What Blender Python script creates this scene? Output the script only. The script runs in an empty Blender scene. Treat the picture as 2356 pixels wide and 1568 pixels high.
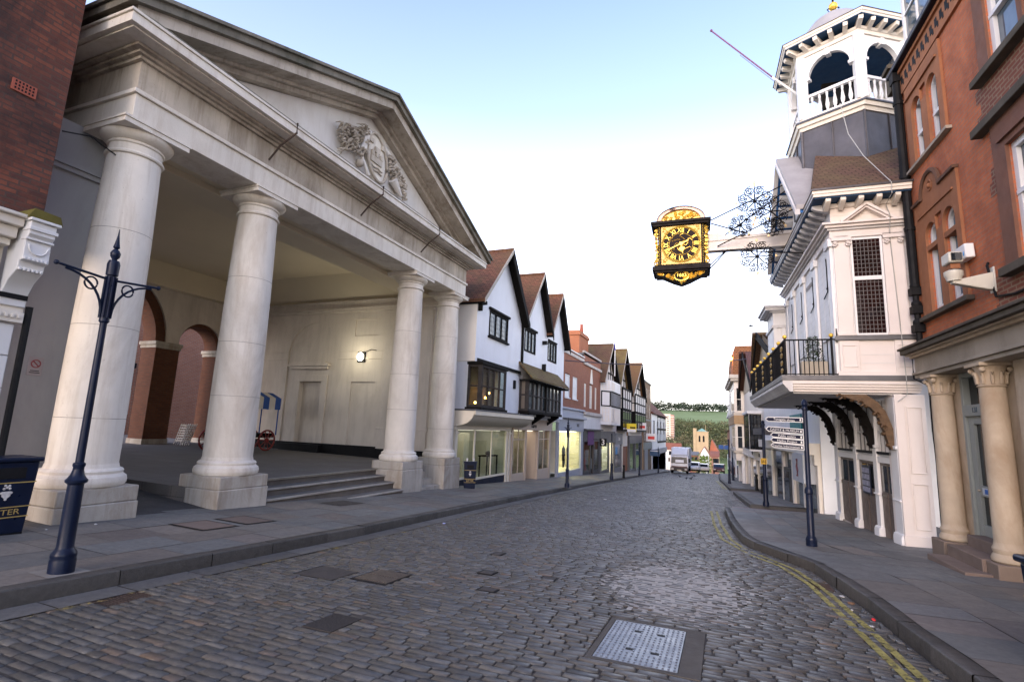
import bpy, bmesh, math, random
import numpy as np
from mathutils import Matrix, Vector
random.seed(7); rng = np.random.default_rng(7)
SC = bpy.context.scene
COL = SC.collection
R = math.radians
# ---------------------------------------------------------------- camera
cam = bpy.data.cameras.new('camera'); camo = bpy.data.objects.new('camera', cam); COL.objects.link(camo)
cam.sensor_width = 36.0; cam.lens = 18.12; cam.clip_start = 0.05; cam.clip_end = 6000
def cam_matrix():
    p, r = R(9.43), R(2.3)
    up = Vector((math.sin(r)*math.cos(p), -math.cos(r)*math.cos(p), math.sin(p)))
    d = Vector((1661-1178, 1000-784, 1186)).normalized()
    d = (d-up*d.dot(up)).normalized(); rt = d.cross(up)
    m = Matrix((rt, d, up))          # camera (right, down, forward) -> world
    return Matrix.Translation((0, 0, 1.65)) @ (m @ Matrix(((1,0,0),(0,-1,0),(0,0,-1)))).to_4x4()
camo.matrix_world = cam_matrix()
SC.camera = camo
# ---------------------------------------------------------------- sky and sun (soft dawn from behind the camera)
W = bpy.data.worlds.new('World'); SC.world = W; W.use_nodes = True
wn, wl = W.node_tree.nodes, W.node_tree.links
SUN_EL, SUN_AZ = R(14), R(186)       # azimuth clockwise from +Y
sky = wn.new('ShaderNodeTexSky'); sky.sky_type = 'NISHITA'; sky.sun_disc = False
sky.sun_elevation = SUN_EL; sky.sun_rotation = SUN_AZ; sky.air_density = 1.0; sky.dust_density = 1.2; sky.ozone_density = 2.5
bg = wn['Background']; bg.inputs['Strength'].default_value = 0.15
geo = wn.new('ShaderNodeTexCoord'); sep = wn.new('ShaderNodeSeparateXYZ'); wl.new(geo.outputs['Generated'], sep.inputs[0])
hz = wn.new('ShaderNodeValToRGB'); hz.color_ramp.elements[0].position = .04; hz.color_ramp.elements[0].color = (.9, .9, .9, 1)
hz.color_ramp.elements[1].position = .72; hz.color_ramp.elements[1].color = (.035, .035, .035, 1)
for p_, v_ in ((.27, .44), (.4, .21), (.55, .08)): hz.color_ramp.elements.new(p_).color = (v_, v_, v_, 1)
wl.new(sep.outputs[2], hz.inputs['Fac'])
air = wn.new('ShaderNodeMix'); air.data_type = 'RGBA'; wl.new(hz.outputs['Color'], air.inputs[0]); tint = wn.new('ShaderNodeMix'); tint.data_type = 'RGBA'; tint.blend_type = 'MULTIPLY'; tint.inputs[0].default_value = 1; wl.new(sky.outputs[0], tint.inputs[6]); tint.inputs[7].default_value = (1.0, .93, 1.12, 1); wl.new(tint.outputs[2], air.inputs[6]); air.inputs[7].default_value = (8.2, 7.85, 7.3, 1)   # pale dawn haze low in the sky
wl.new(air.outputs[2], bg.inputs['Color'])
sl = bpy.data.lights.new('sun', 'SUN'); sl.energy = .85; sl.angle = R(45); sl.color = (1.0, 0.80, 0.66)
so = bpy.data.objects.new('sun', sl); COL.objects.link(so)
sd = Vector((math.sin(SUN_AZ)*math.cos(SUN_EL), math.cos(SUN_AZ)*math.cos(SUN_EL), math.sin(SUN_EL)))
so.rotation_euler = sd.to_track_quat('Z', 'Y').to_euler()
SC.view_settings.view_transform = 'Standard'; SC.view_settings.look = 'None'
SC.view_settings.exposure = 1.82; SC.view_settings.gamma = 1.0
SC.render.engine = 'CYCLES'; SC.cycles.max_bounces = 6; SC.cycles.transparent_max_bounces = 16
SC.cycles.use_denoising = True
# ---------------------------------------------------------------- materials
MATS = {}
def lin(c):
    if isinstance(c, str):
        c = [int(c[i:i+2], 16)/255 for i in (0, 2, 4)]
        c = [x/12.92 if x <= .04045 else ((x+.055)/1.055)**2.4 for x in c]
    return (*c[:3], 1)
class NT:
    def __init__(s, name):
        s.m = bpy.data.materials.new(name); s.m.use_nodes = True
        s.n = s.m.node_tree.nodes; s.l = s.m.node_tree.links; s.b = s.n['Principled BSDF']
    def node(s, t, **kw):
        n = s.n.new('ShaderNode'+t)
        for k, v in kw.items():
            if k.startswith('i_'):
                n.inputs[k[2:].replace('_', ' ')].default_value = v
            else: setattr(n, k, v)
        return n
    def link(s, a, b): s.l.new(a, b)
    def tc(s, kind='Object'):
        return s.node('TexCoord').outputs[kind]
    def noise(s, scale, detail=5, rough=.6, vec=None, dist=0):
        n = s.node('TexNoise'); n.inputs['Scale'].default_value = scale; n.inputs['Detail'].default_value = detail
        n.inputs['Roughness'].default_value = rough; n.inputs['Distortion'].default_value = dist
        s.link(vec if vec is not None else s.tc(), n.inputs['Vector']); return n.outputs['Fac']
    def ramp(s, fac, stops):
        r = s.node('ValToRGB'); e = r.color_ramp.elements
        while len(e) < len(stops): e.new(.5)
        for el, (p, c) in zip(e, stops):
            el.position = p; el.color = c if isinstance(c, tuple) and len(c) == 4 else (lin(c) if not isinstance(c, (int, float)) else (c, c, c, 1))
        s.link(fac, r.inputs['Fac']); return r.outputs['Color']
    def mix(s, fac, a, b, mode='MIX'):
        m = s.node('Mix', data_type='RGBA', blend_type=mode)
        for v, i in ((fac, 0), (a, 6), (b, 7)):
            if hasattr(v, 'is_linked') or hasattr(v, 'links'): s.link(v, m.inputs[i])
            else: m.inputs[i].default_value = v
        return m.outputs[2]
    def math(s, op, a, b=0.0, c=0.0):
        m = s.node('Math', operation=op)
        for i, v in enumerate((a, b, c)):
            if hasattr(v, 'links'): s.link(v, m.inputs[i])
            else: m.inputs[i].default_value = v
        return m.outputs[0]
    def bump(s, h, strength=.3, dist=.01):
        b = s.node('Bump'); b.inputs['Strength'].default_value = strength; b.inputs['Distance'].default_value = dist
        s.link(h, b.inputs['Height']); s.link(b.outputs[0], s.b.inputs['Normal'])
    def set(s, col=None, rough=.7, spec=.4, metal=0.0):
        if col is not None:
            if hasattr(col, 'links'): s.link(col, s.b.inputs['Base Color'])
            else: s.b.inputs['Base Color'].default_value = col
        if hasattr(rough, 'links'): s.link(rough, s.b.inputs['Roughness'])
        else: s.b.inputs['Roughness'].default_value = rough
        s.b.inputs['Specular IOR Level'].default_value = spec
        s.b.inputs['Metallic'].default_value = metal
        return s.m
def scl(c, k): return (min(c[0]*k, 1), min(c[1]*k, 1), min(c[2]*k, 1), 1)
def plain(name, c, rough=.6, spec=.4, metal=0., var=.12, ns=3.0, bump=.15, bs=40, stain=None, samt=.5, sscale=.6, streak=0.):
    """paint, stone, metal: tone that drifts, fine grain, optional weather stains with a shape of their own"""
    if name in MATS: return MATS[name]
    t = NT(name); c = lin(c)
    n = t.noise(ns, 6)
    col = t.ramp(n, [(.25, scl(c, 1-var)), (.75, scl(c, 1+var*.6))])
    if stain:
        mp = t.node('Mapping'); mp.inputs['Scale'].default_value = (1, 1, .35); t.link(t.tc(), mp.inputs['Vector'])
        n2 = t.noise(sscale, 8, .7, mp.outputs[0], .6)
        f = t.ramp(n2, [(.48, 0.0), (.72, samt)])
        col = t.mix(f, col, lin(stain))
    if streak:      # run-off streaks
        m2 = t.node('Mapping'); m2.inputs['Scale'].default_value = (1, 1, .07); t.link(t.tc(), m2.inputs['Vector'])
        col = t.mix(t.ramp(t.noise(5.5, 6, .7, m2.outputs[0]), [(.5, 0.0), (.72, streak)]), col, lin(stain))
        col = t.mix(t.ramp(t.noise(26, 3, .5), [(.70, 0.0), (.76, streak)]), col, scl(lin(stain), .5))
    if bump: t.bump(t.noise(bs, 4), bump, .01)
    rr = t.ramp(t.noise(ns*2.3, 3), [(.3, max(rough-.08, .05)), (.7, min(rough+.1, 1))])
    MATS[name] = t.set(col, rr, spec, metal); return MATS[name]
def brick(name, c1, c2, mortar, w=.225, h=.075, ms=.012, var=.5, soot=None, off=.5, bump=.5):
    if name in MATS: return MATS[name]
    t = NT(name); uv = t.tc('UV')
    b = t.node('TexBrick', offset=off); t.link(uv, b.inputs['Vector'])
    for k, v in (('Scale', 1.0), ('Mortar Size', ms), ('Mortar Smooth', .15), ('Brick Width', w), ('Row Height', h), ('Bias', -.1)):
        b.inputs[k].default_value = v
    b.inputs['Color1'].default_value = lin(c1); b.inputs['Color2'].default_value = lin(c2); b.inputs['Mortar'].default_value = lin(mortar)
    col = t.mix(t.ramp(t.noise(2.2, 6, .7), [(.3, 0.0), (.75, var)]), b.outputs['Color'], scl(lin(c1), .55))
    col = t.mix(t.ramp(t.noise(30, 3), [(.3, 0.0), (.8, .35)]), col, scl(lin(c2), 1.25))
    if soot:
        f = t.ramp(t.noise(.7, 8, .75, None, .5), [(.45, 0.0), (.65, .8)]); col = t.mix(f, col, lin(soot))
    inv = t.math('SUBTRACT', 1.0, b.outputs['Fac'])
    hgt = t.math('ADD', inv, t.math('MULTIPLY', t.noise(60, 3), .4))
    t.bump(hgt, bump, .008)
    MATS[name] = t.set(col, .85, .25); return MATS[name]
def tiles(name, c1, c2, moss, w=.22, h=.14, var=.6):
    if name in MATS: return MATS[name]
    t = NT(name); uv = t.tc('UV')
    b = t.node('TexBrick', offset=.5); t.link(uv, b.inputs['Vector'])
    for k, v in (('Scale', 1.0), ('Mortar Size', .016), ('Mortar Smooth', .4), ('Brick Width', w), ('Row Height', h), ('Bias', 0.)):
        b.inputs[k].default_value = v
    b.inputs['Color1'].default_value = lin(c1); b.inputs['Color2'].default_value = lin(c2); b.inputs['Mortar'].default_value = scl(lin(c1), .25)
    col = t.mix(t.ramp(t.noise(1.3, 7, .7), [(.4, 0.0), (.68, var)]), b.outputs['Color'], lin(moss))
    col = t.mix(t.ramp(t.noise(7, 5, .7), [(.35, 0.0), (.75, .5)]), col, scl(lin(c1), .45))
    sx = t.node('SeparateXYZ'); t.link(uv, sx.inputs[0])
    saw = t.math('SUBTRACT', 1.0, t.math('FRACT', t.math('DIVIDE', sx.outputs[1], h)))
    hgt = t.math('ADD', saw, t.math('MULTIPLY', t.noise(9, 3), .8))
    hgt = t.math('SUBTRACT', hgt, t.math('MULTIPLY', b.outputs['Fac'], .5))
    t.bump(hgt, .8, .02)
    MATS[name] = t.set(col, .9, .2); return MATS[name]
def boards(name, c, h=.16, rough=.55, dirt=None):
    if name in MATS: return MATS[name]
    t = NT(name); uv = t.tc('UV'); c = lin(c)
    sx = t.node('SeparateXYZ'); t.link(uv, sx.inputs[0])
    saw = t.math('SUBTRACT', 1.0, t.math('FRACT', t.math('DIVIDE', sx.outputs[1], h)))
    col = t.ramp(t.noise(2.5, 6), [(.3, scl(c, .85)), (.7, c)])
    edge = t.ramp(saw, [(.0, .5), (.08, 0.0)])
    col = t.mix(edge, col, scl(c, .5))
    if dirt: col = t.mix(t.ramp(t.noise(.9, 8, .7), [(.5, 0.0), (.75, .5)]), col, lin(dirt))
    t.bump(saw, .6, .012)
    MATS[name] = t.set(col, rough, .35); return MATS[name]
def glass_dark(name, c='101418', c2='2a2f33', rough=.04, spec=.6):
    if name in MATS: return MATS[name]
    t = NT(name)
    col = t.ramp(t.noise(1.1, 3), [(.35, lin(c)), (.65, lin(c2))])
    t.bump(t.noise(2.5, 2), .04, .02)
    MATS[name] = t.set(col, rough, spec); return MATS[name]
def glass_clear(name, tint='e8efe8', refl=1.0):
    if name in MATS: return MATS[name]
    t = NT(name); n = t.n
    tr = t.node('BsdfTransparent'); tr.inputs[0].default_value = lin(tint)
    gl = t.node('BsdfGlossy'); gl.inputs['Roughness'].default_value = .02
    fr = t.node('Fresnel'); fr.inputs['IOR'].default_value = 1.5
    mx = t.node('MixShader'); ge = t.node('NewGeometry'); t.link(t.math('MULTIPLY', fr.outputs[0], t.math('MULTIPLY', t.math('SUBTRACT', 1.0, ge.outputs['Backfacing']), refl)), mx.inputs[0])
    t.link(tr.outputs[0], mx.inputs[1]); t.link(gl.outputs[0], mx.inputs[2])
    n.remove(t.b); t.link(mx.outputs[0], n['Material Output'].inputs[0])
    MATS[name] = t.m; return t.m
def emit(name, c, k):
    if name in MATS: return MATS[name]
    t = NT(name); t.b.inputs['Emission Color'].default_value = lin(c); t.b.inputs['Emission Strength'].default_value = k
    MATS[name] = t.set(lin(c), .5); return t.m
def vcol(name, rough=(.35, .6), spec=.45, bump=.25, bs=45, dark=.75):
    """stone whose own colour is stored per block"""
    if name in MATS: return MATS[name]
    t = NT(name); a = t.node('Attribute', attribute_name='Col')
    f = t.ramp(t.noise(14, 5, .7), [(.25, dark), (.75, 1.15)])
    col = t.mix(1.0, a.outputs['Color'], f, 'MULTIPLY')
    t.bump(t.math('ADD', t.noise(bs, 5, .65), t.math('MULTIPLY', t.noise(9, 3), 1.5)), bump, .01)
    rr = t.ramp(t.noise(3.0, 4), [(.3, rough[0]), (.7, rough[1])])
    MATS[name] = t.set(col, rr, spec); return t.m
# ---------------------------------------------------------------- mesh builder
FW = (Vector((0,0,0)), Vector((1,0,0)), Vector((0,1,0)))            # world: s=x, d=y
def FL(x): return (Vector((x,0,0)), Vector((0,1,0)), Vector((1,0,0)))  # faces street from the left: s=y, d towards street
def FR(v): return (Vector((v,0,0)), Vector((0,1,0)), Vector((-1,0,0))) # right side local frame: s=u, d towards street
def FY(y): return (Vector((0,y,0)), Vector((1,0,0)), Vector((0,-1,0))) # faces the camera end: s=x, d towards -y
OFF = {}; FRM = {}
TH = 0.045
RIGHT = Matrix.Translation((4.0, 13.35, 0)) @ Matrix.Rotation(TH, 4, 'Z')
WORLD = Matrix.Identity(4)
class MB:
    def __init__(s, fr=FW): s.v = []; s.f = []; s.fr = fr
    def P(s, p):
        o, a, n = s.fr; return o+a*p[0]+n*p[1]+Vector((0, 0, p[2]))
    def add(s, vs, fs):
        b = len(s.v); s.v += [s.P(p) for p in vs]; s.f += [tuple(i+b for i in f) for f in fs]; return s
    def box(s, x0, x1, y0, y1, z0, z1, dz=0):
        """dz: z drop along s (for sloping ground) at x1"""
        v = [(x,y,z-(dz if x == x1 else 0)) for z in (z0,z1) for y in (y0,y1) for x in (x0,x1)]
        return s.add(v, [(0,2,3,1),(4,5,7,6),(0,1,5,4),(2,6,7,3),(0,4,6,2),(1,3,7,5)])
    def prism(s, poly, ax, a, b):
        k = len(poly)
        def mk(p, t): return ((t, p[0], p[1]), (p[0], t, p[1]), (p[0], p[1], t))[ax]
        v = [mk(p, a) for p in poly]+[mk(p, b) for p in poly]
        return s.add(v, [tuple(range(k))[::-1], tuple(range(k, 2*k))]+[(i, (i+1)%k, k+(i+1)%k, k+i) for i in range(k)])
    def quad(s, *p): return s.add(p, [tuple(range(len(p)))])
    def lathe(s, prof, c=(0, 0), n=24, z=0, caps=True):
        v = [(c[0]+r*math.cos(2*math.pi*i/n), c[1]+r*math.sin(2*math.pi*i/n), z+h) for r, h in prof for i in range(n)]
        f = [(k*n+i, k*n+(i+1)%n, (k+1)*n+(i+1)%n, (k+1)*n+i) for k in range(len(prof)-1) for i in range(n)]
        if caps: f += [tuple(range(n))[::-1], tuple(range((len(prof)-1)*n, len(prof)*n))]
        return s.add(v, f)
    def tube(s, pts, r, n=8, close=False):
        pts = [Vector(p) for p in pts]; k = len(pts); v = []; f = []
        for i, p in enumerate(pts):
            t = (pts[(i+1)%k]-pts[i-1]) if close else (pts[min(i+1, k-1)]-pts[max(i-1, 0)])
            t.normalize(); a = t.cross(Vector((0, 0, 1)))
            if a.length < .02: a = t.cross(Vector((0, 1, 0)))
            a.normalize(); b = t.cross(a); rr = r[i] if isinstance(r, (list, tuple)) else r
            v += [tuple(p+a*rr*math.cos(2*math.pi*j/n)+b*rr*math.sin(2*math.pi*j/n)) for j in range(n)]
        m = k if close else k-1
        f = [(i*n+j, i*n+(j+1)%n, ((i+1)%k)*n+(j+1)%n, ((i+1)%k)*n+j) for i in range(m) for j in range(n)]
        if not close: f += [tuple(range(n))[::-1], tuple(range((k-1)*n, k*n))]
        return s.add(v, f)
    def ball(s, c, r, n=12, m=8, sc=(1,1,1)):
        v = []; f = []
        for i in range(m+1):
            a = math.pi*i/m
            for j in range(n): v.append((c[0]+r*sc[0]*math.sin(a)*math.cos(2*math.pi*j/n), c[1]+r*sc[1]*math.sin(a)*math.sin(2*math.pi*j/n), c[2]-r*sc[2]*math.cos(a)))
        f = [(i*n+j, i*n+(j+1)%n, (i+1)*n+(j+1)%n, (i+1)*n+j) for i in range(m) for j in range(n)]
        return s.add(v, f)
    def wall(s, s0, s1, z0, z1, holes=(), d=0.0, dep=.2):
        """front skin at d with openings (a,b,c,e[,spring]) and their reveals"""
        ss = sorted({s0, s1, *[h[0] for h in holes], *[h[1] for h in holes]}); zs = sorted({z0, z1, *[h[2] for h in holes], *[h[3] for h in holes]})
        for i in range(len(ss)-1):
            for j in range(len(zs)-1):
                cs, cz = (ss[i]+ss[i+1])/2, (zs[j]+zs[j+1])/2
                if cs < s0 or cs > s1 or cz < z0 or cz > z1: continue
                if any(h[0] < cs < h[1] and h[2] < cz < h[3] for h in holes): continue
                s.quad((ss[i],d,zs[j]),(ss[i+1],d,zs[j]),(ss[i+1],d,zs[j+1]),(ss[i],d,zs[j+1]))
        for h in holes:
            a, b, c, e = h[:4]; q = d-dep
            if len(h) > 4:
                sp = h[4]; cx = (a+b)/2; rx = (b-a)/2; rz = e-sp; N = 12
                arc = [(cx-rx*math.cos(math.pi*i/(2*N)), sp+rz*math.sin(math.pi*i/(2*N))) for i in range(2*N+1)]
                for (p, z), (p2, z2) in zip(arc, arc[1:]): s.quad((p,d,z),(p2,d,z2),(p2,d,e),(p,d,e)) if min(z, z2) < e-1e-6 and max(z, z2) < e-1e-6 else s.quad((p,d,z),(p2,d,z2),(p if z < z2 else p2,d,e))
                pl = [(a,c)]+arc+[(b,c)]
            else: pl = [(a,c),(a,e),(b,e),(b,c)]
            for (p, z), (p2, z2) in zip(pl, pl[1:]+pl[:1]): s.quad((p,d,z),(p2,d,z2),(p2,q,z2),(p,q,z))
        return s
    def build(s, name, mat, parent=None, base=None, fr=None, bevel=0.0, smooth=35, kind=None, recalc=True):
        off = OFF.get(parent.name, Vector()) if parent else Vector(base or (0, 0, 0))
        me = bpy.data.meshes.new(name); me.from_pydata([tuple(p-off) for p in s.v], [], s.f)
        bm = bmesh.new(); bm.from_mesh(me)
        bmesh.ops.remove_doubles(bm, verts=bm.verts, dist=1e-5)
        if recalc: bmesh.ops.recalc_face_normals(bm, faces=bm.faces)
        uvl = bm.loops.layers.uv.new('UVMap')
        for f in bm.faces:
            n = f.normal
            if abs(n.z) > .9: A, B = Vector((1,0,0)), Vector((0,1,0))
            else:
                A = Vector((-n.y, n.x, 0)).normalized(); B = n.cross(A)
                if abs(A.y) > abs(A.x):
                    if A.y < 0: A = -A
                elif A.x < 0: A = -A
                if B.z < 0: B = -B
            for l in f.loops:
                c = l.vert.co+off; l[uvl].uv = (c.dot(A), c.dot(B) if abs(n.z) > .05 else c.z)
        bm.to_mesh(me); bm.free()
        if smooth:
            for p in me.polygons: p.use_smooth = True
            me.set_sharp_from_angle(angle=R(smooth))
        o = bpy.data.objects.new(name, me); COL.objects.link(o)
        if mat: me.materials.append(mat)
        if parent: o.parent = parent
        else: o.matrix_world = (fr or WORLD) @ Matrix.Translation(off)
        OFF[o.name] = off
        if bevel:
            b = o.modifiers.new('edge', 'BEVEL'); b.width = bevel; b.segments = 2; b.limit_method = 'ANGLE'; b.angle_limit = R(50); b.harden_normals = False
        if kind: o['kind'] = kind
        return o
def tag(o, label, cat, group=None):
    o['label'] = label; o['category'] = cat
    if group: o['group'] = group
    return o
def thing(name, label, cat, base=(0,0,0), fr=WORLD, group=None):
    o = bpy.data.objects.new(name, None); COL.objects.link(o); o.empty_display_size = .2
    o.matrix_world = fr @ Matrix.Translation(base); OFF[o.name] = Vector(base)
    return tag(o, label, cat, group)
def kids(o): return [c for c in bpy.data.objects if c.parent == o]
def copy_tree(o, parent=None, base=None):
    c = o.copy(); COL.objects.link(c); OFF[c.name] = OFF.get(o.name, Vector())
    if parent: c.parent = parent
    for ch in kids(o): copy_tree(ch, c)
    return c
def text(body, size, mat, parent, pos, right, up, name='lettering', ext=.004, align='CENTER', sx=1.0):
    cu = bpy.data.curves.new('t', 'FONT'); cu.body = body; cu.size = size; cu.align_x = align; cu.align_y = 'CENTER'; cu.extrude = ext
    to = bpy.data.objects.new('t', cu); COL.objects.link(to)
    me = bpy.data.meshes.new_from_object(to.evaluated_get(bpy.context.evaluated_depsgraph_get()))
    bpy.data.objects.remove(to); bpy.data.curves.remove(cu)
    r, u = Vector(right).normalized(), Vector(up).normalized(); n = r.cross(u)
    M = Matrix.Translation(Vector(pos)-OFF[parent.name]) @ Matrix((r*sx, u, n)).transposed().to_4x4()
    me.transform(M); me.materials.append(mat)
    o = bpy.data.objects.new(name, me); COL.objects.link(o); o.parent = parent; OFF[o.name] = OFF[parent.name]
    return o
def skin(name, mat, pts, edges, rad, parent=None, base=(0,0,0), sub=2, fr=None):
    me = bpy.data.meshes.new(name); off = Vector(base) if not parent else OFF[parent.name]
    me.from_pydata([tuple(Vector(p)-off) for p in pts], edges, [])
    o = bpy.data.objects.new(name, me); COL.objects.link(o)
    m = o.modifiers.new('skin', 'SKIN'); m.use_smooth_shade = True
    for i, sv in enumerate(me.skin_vertices[0].data):
        r = rad[i]; sv.radius = (r, r) if not isinstance(r, tuple) else r; sv.use_root = (i == 0)
    s = o.modifiers.new('sub', 'SUBSURF'); s.levels = s.render_levels = sub
    me.materials.append(mat)
    if parent: o.parent = parent
    else: o.matrix_world = (fr or WORLD) @ Matrix.Translation(off)
    OFF[o.name] = off; return o
# ---------------------------------------------------------------- ground
def interp(tab, y):
    if y <= tab[0][0]: return tab[0][1]
    for (a, b), (c, d) in zip(tab, tab[1:]):
        if y <= c: return b+(d-b)*(y-a)/(c-a)
    return tab[-1][1]
ZT = [(-40, 1.92), (84, -4.03), (100, -5.3), (250, -24), (330, -27), (460, -26), (900, 24), (1150, 46), (1300, 52), (1700, 40), (3000, 30)]
def gz(y): return interp(ZT, y)
KL = [(-14, -6.0), (3, -6.02), (8, -6.06), (13, -6.32), (20, -6.6), (28, -6.8), (38, -6.95), (62, -6.95), (85, -6.8), (120, -6.6)]
KA = [(-14, 2.3), (5.7, 1.76), (6.6, 1.66), (7.7, 1.62), (8.8, 1.5), (10.1, 1.34), (11.0, .95), (12.0, .48), (13, .3), (16.1, .13), (20.25, .02)]
KB = [(22.7, .97), (27, .74), (32.2, .5)]
KC = [(36, .38), (45, .06), (53.5, -.3), (70, -.5), (85, -.6), (120, -.8)]
def kl(y): return interp(KL, y)
def kr(y):
    if y < 20.3: return interp(KA, y)
    if y < 22.7: return 1.6
    if y < 32.2: return interp(KB, y)
    return 1.2 if y < 36 else interp(KC, y)
def colmesh(name, V, F, C, mat, kind='structure', label=None):
    me = bpy.data.meshes.new(name)
    V = np.asarray(V, np.float32); me.vertices.add(len(V)); me.vertices.foreach_set('co', V.ravel())
    F = np.asarray(F, np.int32); me.loops.add(F.size); me.loops.foreach_set('vertex_index', F.ravel())
    me.polygons.add(len(F)); me.polygons.foreach_set('loop_start', np.arange(0, F.size, 4, dtype=np.int32))
    me.polygons.foreach_set('loop_total', np.full(len(F), 4, np.int32))
    at = me.color_attributes.new('Col', 'FLOAT_COLOR', 'CORNER')
    c = np.ones((len(F), 4, 4), np.float32); c[:, :, :3] = np.asarray(C, np.float32)[:, None, :]
    at.data.foreach_set('color', c.ravel()); me.update(); me.validate()
    me.materials.append(mat); o = bpy.data.objects.new(name, me); COL.objects.link(o)
    if kind: o['kind'] = kind
    return o
# covers let into the road, as (x0,x1,y0,y1)
COVERS = dict(big=(-1.12, -.2, 4.62, 5.86), brown=(-5.02, -4.4, 5.33, 5.9), strip=(-4.3, -3.77, 5.56, 6.18), dark=(-3.56, -3.24, 3.98, 4.4),
              s1=(-3.52, -3.34, 8.02, 8.28), s2=(-3.14, -2.92, 6.76, 6.98), s3=(-2.78, -2.54, 5.98, 6.18), s4=(-2.32, -2.1, 6.96, 7.16),
              gl=(-5.68, -5.4, 3.4, 3.9), gr=(1.16, 1.42, 8.75, 9.3))
def road_setts():
    V, F, C = [], [], []; y = .6; pal = [(.108, .104, .092), (.120, .115, .102), (.094, .091, .082), (.122, .110, .093), (.110, .102, .088), (.132, .126, .112), (.100, .099, .095)]
    while y < 92:
        ph = rng.uniform(.078, .105) if y < 30 else rng.uniform(.1, .14)
        lo, hi = kl(y)+.36, kr(y)-.02
        x = lo-rng.uniform(0, .15); wob = .02*math.sin(y*.9)
        while x < hi:
            L = rng.uniform(.15, .29)
            x0, x1 = max(x, lo), min(x+L, hi); x += L
            if x1-x0 < .05: continue
            g = rng.uniform(.004, .011)+(.011 if ((x+.6)/1.0)**2+((y-7.7)/1.7)**2 < 1 else 0); cx, cy = (x0+x1)/2, y+ph/2
            for a, b, c, d in COVERS.values():
                if a < x1 and x0 < b and c < y+ph*.7 and y+ph*.3 < d:
                    if a-x0 > .04: x1 = a
                    elif x1-b > .04: x0 = b
                    else: x1 = x0
            if x1-x0 < .03: continue
            cx = (x0+x1)/2
            lump = .005*math.sin(cx*2.1+1.3*math.sin(cy*.8))+.004*math.sin(cy*1.7+cx)
            z = gz(cy)+lump+rng.normal(0, .0022); tx, ty = rng.normal(0, .009), rng.normal(0, .016)
            j = lambda: rng.uniform(-.006, .006)
            b = len(V); bev = rng.uniform(.004, .009)
            q = [(x0+g+j(), y+g+j()), (x1-g+j(), y+g+j()), (x1-g+j(), y+ph-g+j()), (x0+g+j(), y+ph-g+j())]
            for e, dz in ((0, -.03), (0, -.009), (bev, 0)):
                for (px, py), sx, sy in zip(q, (1, -1, -1, 1), (1, 1, -1, -1)):
                    px, py = px+sx*e, py+sy*e+wob; V.append((px, py, z+dz-.048*(py-cy)+tx*(px-cx)+ty*(py-cy)))
            for k in (0, 4):
                for i in range(4): F.append((b+k+i, b+k+(i+1) % 4, b+k+4+(i+1) % 4, b+k+4+i))
            F.append((b+8, b+9, b+10, b+11))
            c = np.array(pal[rng.integers(len(pal))])*rng.uniform(.68, 1.06)
            if rng.random() < .04: c = c*np.array((1.25, 1.03, .88))
            C += [c*.9]*8+[c]
        y += ph
    return V, F, C
V, F, C = road_setts()
colmesh('road_setts', V, F, C, vcol('sett stone', (.36, .62), .4, .28, 60, .66))
# bed of the road under the setts
t = NT('road bed'); nn = t.noise(6, 6, .7)
cb = t.ramp(nn, [(.3, (.028, .025, .022, 1)), (.7, (.075, .066, .055, 1))])
vm = t.node('VectorMath', operation='DISTANCE'); vm.inputs[1].default_value = (-.6, 7.6, -.37); mpn = t.node('Mapping'); mpn.inputs['Scale'].default_value = (1.5, .62, 1); mpn.inputs['Location'].default_value = (.3, 2.9, 0)
t.link(t.tc(), mpn.inputs['Vector']); t.link(mpn.outputs[0], vm.inputs[0])
near = t.math('ADD', vm.outputs['Value'], t.math('MULTIPLY', t.math('SUBTRACT', t.noise(1.6, 4), .5), 1.3))
fm = t.ramp(near, [(.75, 1.0), (1.15, 0.0)])
cb = t.mix(fm, cb, t.ramp(t.noise(11, 5), [(.3, (.22, .20, .17, 1)), (.7, (.42, .38, .32, 1))]))
fm2 = t.ramp(t.noise(.55, 5, .7), [(.52, 0.0), (.62, .55)]); cb = t.mix(fm2, cb, lin((.17, .145, .11)))
t.bump(t.noise(50, 4), .4, .01); ROADBED = t.set(cb, .85, .3)
def strip(ys, fx0, fx1, fz, nx=2):
    V, F = [], []
    for y in ys:
        for i in range(nx+1):
            k = i/nx; x = fx0(y)*(1-k)+fx1(y)*k; V.append((x, y, fz(x, y)))
    w = nx+1
    F = [(j*w+i, j*w+i+1, (j+1)*w+i+1, (j+1)*w+i) for j in range(len(ys)-1) for i in range(nx)]
    return V, F
YS = [-14+.5*i for i in range(24)]+[-2+.4*i for i in range(220)]+[86+2*i for i in range(60)]
V, F = strip(YS, lambda y: kl(y)-.1, lambda y: kr(y)+.1 if not 20 < y < 36 else 3.3, lambda x, y: gz(y)-.013-(.004 if x > kr(y) else 0))
colmesh('road', V, F, [(1, 1, 1)]*len(F), ROADBED)
V, F, C = [], [], []
for i in range(44):
    for j in range(76):
        a, b = -1.75+.055*i, 5.9+.05*j; q = ((a+.6)/1.05)**2+((b-7.75)/1.8)**2
        if q+rng.normal(0, .34) > .62: continue
        k = len(V); lm = lambda x, y: .005*math.sin(x*2.1+1.3*math.sin(y*.8))+.004*math.sin(y*1.7+x)
        V += [(p, r_, gz(r_)+lm(p, r_)-.0012) for p, r_ in ((a, b), (a+.055, b), (a+.055, b+.05), (a, b+.05))]; F.append((k, k+1, k+2, k+3)); C.append(np.array((.40, .375, .33))*rng.uniform(.85, 1.15))
colmesh('road_mortar', V, F, C, vcol('pale joint mortar', (.7, .9), .25, .4, 40, .7))
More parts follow.
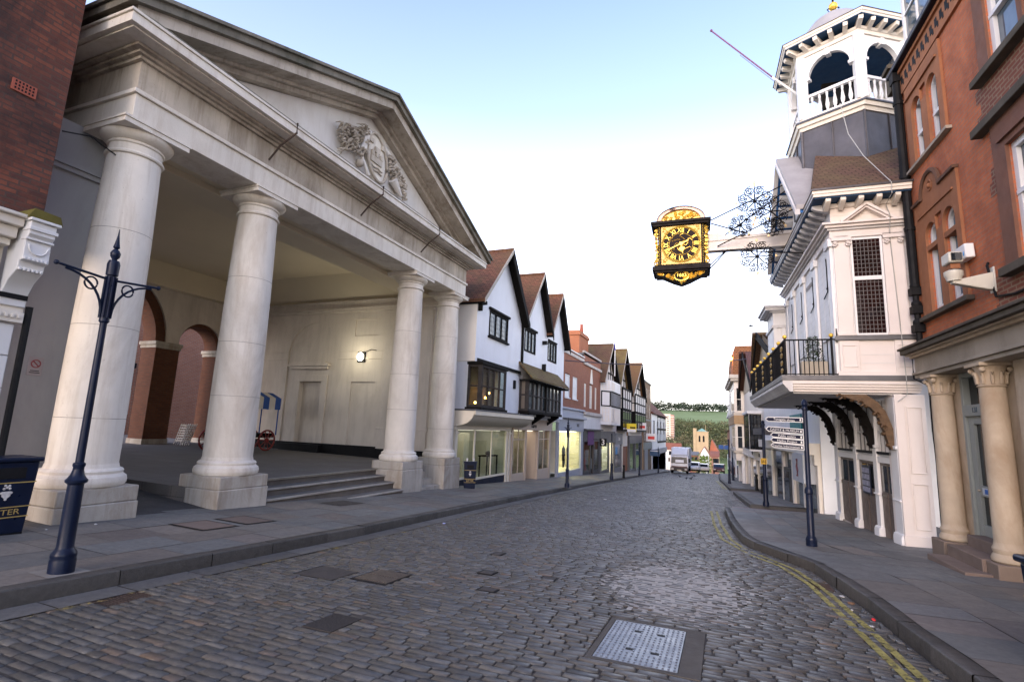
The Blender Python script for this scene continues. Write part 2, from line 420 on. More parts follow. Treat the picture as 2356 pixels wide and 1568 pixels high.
# smooth stone channel beside the left kerb
V, F, C = [], [], []
y = -2.0
while y < 88:
    L = rng.uniform(.5, .9); z0, z1 = gz(y)+.002, gz(y+L)+.002; b = len(V)
    V += [(kl(y)+.01, y+.006, z0), (kl(y)+.34, y+.006, z0-.004), (kl(y+L)+.34, y+L-.006, z1-.004), (kl(y+L)+.01, y+L-.006, z1)]
    F.append((b, b+1, b+2, b+3)); C.append(np.array((.12, .115, .105))*rng.uniform(.8, 1.2)); y += L
colmesh('gutter', V, F, C, vcol('channel stone', (.5, .75), .35, .3, 40, .7))
def kerb(name, tab, side):
    V, F, C = [], [], []; y = tab[0][0]; end = tab[-1][0]
    while y < end-.01:
        L = min(rng.uniform(.7, 1.15), end-y); fx = lambda q: interp(tab, q)
        b = len(V); h = .148+rng.uniform(-.006, .006); o = rng.uniform(-.006, .006); k = rng.uniform(.8, 1.2)
        for yy, s in ((y+.004, 0), (y+L-.004, 0)):
            x = fx(yy)+o; z = gz(yy)
            pr = [(0, -.05), (-.003*side, h-.014), (-.009*side, h-.003), (-.02*side, h), (-.17*side, h+.003), (-.17*side, -.05)]
            V += [(x+p, yy, z+q) for p, q in pr]
        n = 6
        for i in range(n-1): F.append((b+i, b+n+i, b+n+i+1, b+i+1))
        C += [np.array((.072, .066, .058))*k]*(n-1); y += L
    return colmesh(name, V, F, C, vcol('kerb granite', (.55, .8), .35, .5, 35, .65))
kerb('kerb', KL, 1); kerb('kerb', KA, -1); kerb('kerb', KB, -1); kerb('kerb', KC, -1)
PALP = [(.162, .150, .132), (.150, .145, .134), (.172, .154, .132), (.140, .138, .128), (.178, .156, .132), (.160, .138, .12), (.146, .147, .138)]
def flags(name, y0, y1, fin, wmax, side, skip=(), dz=.15, pal=PALP, cross=.02):
    """fin(y): x of the inner kerb edge; rows run along the kerb"""
    V, F, C = [], [], []; w = 0.0
    while w < wmax:
        rw = min(rng.uniform(.5, .85), wmax-w)
        y = y0-rng.uniform(0, .5)
        while y < y1:
            L = rng.uniform(.55, 1.25); a, bq = max(y, y0), min(y+L, y1); y += L
            if bq-a < .05: continue
            n = max(1, int((bq-a)/.7)); c = np.array(pal[rng.integers(len(pal))])*rng.uniform(.84, 1.14); tz = rng.normal(0, .0012)
            g = .004; b = len(V); cx = fin((a+bq)/2)+side*(w+rw/2)
            if any(p < cx < q and r < (a+bq)/2 < s for p, q, r, s in skip): continue
            for yy in (a+g, bq-g):
                for ww in (w+g, w+rw-g): V.append((fin(yy)+side*ww, yy, gz(yy)+dz+cross*ww+tz))
            F.append((b, b+1, b+3, b+2)); C.append(c)
        w += rw
    return colmesh(name, V, F, C, vcol('york stone', (.55, .8), .3, .22, 30, .72))
KW = .17
flags('pavement', -13, 95, lambda y: kl(y)-KW, 4.4, -1)
flags('pavement', -13, 20.25, lambda y: interp(KA, y)+KW, 5.2, 1)
flags('pavement', 22.7, 32.2, lambda y: interp(KB, y)+KW, 3.2, 1)
flags('pavement', 36, 95, lambda y: interp(KC, y)+KW, 3.4, 1)
flags('path', 20.25, 22.72, lambda y: .3, 4.0, 1, dz=.012, pal=[(.19, .14, .125), (.17, .13, .12)], cross=.01)
flags('path', 32.2, 36.02, lambda y: .5, 3.0, 1, dz=.012, pal=[(.19, .14, .125), (.17, .13, .12)], cross=.01)
PBED = plain('pavement bed', (.05, .046, .042), .9)
def pbed(y0, y1, tab, side, w, n=60):
    ys = [y0+(y1-y0)*i/n for i in range(n+1)]
    V, F = strip(ys, lambda y: interp(tab, y)+side*.05, lambda y: interp(tab, y)+side*(KW+w), lambda x, y: gz(y)+.137+.02*max(abs(x-interp(tab, y))-KW, 0), 6)
    colmesh('pavement', V, F, [(1, 1, 1)]*len(F), PBED)
pbed(-14, 96, KL, -1, 4.5, 160); pbed(-14, 20.2, KA, 1, 5.3, 80); pbed(22.75, 32.1, KB, 1, 3.3); pbed(36.1, 96, KC, 1, 3.5)
# yellow lines: worn paint, sheets a few mm over the setts
t = NT('yellow paint'); tr = t.node('BsdfTransparent'); mx = t.node('MixShader')
f = t.ramp(t.noise(16, 6, .75), [(.36, 0.0), (.5, 1.0)]); t.link(f, mx.inputs[0]); t.link(tr.outputs[0], mx.inputs[1])
t.set(t.ramp(t.noise(5, 4), [(.3, (.22, .185, .05, 1)), (.7, (.42, .36, .10, 1))]), .7, .3); t.link(t.b.outputs[0], mx.inputs[2]); t.link(mx.outputs[0], t.n['Material Output'].inputs[0]); YEL = t.m
t = NT('faded yellow paint'); tr = t.node('BsdfTransparent'); mx = t.node('MixShader')
f = t.ramp(t.noise(5, 7, .8), [(.54, 0.0), (.62, .8)]); t.link(f, mx.inputs[0]); t.link(tr.outputs[0], mx.inputs[1])
t.set(lin((.40, .30, .09)), .7, .3); t.link(t.b.outputs[0], mx.inputs[2]); t.link(mx.outputs[0], t.n['Material Output'].inputs[0]); YEL2 = t.m
YO = [(1, 1.5), (5.5, 1.37), (6.9, 1.27), (9.0, 1.12), (10.26, .85), (11.1, .42), (12.9, -.06), (15.8, -.26), (19.8, -.41)]
YI = [(1, 1.63), (5.5, 1.49), (6.9, 1.41), (8.6, 1.29), (10.1, 1.06), (10.9, .72), (11.7, .38), (12.9, .13), (15.8, -.08), (19.8, -.23)]
def line(tab, mat, w=.075, dz=.009, name='road_marking', y0=None, y1=None):
    y0, y1 = y0 or tab[0][0], y1 or tab[-1][0]; ys = [y0+(y1-y0)*i/90 for i in range(91)]
    V, F = strip(ys, lambda y: interp(tab, y)-w/2, lambda y: interp(tab, y)+w/2, lambda x, y: gz(y)+dz, 1)
    colmesh(name, V, F, [(1, 1, 1)]*len(F), mat)
for x0_, x1_, y_ in ((.97, 3.4, 22.7), (.4, 3.2, 36.0), (.5, 3.4, 32.2), (.05, 3.6, 20.25)):
    sg = 1 if y_ in (22.7, 36.0) else -1
    V, F = [], []
    for xx in (x0_, x1_): V += [(xx, y_, gz(y_)-.02), (xx, y_+sg*.003, gz(y_)+.15), (xx, y_+sg*.16, gz(y_)+.153)]
    colmesh('kerb', V, [(0, 1, 4, 3), (1, 2, 5, 4)], [(.075, .07, .062)]*2, MATS['kerb granite'])
line(YO, YEL); line(YI, YEL)
line([(37, .2), (45, -.12), (53, -.47)], YEL); line([(37, .04), (45, -.28), (53, -.63)], YEL)
line([(y, x+.42) for y, x in KL], YEL2, .08, .01, y0=2.5, y1=14)
# land beyond: one sheet to the horizon
t = NT('hill grass'); g = t.ramp(t.noise(.012, 6, .6), [(.3, (.17, .215, .085, 1)), (.7, (.235, .285, .125, 1))])
gc = t.mix(t.ramp(t.noise(.4, 4), [(.3, 0.0), (.8, .3)]), g, lin((.09, .15, .05)))
sy = t.node('SeparateXYZ'); t.link(t.tc(), sy.inputs[0]); town = t.ramp(t.math('DIVIDE', sy.outputs[1], 1000.0), [(.30, 1.0), (.36, 0.0)])   # yards and roofs of the town floor
GRASS = t.set(t.mix(town, gc, lin((.13, .12, .105))), .95, .1)
V, F = [], []
yy = [-60, -14, 20, 50, 84, 92, 100, 130, 180, 250, 290, 330, 400, 460]+list(range(500, 1800, 50))+[2000, 2500, 3200]
xx = [-1500, -900, -600, -400, -300, -220, -160, -110, -70, -40, -20, -12, -8, 0, 6, 12, 20, 40, 70, 110, 160, 220, 320, 600, 1200]
for y in yy:
    for x in xx:
        h = gz(y)-.35
        if y > 460: h += -(x*.012 if y > 700 else x*.006)+4*math.sin(y*.006+x*.004)
        V.append((x, y, h))
w = len(xx)
F = [(j*w+i, j*w+i+1, (j+1)*w+i+1, (j+1)*w+i) for j in range(len(yy)-1) for i in range(w-1)]
go = colmesh('hills', V, F, [(1, 1, 1)]*len(F), GRASS)
for p in go.data.polygons: p.use_smooth = True
# ---------------------------------------------------------------- shared materials
STONE = plain('portland stone', (.74, .68, .59), .8, .25, var=.14, ns=1.1, bump=.3, bs=30, stain=(.36, .27, .18), samt=.5, sscale=.9, streak=.38)
STONEW = plain('weathered stone', (.52, .455, .375), .88, .2, var=.25, ns=.9, bump=.35, bs=25, stain=(.15, .11, .07), samt=.85, sscale=.7, streak=.55)
STONED = plain('blackened stone', (.20, .18, .145), .9, .2, var=.3, ns=1.2, bump=.4, bs=25, stain=(.05, .055, .035), samt=.9, sscale=.9, streak=.6)
PLINTH = plain('worn plinth stone', (.46, .42, .36), .85, .25, var=.2, ns=1.5, bump=.45, bs=22, stain=(.20, .145, .09), samt=.8, sscale=1.1, streak=.4)
STUCCO = plain('tympanum render', (.70, .66, .61), .85, .2, var=.07, ns=.8, bump=.12, bs=18, stain=(.42, .34, .25), samt=.4, sscale=.5, streak=.25)
HALLW = plain('hall wall paint', (.68, .61, .53), .75, .25, var=.1, ns=.7, bump=.12, bs=20, stain=(.34, .29, .24), samt=.5, sscale=.6, streak=.25)
HALLC = plain('hall ceiling paint', (.72, .63, .47), .85, .2, var=.06, ns=.5, bump=.05)
GREYP = plain('grey wall paint', (.36, .36, .37), .75, .3, var=.08, ns=.7, bump=.1, bs=18, stain=(.17, .165, .16), samt=.4)
BLACKP = plain('black paint', (.011, .011, .012), .6, .12, var=.3, ns=3)
TARMAC = plain('tarmac', (.075, .072, .07), .85, .25, var=.25, ns=2.0, bump=.6, bs=90)
FLAGF = brick('hall floor flags', (.13, .12, .11), (.16, .15, .14), (.07, .065, .06), .9, .6, .008, .4)
REDB = brick('red brick', (.36, .115, .055), (.27, .085, .045), (.26, .19, .14), var=.45)
OLDB = brick('old dark brick', (.27, .085, .048), (.05, .03, .028), (.08, .06, .05), .23, .075, .012, .9, soot=(.022, .02, .02), bump=.8)
ARCHB = brick('arch brick', (.17, .062, .032), (.10, .04, .025), (.10, .07, .05), var=.6)
BACKB = brick('back street brick', (.42, .175, .10), (.30, .12, .075), (.35, .28, .22), var=.5)
NAVY = plain('navy gloss paint', (.006, .011, .030), .35, .22, var=.35, ns=4, bump=.1, bs=25)
WHITEP = plain('white paint', (.70, .69, .675), .5, .35, var=.06, ns=2, bump=.06, stain=(.5, .46, .4), samt=.3)
CREAMP = plain('cream paint', (.72, .66, .57), .5, .35, var=.07, ns=2, bump=.06, stain=(.45, .38, .3), samt=.3)
LIMEW = plain('limewashed wall', (.80, .80, .82), .85, .2, var=.05, ns=.8, bump=.35, bs=9, stain=(.58, .57, .55), samt=.35, sscale=.7)
LIMEC = plain('dawn warmed limewash', (.80, .74, .65), .85, .2, var=.06, ns=.8, bump=.3, bs=9)  # same limewash, warm dawn light put into its colour for the near side
DARKT = plain('dark oak', (.010, .009, .008), .75, .08, var=.4, ns=5, bump=.4, bs=25)
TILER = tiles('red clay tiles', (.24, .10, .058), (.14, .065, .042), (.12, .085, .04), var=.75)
TILEB = tiles('brown clay tiles', (.16, .088, .058), (.12, .065, .045), (.15, .12, .05), var=.6)
TILEG = tiles('mossy tiles', (.17, .11, .05), (.14, .085, .045), (.19, .15, .05), var=.85)
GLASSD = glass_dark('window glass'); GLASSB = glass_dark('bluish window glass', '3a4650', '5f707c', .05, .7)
GLASSC = glass_clear('shop glass'); LEAD = plain('lead', (.12, .12, .125), .5, .5, .6, var=.2, ns=4)
LEADS = plain('lead sheet', (.075, .07, .075), .42, .5, .35, var=.45, ns=1.6, bump=.5, bs=8, stain=(.045, .043, .045), samt=.8, sscale=1.3)
LEADG = plain('grey lead roof', (.36, .34, .33), .6, .4, .2, var=.15, ns=2, bump=.2, bs=12, stain=(.2, .18, .17), samt=.4)
IRON = plain('black iron', (.010, .010, .011), .6, .12, .0, var=.3, ns=5, bump=.2)
RUST = plain('rusty iron', (.075, .05, .038), .7, .35, .3, var=.4, ns=6, bump=.4, bs=40)
GOLD = plain('gilding', (.92, .58, .09), .3, .5, .55, var=.2, ns=9, bump=.4, bs=50)
def rbox(parent, name, mat, *b, fr=FW, bevel=0.0, **k): return MB(fr).box(*b).build(name, mat, parent, bevel=bevel, **k)
def win(parent, fr, s0, s1, z0, z1, d, fmat, gmat, nx=2, nz=2, fw=.06, bar=.022, th=.05, sill=None, name='window', smat=None, rail=None, arch=None):
    """frame with glazing bars; its pane and sill are sub-parts. d: face plane of the frame"""
    m = MB(fr)
    if arch:
        sp = arch; cx = (s0+s1)/2; rx = (s1-s0)/2; rz = z1-sp; N = 10
        o = [(cx-rx*math.cos(math.pi*i/N), sp+rz*math.sin(math.pi*i/N)) for i in range(N+1)]
        i_ = [(cx-(rx-fw)*math.cos(math.pi*i/N), sp+(rz-fw)*math.sin(math.pi*i/N)) for i in range(N+1)]
        for a, b, c, e in zip(o, o[1:], i_[1:], i_): m.prism([a, b, c, e], 1, d-th, d)
        ztop = sp
    else: ztop = z1; m.box(s0, s1, d-th, d, z1-fw, z1)
    m.box(s0, s0+fw, d-th, d-.001, z0, ztop-(0 if arch else fw)); m.box(s1-fw, s1, d-th, d-.001, z0, ztop-(0 if arch else fw)); m.box(s0+fw, s1-fw, d-th, d-.002, z0, z0+fw)
    a, b, c, e = s0+fw, s1-fw, z0+fw, z1-fw
    for i in range(1, nx): x = a+(b-a)*i/nx; m.box(x-bar/2, x+bar/2, d-th+.004, d-.006, c, e-(.03 if arch else 0))
    for j in range(1, nz): z = c+(e-c)*j/nz; m.box(a, b, d-th+.006, d-.009, z-bar/2, z+bar/2)
    if rail: m.box(s0+.01, s1-.01, d-th, d+.012, rail-.035, rail+.035)
    w = m.build(name, fmat, parent)
    g = MB(fr)
    if arch: g.prism([(a, c)]+i_+[(b, c)], 1, d-th+.012, d-th+.018)
    else: g.box(a-.005, b+.005, d-th+.012, d-th+.018, c-.005, e+.005)
    g.build('pane', gmat, w)
    if sill: MB(fr).box(s0-.06, s1+.06, d-th, d+sill, z0-.07, z0-.001).build('sill', smat or fmat, w, bevel=.006)
    return w
VERGE = plain('pale verge mortar', (.42, .38, .32), .9)
def house_roof(parent, mat, xb, xf, ye0, ze0, yp, zp, ye1, ze1, th=.12, barge=None, bw=.28, name='roof', wallx=None):
    for sgn, (a, za) in ((-1, (ye0, ze0)), (1, (ye1, ze1))):
        MB().prism([(a, za), (yp, zp), (yp, zp+th), (a, za+th)], 0, xb, xf).build(name, mat, parent)
        if not barge: continue
        MB().prism([(a, za-.05), (yp, zp-.05), (yp, zp-.003), (a, za-.003)], 0, xf-.45, xf).build('soffit', barge, parent)
        if sgn < 0: MB().prism([(a, za-.05), (yp, zp-.05), (yp, zp+th+.01), (a, za+th+.01)], 0, xf+.002, xf+.03).build('verge', VERGE, parent)
        else: MB().prism([(a, za-bw*.6), (yp, zp-bw), (yp, zp+th*.8), (a, za+th*.8)], 0, xf+.002, xf+.05).build('barge_board', barge, parent)
    MB().tube([(xb, yp, zp+th), (xf, yp, zp+th)], .09, 8).build('ridge_tiles', mat, parent)
# ---------------------------------------------------------------- the columned market hall on the left
hall = thing('market_hall', 'white stone market hall with four columns, pediment and open arched interior', 'building', (-9.6, 11.2, 0))
CY = (5.38, 8.07, 14.35, 16.95); CX = -9.63
def col_r(z): return interp([(.78, .47), (1.2, .475), (2.2, .472), (3.2, .462), (4.2, .447), (5.2, .425), (6.05, .40)], z)
def column(c, g):
    m = MB().box(CX-.6, CX+.58, c-.6, c+.6, g-.15, .20); m.box(CX-.585, CX+.565, c-.585, c+.585, .201, .45)
    col = None
    prof = [(.47, .78), (.475, 1.2), (.472, 2.2), (.462, 3.2), (.447, 4.2), (.425, 5.2), (.40, 6.05)]
    col = MB().lathe(prof, (CX, c), 40).build('column', STONE, hall)
    m.build('plinth', PLINTH, col, bevel=.02)
    for z in (1.75+.3*math.sin(c), 3.3+.3*math.sin(2*c), 4.75+.2*math.sin(3*c)): MB().lathe([(col_r(z)+.0012, z), (col_r(z)+.0012, z+.009)], (CX, c), 40, caps=False).build('drum_joint', plain('joint mortar', (.36, .31, .25), .9, var=.5, ns=6), col)
    b = [(.5, .451), (.585, .455), (.61, .50), (.615, .545), (.60, .60), (.555, .635), (.545, .65), (.555, .69), (.53, .72), (.49, .735), (.475, .80)]
    MB().lathe(b, (CX, c), 40).build('column_base', STONE, col)
    k = [(.40, 6.02), (.435, 6.035), (.445, 6.06), (.435, 6.085), (.405, 6.10), (.40, 6.22), (.425, 6.235), (.43, 6.26), (.415, 6.275), (.47, 6.30), (.53, 6.35), (.55, 6.40), (.545, 6.43), (.5, 6.432)]
    cp = MB().lathe(k, (CX, c), 40); cp.box(CX-.565, CX+.565, c-.565, c+.565, 6.425, 6.51); cp.box(CX-.585, CX+.585, c-.585, c+.585, 6.511, 6.548)
    cp.build('capital', STONE, col)
for c in CY: column(c, gz(c)+.2)
E0, E1 = 4.93, 17.3
fr = FL(0)
m = MB(fr).box(E0, E1, -9.95, -9.1, 6.55, 6.99); m.box(E0-.05, E1+.05, -9.96, -9.05, 6.991, 7.065)
m.box(E0, E0+.5, -21, -9.951, 6.55, 6.99); m.box(E1-.3, E1, -21, -9.951, 6.55, 6.99); m.box(E0-.05, E0+.5, -21, -9.961, 6.991, 7.065)
m.build('architrave', STONE, hall, bevel=.008)
m = MB(fr).box(E0+.005, E1-.005, -9.96, -9.105, 7.066, 7.6); m.box(E0+.005, E0+.45, -21, -9.961, 7.066, 7.6); m.box(E1-.3, E1-.005, -21, -9.961, 7.066, 7.6)
m.build('frieze', STONEW, hall)
m = MB(fr)
for p, z0, z1 in ((.06, 7.601, 7.66), (.13, 7.661, 7.71), (.22, 7.711, 7.76)): m.box(E0-p, E1+p, -21, -9.1+p, z0, z1)
m.build('bed_moulding', STONEW, hall)
m = MB(fr).box(E0-.55, E1+.55, -21, -8.53, 7.79, 7.95); m.box(E0-.58, E1+.58, -21, -8.5, 7.951, 8.0)
m.box(E0-.47, E1+.47, -21, -8.62, 7.761, 7.789)
m.build('cornice', STONE, hall, bevel=.006)
YA, SL, ZA = 11.2, .394, 10.98
zt = lambda y, o=0: ZA-o-SL*abs(y-YA)
def chevron(o0, o1, d0, d1, e, mat, name, bevel=0):
    a, b = YA-e, YA+e
    m = MB(fr)
    for y0, y1 in ((a, YA), (YA, b)): m.prism([(y0, zt(y0, o1)), (y1, zt(y1, o1)), (y1, zt(y1, o0)), (y0, zt(y0, o0))], 1, d0, d1)
    return m.build(name, mat, hall, bevel=bevel)
chevron(-.02, .05, -21, -8.38, 6.95, STONED, 'roof_edge')
chevron(.051, .2, -21, -8.45, 6.9, STONED, 'raking_gutter')
chevron(.201, .43, -21, -8.56, 6.75, STONEW, 'raking_cornice')
chevron(.431, .50, -21, -8.98, 6.3, STONEW, 'raking_moulding'); chevron(.501, .62, -21, -9.1, 6.1, STONEW, 'raking_moulding')
MB(fr).prism([(E0+.4, 8.001), (E1-.4, 8.001), (YA, zt(YA, .6))], 1, -20.9, -9.3).build('tympanum', STUCCO, hall)
MB(fr).prism([(E0-.5, 8.001), (E1+.5, 8.001), (E1+.2, 8.03), (E0-.2, 8.03)], 1, -9.29, -8.51).build('cornice_flashing', STONED, hall)
# rain hooks over the cornice
for y, z in ((7.7, 0), (10.85, 0), (13.95, 0)):
    MB(fr).tube([(y+.1, -8.48, 8.03), (y+.1, -8.47, 7.8), (y, -8.8, 7.5), (y-.02, -9.07, 7.2)], .022, 6).build('iron_hook', RUST, hall)
# carved arms in the pediment
arms = MB(fr).prism([(11.4+.44*math.cos(a)-.14*math.sin(a), 9.22+.66*math.sin(a)-.1*(math.sin(a) < -.8)) for a in np.linspace(0, 2*math.pi, 28, endpoint=False)], 1, -9.3, -9.15).build('coat_of_arms', STONE, hall, bevel=.05)
m = MB(fr)
m.tube([(11.4+.46*math.cos(a)-.14*math.sin(a), -9.13, 9.22+.68*math.sin(a)) for a in np.linspace(0, 2*math.pi, 32, endpoint=False)], .045, 8, True)
m.box(11.1, 11.6, -9.15, -9.10, 9.02, 9.2)
for y in (11.1, 11.3, 11.5): m.box(y, y+.1, -9.15, -9.08, 9.2, 9.34)
m.box(11.24, 11.46, -9.15, -9.09, 9.34, 9.5)
for z in (8.8, 8.9): m.tube([(11.05+.1*i, -9.12, z+.025*math.sin(i*2)) for i in range(7)], .022, 6)
m.box(10.98, 11.16, -9.15, -9.1, 9.55, 9.68); m.box(11.54, 11.72, -9.15, -9.1, 9.55, 9.68)
m.build('shield_relief', STONEW, arms)
rs = random.Random(3)
def leaf(m, y, z, a, L, w=.1):
    pts = [(y+L*t*math.cos(a+1.1*t), -9.22+.16*math.sin(t*3), z+L*t*math.sin(a+1.1*t)) for t in (0, .25, .5, .75, 1)]
    m.tube(pts, [w*.5, w, w*.95, w*.6, w*.15], 7)
m = MB(fr)
for i in range(110):
    t = rs.random(); y, z = 9.8+1.1*t, 8.9+.45*t+rs.uniform(-.3, .5)
    leaf(m, y, z, rs.uniform(-1, 5), rs.uniform(.08, .2), rs.uniform(.018, .045))
for i in range(100):
    t = rs.random(); y, z = 11.95+.95*t, 9.5-.75*t+rs.uniform(-.24, .24)
    leaf(m, y, z, rs.uniform(-1.5, 3.5), rs.uniform(.08, .19), rs.uniform(.018, .042))
for y, z, r in ((10.35, 9.45, .13), (10.3, 9.05, .1), (12.35, 9.0, .1), (12.55, 8.75, .09), (10.75, 8.75, .12)): m.ball((y, -9.2, z), r, 12, 8)
m.build('carved_foliage', STONEW, arms)
m = MB(fr).tube([(10.45, -9.18, 9.3), (11.05, -9.1, 8.5)], .045, 8); m.tube([(12.25, -9.16, 8.95), (12.7, -9.14, 8.62)], [.14, .05], 10)
m.tube([(10.8, -9.2, 9.2), (10.9, -9.16, 9.75), (11.15, -9.18, 9.9)], [.12, .1, .04], 8); m.tube([(11.75, -9.2, 9.75), (12.0, -9.17, 9.6), (12.05, -9.2, 9.3)], [.06, .08, .03], 8)
m.build('carved_mantling', STUCCO, arms)
# inside: floor, walls, ceiling
fl = lambda x: .2+.02*(-9.95-x)
m = MB().add([(-9.95, 7.45, fl(-9.95)), (-9.95, 17.0, fl(-9.95)), (-27, 17.0, fl(-27)), (-27, 7.45, fl(-27))], [(0, 1, 2, 3)])
m.add([(-9.95, 7.45, fl(-9.95)), (-27, 7.45, fl(-27)), (-27, 7.45, -.2), (-9.95, 7.45, -.2)], [(0, 1, 2, 3)])
m.build('hall_floor', FLAGF, hall)
MB().add([(-8.95, 5.1, gz(5.1)+.20), (-8.95, 8.0, gz(8)+.20), (-12, 8.0, .12), (-27, 8, .42), (-27, 3.5, .42), (-12, 3.5, .12)], [(0, 1, 2, 3, 4, 5)]).build('ramp', TARMAC, hall)
STEPD = plain('dirty step riser', (.15, .13, .11), .85, .25, var=.3, ns=2, bump=.4, bs=25)
STEPT = plain('grey step tread', (.16, .15, .135), .8, .25, var=.2, ns=2, bump=.3, bs=25, stain=(.1, .09, .08))
NOSE = plain('pale worn nosing', (.42, .385, .33), .8, .25, var=.25, ns=3, bump=.4, bs=25, stain=(.2, .17, .14), samt=.8)
for i, (x, z) in enumerate(((-8.98, -.335), (-9.32, -.14), (-9.66, .035), (-10.0, .205))):
    a, b = (8.67, 13.76) if i < 3 else (7.46, 16.95)
    o = MB().box(-10.6, x-.02, a, b, -.9, z-.05).build('step', STEPD, hall); MB().box(-10.6, x-.05, a, b, z-.049, z-.001).build('tread', STEPT, o); MB().box(x-.0499, x+.02, a, b, z-.049, z).build('nosing', NOSE, o, bevel=.012)
for i, (x, z) in enumerate(((-9.2, -.5), (-9.5, -.30), (-9.8, -.08))): MB().box(-10.6, x, 14.94, 16.36, -.95, z+.06).build('step', PLINTH, hall, bevel=.012)
YR, YL, XB = 17.0, 5.4, -20.8
fy = FY(YR)
m = MB(fy).wall(-20.8, -10.2, -1, 7.6, [(-17.43, -14.7, .2, 5.72, 4.36), (-13.97, -12.75, 5.08, 5.78), (-13.95, -12.75, .35, 3.2), (-19.4, -18.2, 5.08, 5.78), (-19.4, -18.2, .35, 3.2)], 0, .06)
m.quad((-20.8, -.3, -1), (-10.2, -.3, -1), (-10.2, -.3, 7.6), (-20.8, -.3, 7.6)); m.quad((-10.2, 0, -1), (-10.2, -.3, -1), (-10.2, -.3, 7.6), (-10.2, 0, 7.6))
for a, b, c, e in ((-13.97, -12.75, 5.08, 5.78), (-13.95, -12.75, .35, 3.2), (-19.4, -18.2, 5.08, 5.78), (-19.4, -18.2, .35, 3.2)): m.quad((a, -.06, c), (b, -.06, c), (b, -.06, e), (a, -.06, e))
m.wall(-17.43, -14.7, .2, 5.72, [(-16.65, -15.5, .2, 3.2)], -.06, .16)
m.quad((-16.65, -.22, .2), (-15.5, -.22, .2), (-15.5, -.22, 3.2), (-16.65, -.22, 3.2))
m.build('side_wall', HALLW, hall, recalc=False)
m = MB(fy)
for s, e in ((-20.8, -17.43), (-14.7, -10.2)): m.box(s, e, 0, .03, 4.12, 4.17); m.box(s, e, 0, .03, 4.42, 4.45)
m.box(-20.8, -10.0, 0, .1, 6.1, 6.2); m.box(-20.8, -10.0, 0, .17, 6.201, 6.28); m.box(-20.8, -10.0, 0, .1, 6.281, 6.5); m.box(-20.8, -10.0, 0, .2, 6.501, 6.56)
m.box(-17.3, -15.1, -.05, .14, 3.84, 3.92); m.box(-17.2, -15.2, -.05, .08, 3.72, 3.839)
m.prism([(-17.25, 3.921), (-15.15, 3.921), (-15.35, 4.05), (-17.05, 4.05)], 1, -.05, .1)
m.box(-16.94, -16.651, -.059, .0, .3, 3.2); m.box(-15.499, -15.2, -.059, .0, .3, 3.2); m.box(-16.94, -15.2, -.059, .0, 3.201, 3.46)
m.build('wall_moulding', HALLW, hall, bevel=.008)
m = MB(fy).box(-12.45, -10.25, 0, .07, -.9, 6.0); m.box(-12.5, -10.2, 0, .1, 6.001, 6.09); m.box(-12.5, -10.2, 0, .09, 1.35, 1.42); m.build('pilaster', HALLW, hall, bevel=.006)
m = MB(fy).box(-20.8, -12.46, 0, .05, .1, .68); m.box(-12.46, -10.2, .071, .11, -.9, .62); m.box(-17.2, -15.1, .05, .25, .1, .62); m.build('skirting', BLACKP, hall, bevel=.01)
# left flank wall: the grey painted pier
m = MB().box(-20.8, -10.3, 3.4, 5.38, -.4, 6.549); m.build('flank_wall', GREYP, hall)
m = MB().box(-10.299, -10.24, 3.4, 5.36, 5.66, 5.74); m.box(-10.299, -10.2, 3.4, 5.4, 5.741, 5.82); m.box(-10.299, -10.26, 3.4, 5.36, 5.821, 5.9); m.build('pier_moulding', GREYP, hall)
# back wall: plaster arches over brick piers
fb = FL(XB)
MB(fb).wall(YL, YR, 0, 7.6, [(8.47, 13.87, 0, 7.16, 4.46), (14.4, 16.36, 0, 5.5, 4.5), (6.0, 7.95, 0, 5.5, 4.5)], 0, .1).build('back_wall', HALLW, hall, recalc=False)
MB(fb).wall(YL, YR, 0, 7.6, [(8.84, 13.5, 0, 6.8, 4.46), (14.45, 16.2, 0, 5.36, 4.5), (6.15, 7.9, 0, 5.36, 4.5)], -.1, .75).build('brick_arcade', ARCHB, hall, recalc=False)
for a, b in ((7.9, 8.84), (13.5, 14.45), (16.2, 17.0), (5.4, 6.15)): MB(fb).box(a-.01, b+.01, -.84, .02, .25, 4.19).build('brick_pier', ARCHB, hall)
for a, b in ((7.9, 8.84), (13.5, 14.45), (16.2, 17.0), (5.4, 6.15)): MB(fb).box(a-.05, b+.05, -.88, .07, 4.191, 4.32).box(a-.09, b+.09, -.92, .1, 4.319, 4.46).build('impost', PLINTH, hall, bevel=.01); MB(fb).box(a-.04, b+.04, -.88, .05, .05, .62).build('pier_base', PLINTH, hall, bevel=.01)
m = MB().box(-21.6, -9.97, E0+.3, E1-.31, 7.55, 7.58); m.build('ceiling', HALLC, hall)
m = MB(fr).box(YL, YR, -10.33, -9.951, 6.64, 6.7); m.box(YL, YR, -11.3, -10.331, 6.5, 7.6); m.box(YL, YR, -20.8, -20.4, 6.6, 7.6)
m.prism([(16.99, 6.56), (16.99, 7.599), (16.2, 7.599)], 1, -20.4, -11.301); m.build('ceiling_beam', HALLC, hall)
lamp = thing('wall_lamp', 'lit oval lamp on the side wall inside the columned hall', 'lamp', (-13.5, 16.95, 4.2))
MB().ball((-13.5, 16.88, 4.2), .15, 16, 10, (1, .55, 1.15)).build('lamp_glass', emit('lamp glow', 'fff3cf', 5), lamp)
m = MB().box(-13.68, -13.32, 16.93, 16.995, 3.99, 4.41); m.tube([(-13.3, 16.93, 4.4), (-13.05, 16.97, 4.5), (-12.8, 16.97, 4.46)], .015, 6); m.build('lamp_housing', IRON, lamp, bevel=.02)
pl_ = bpy.data.lights.new('lamp_light', 'POINT'); pl_.energy = 14; pl_.color = (1, .93, .72); pl_.shadow_soft_size = .15
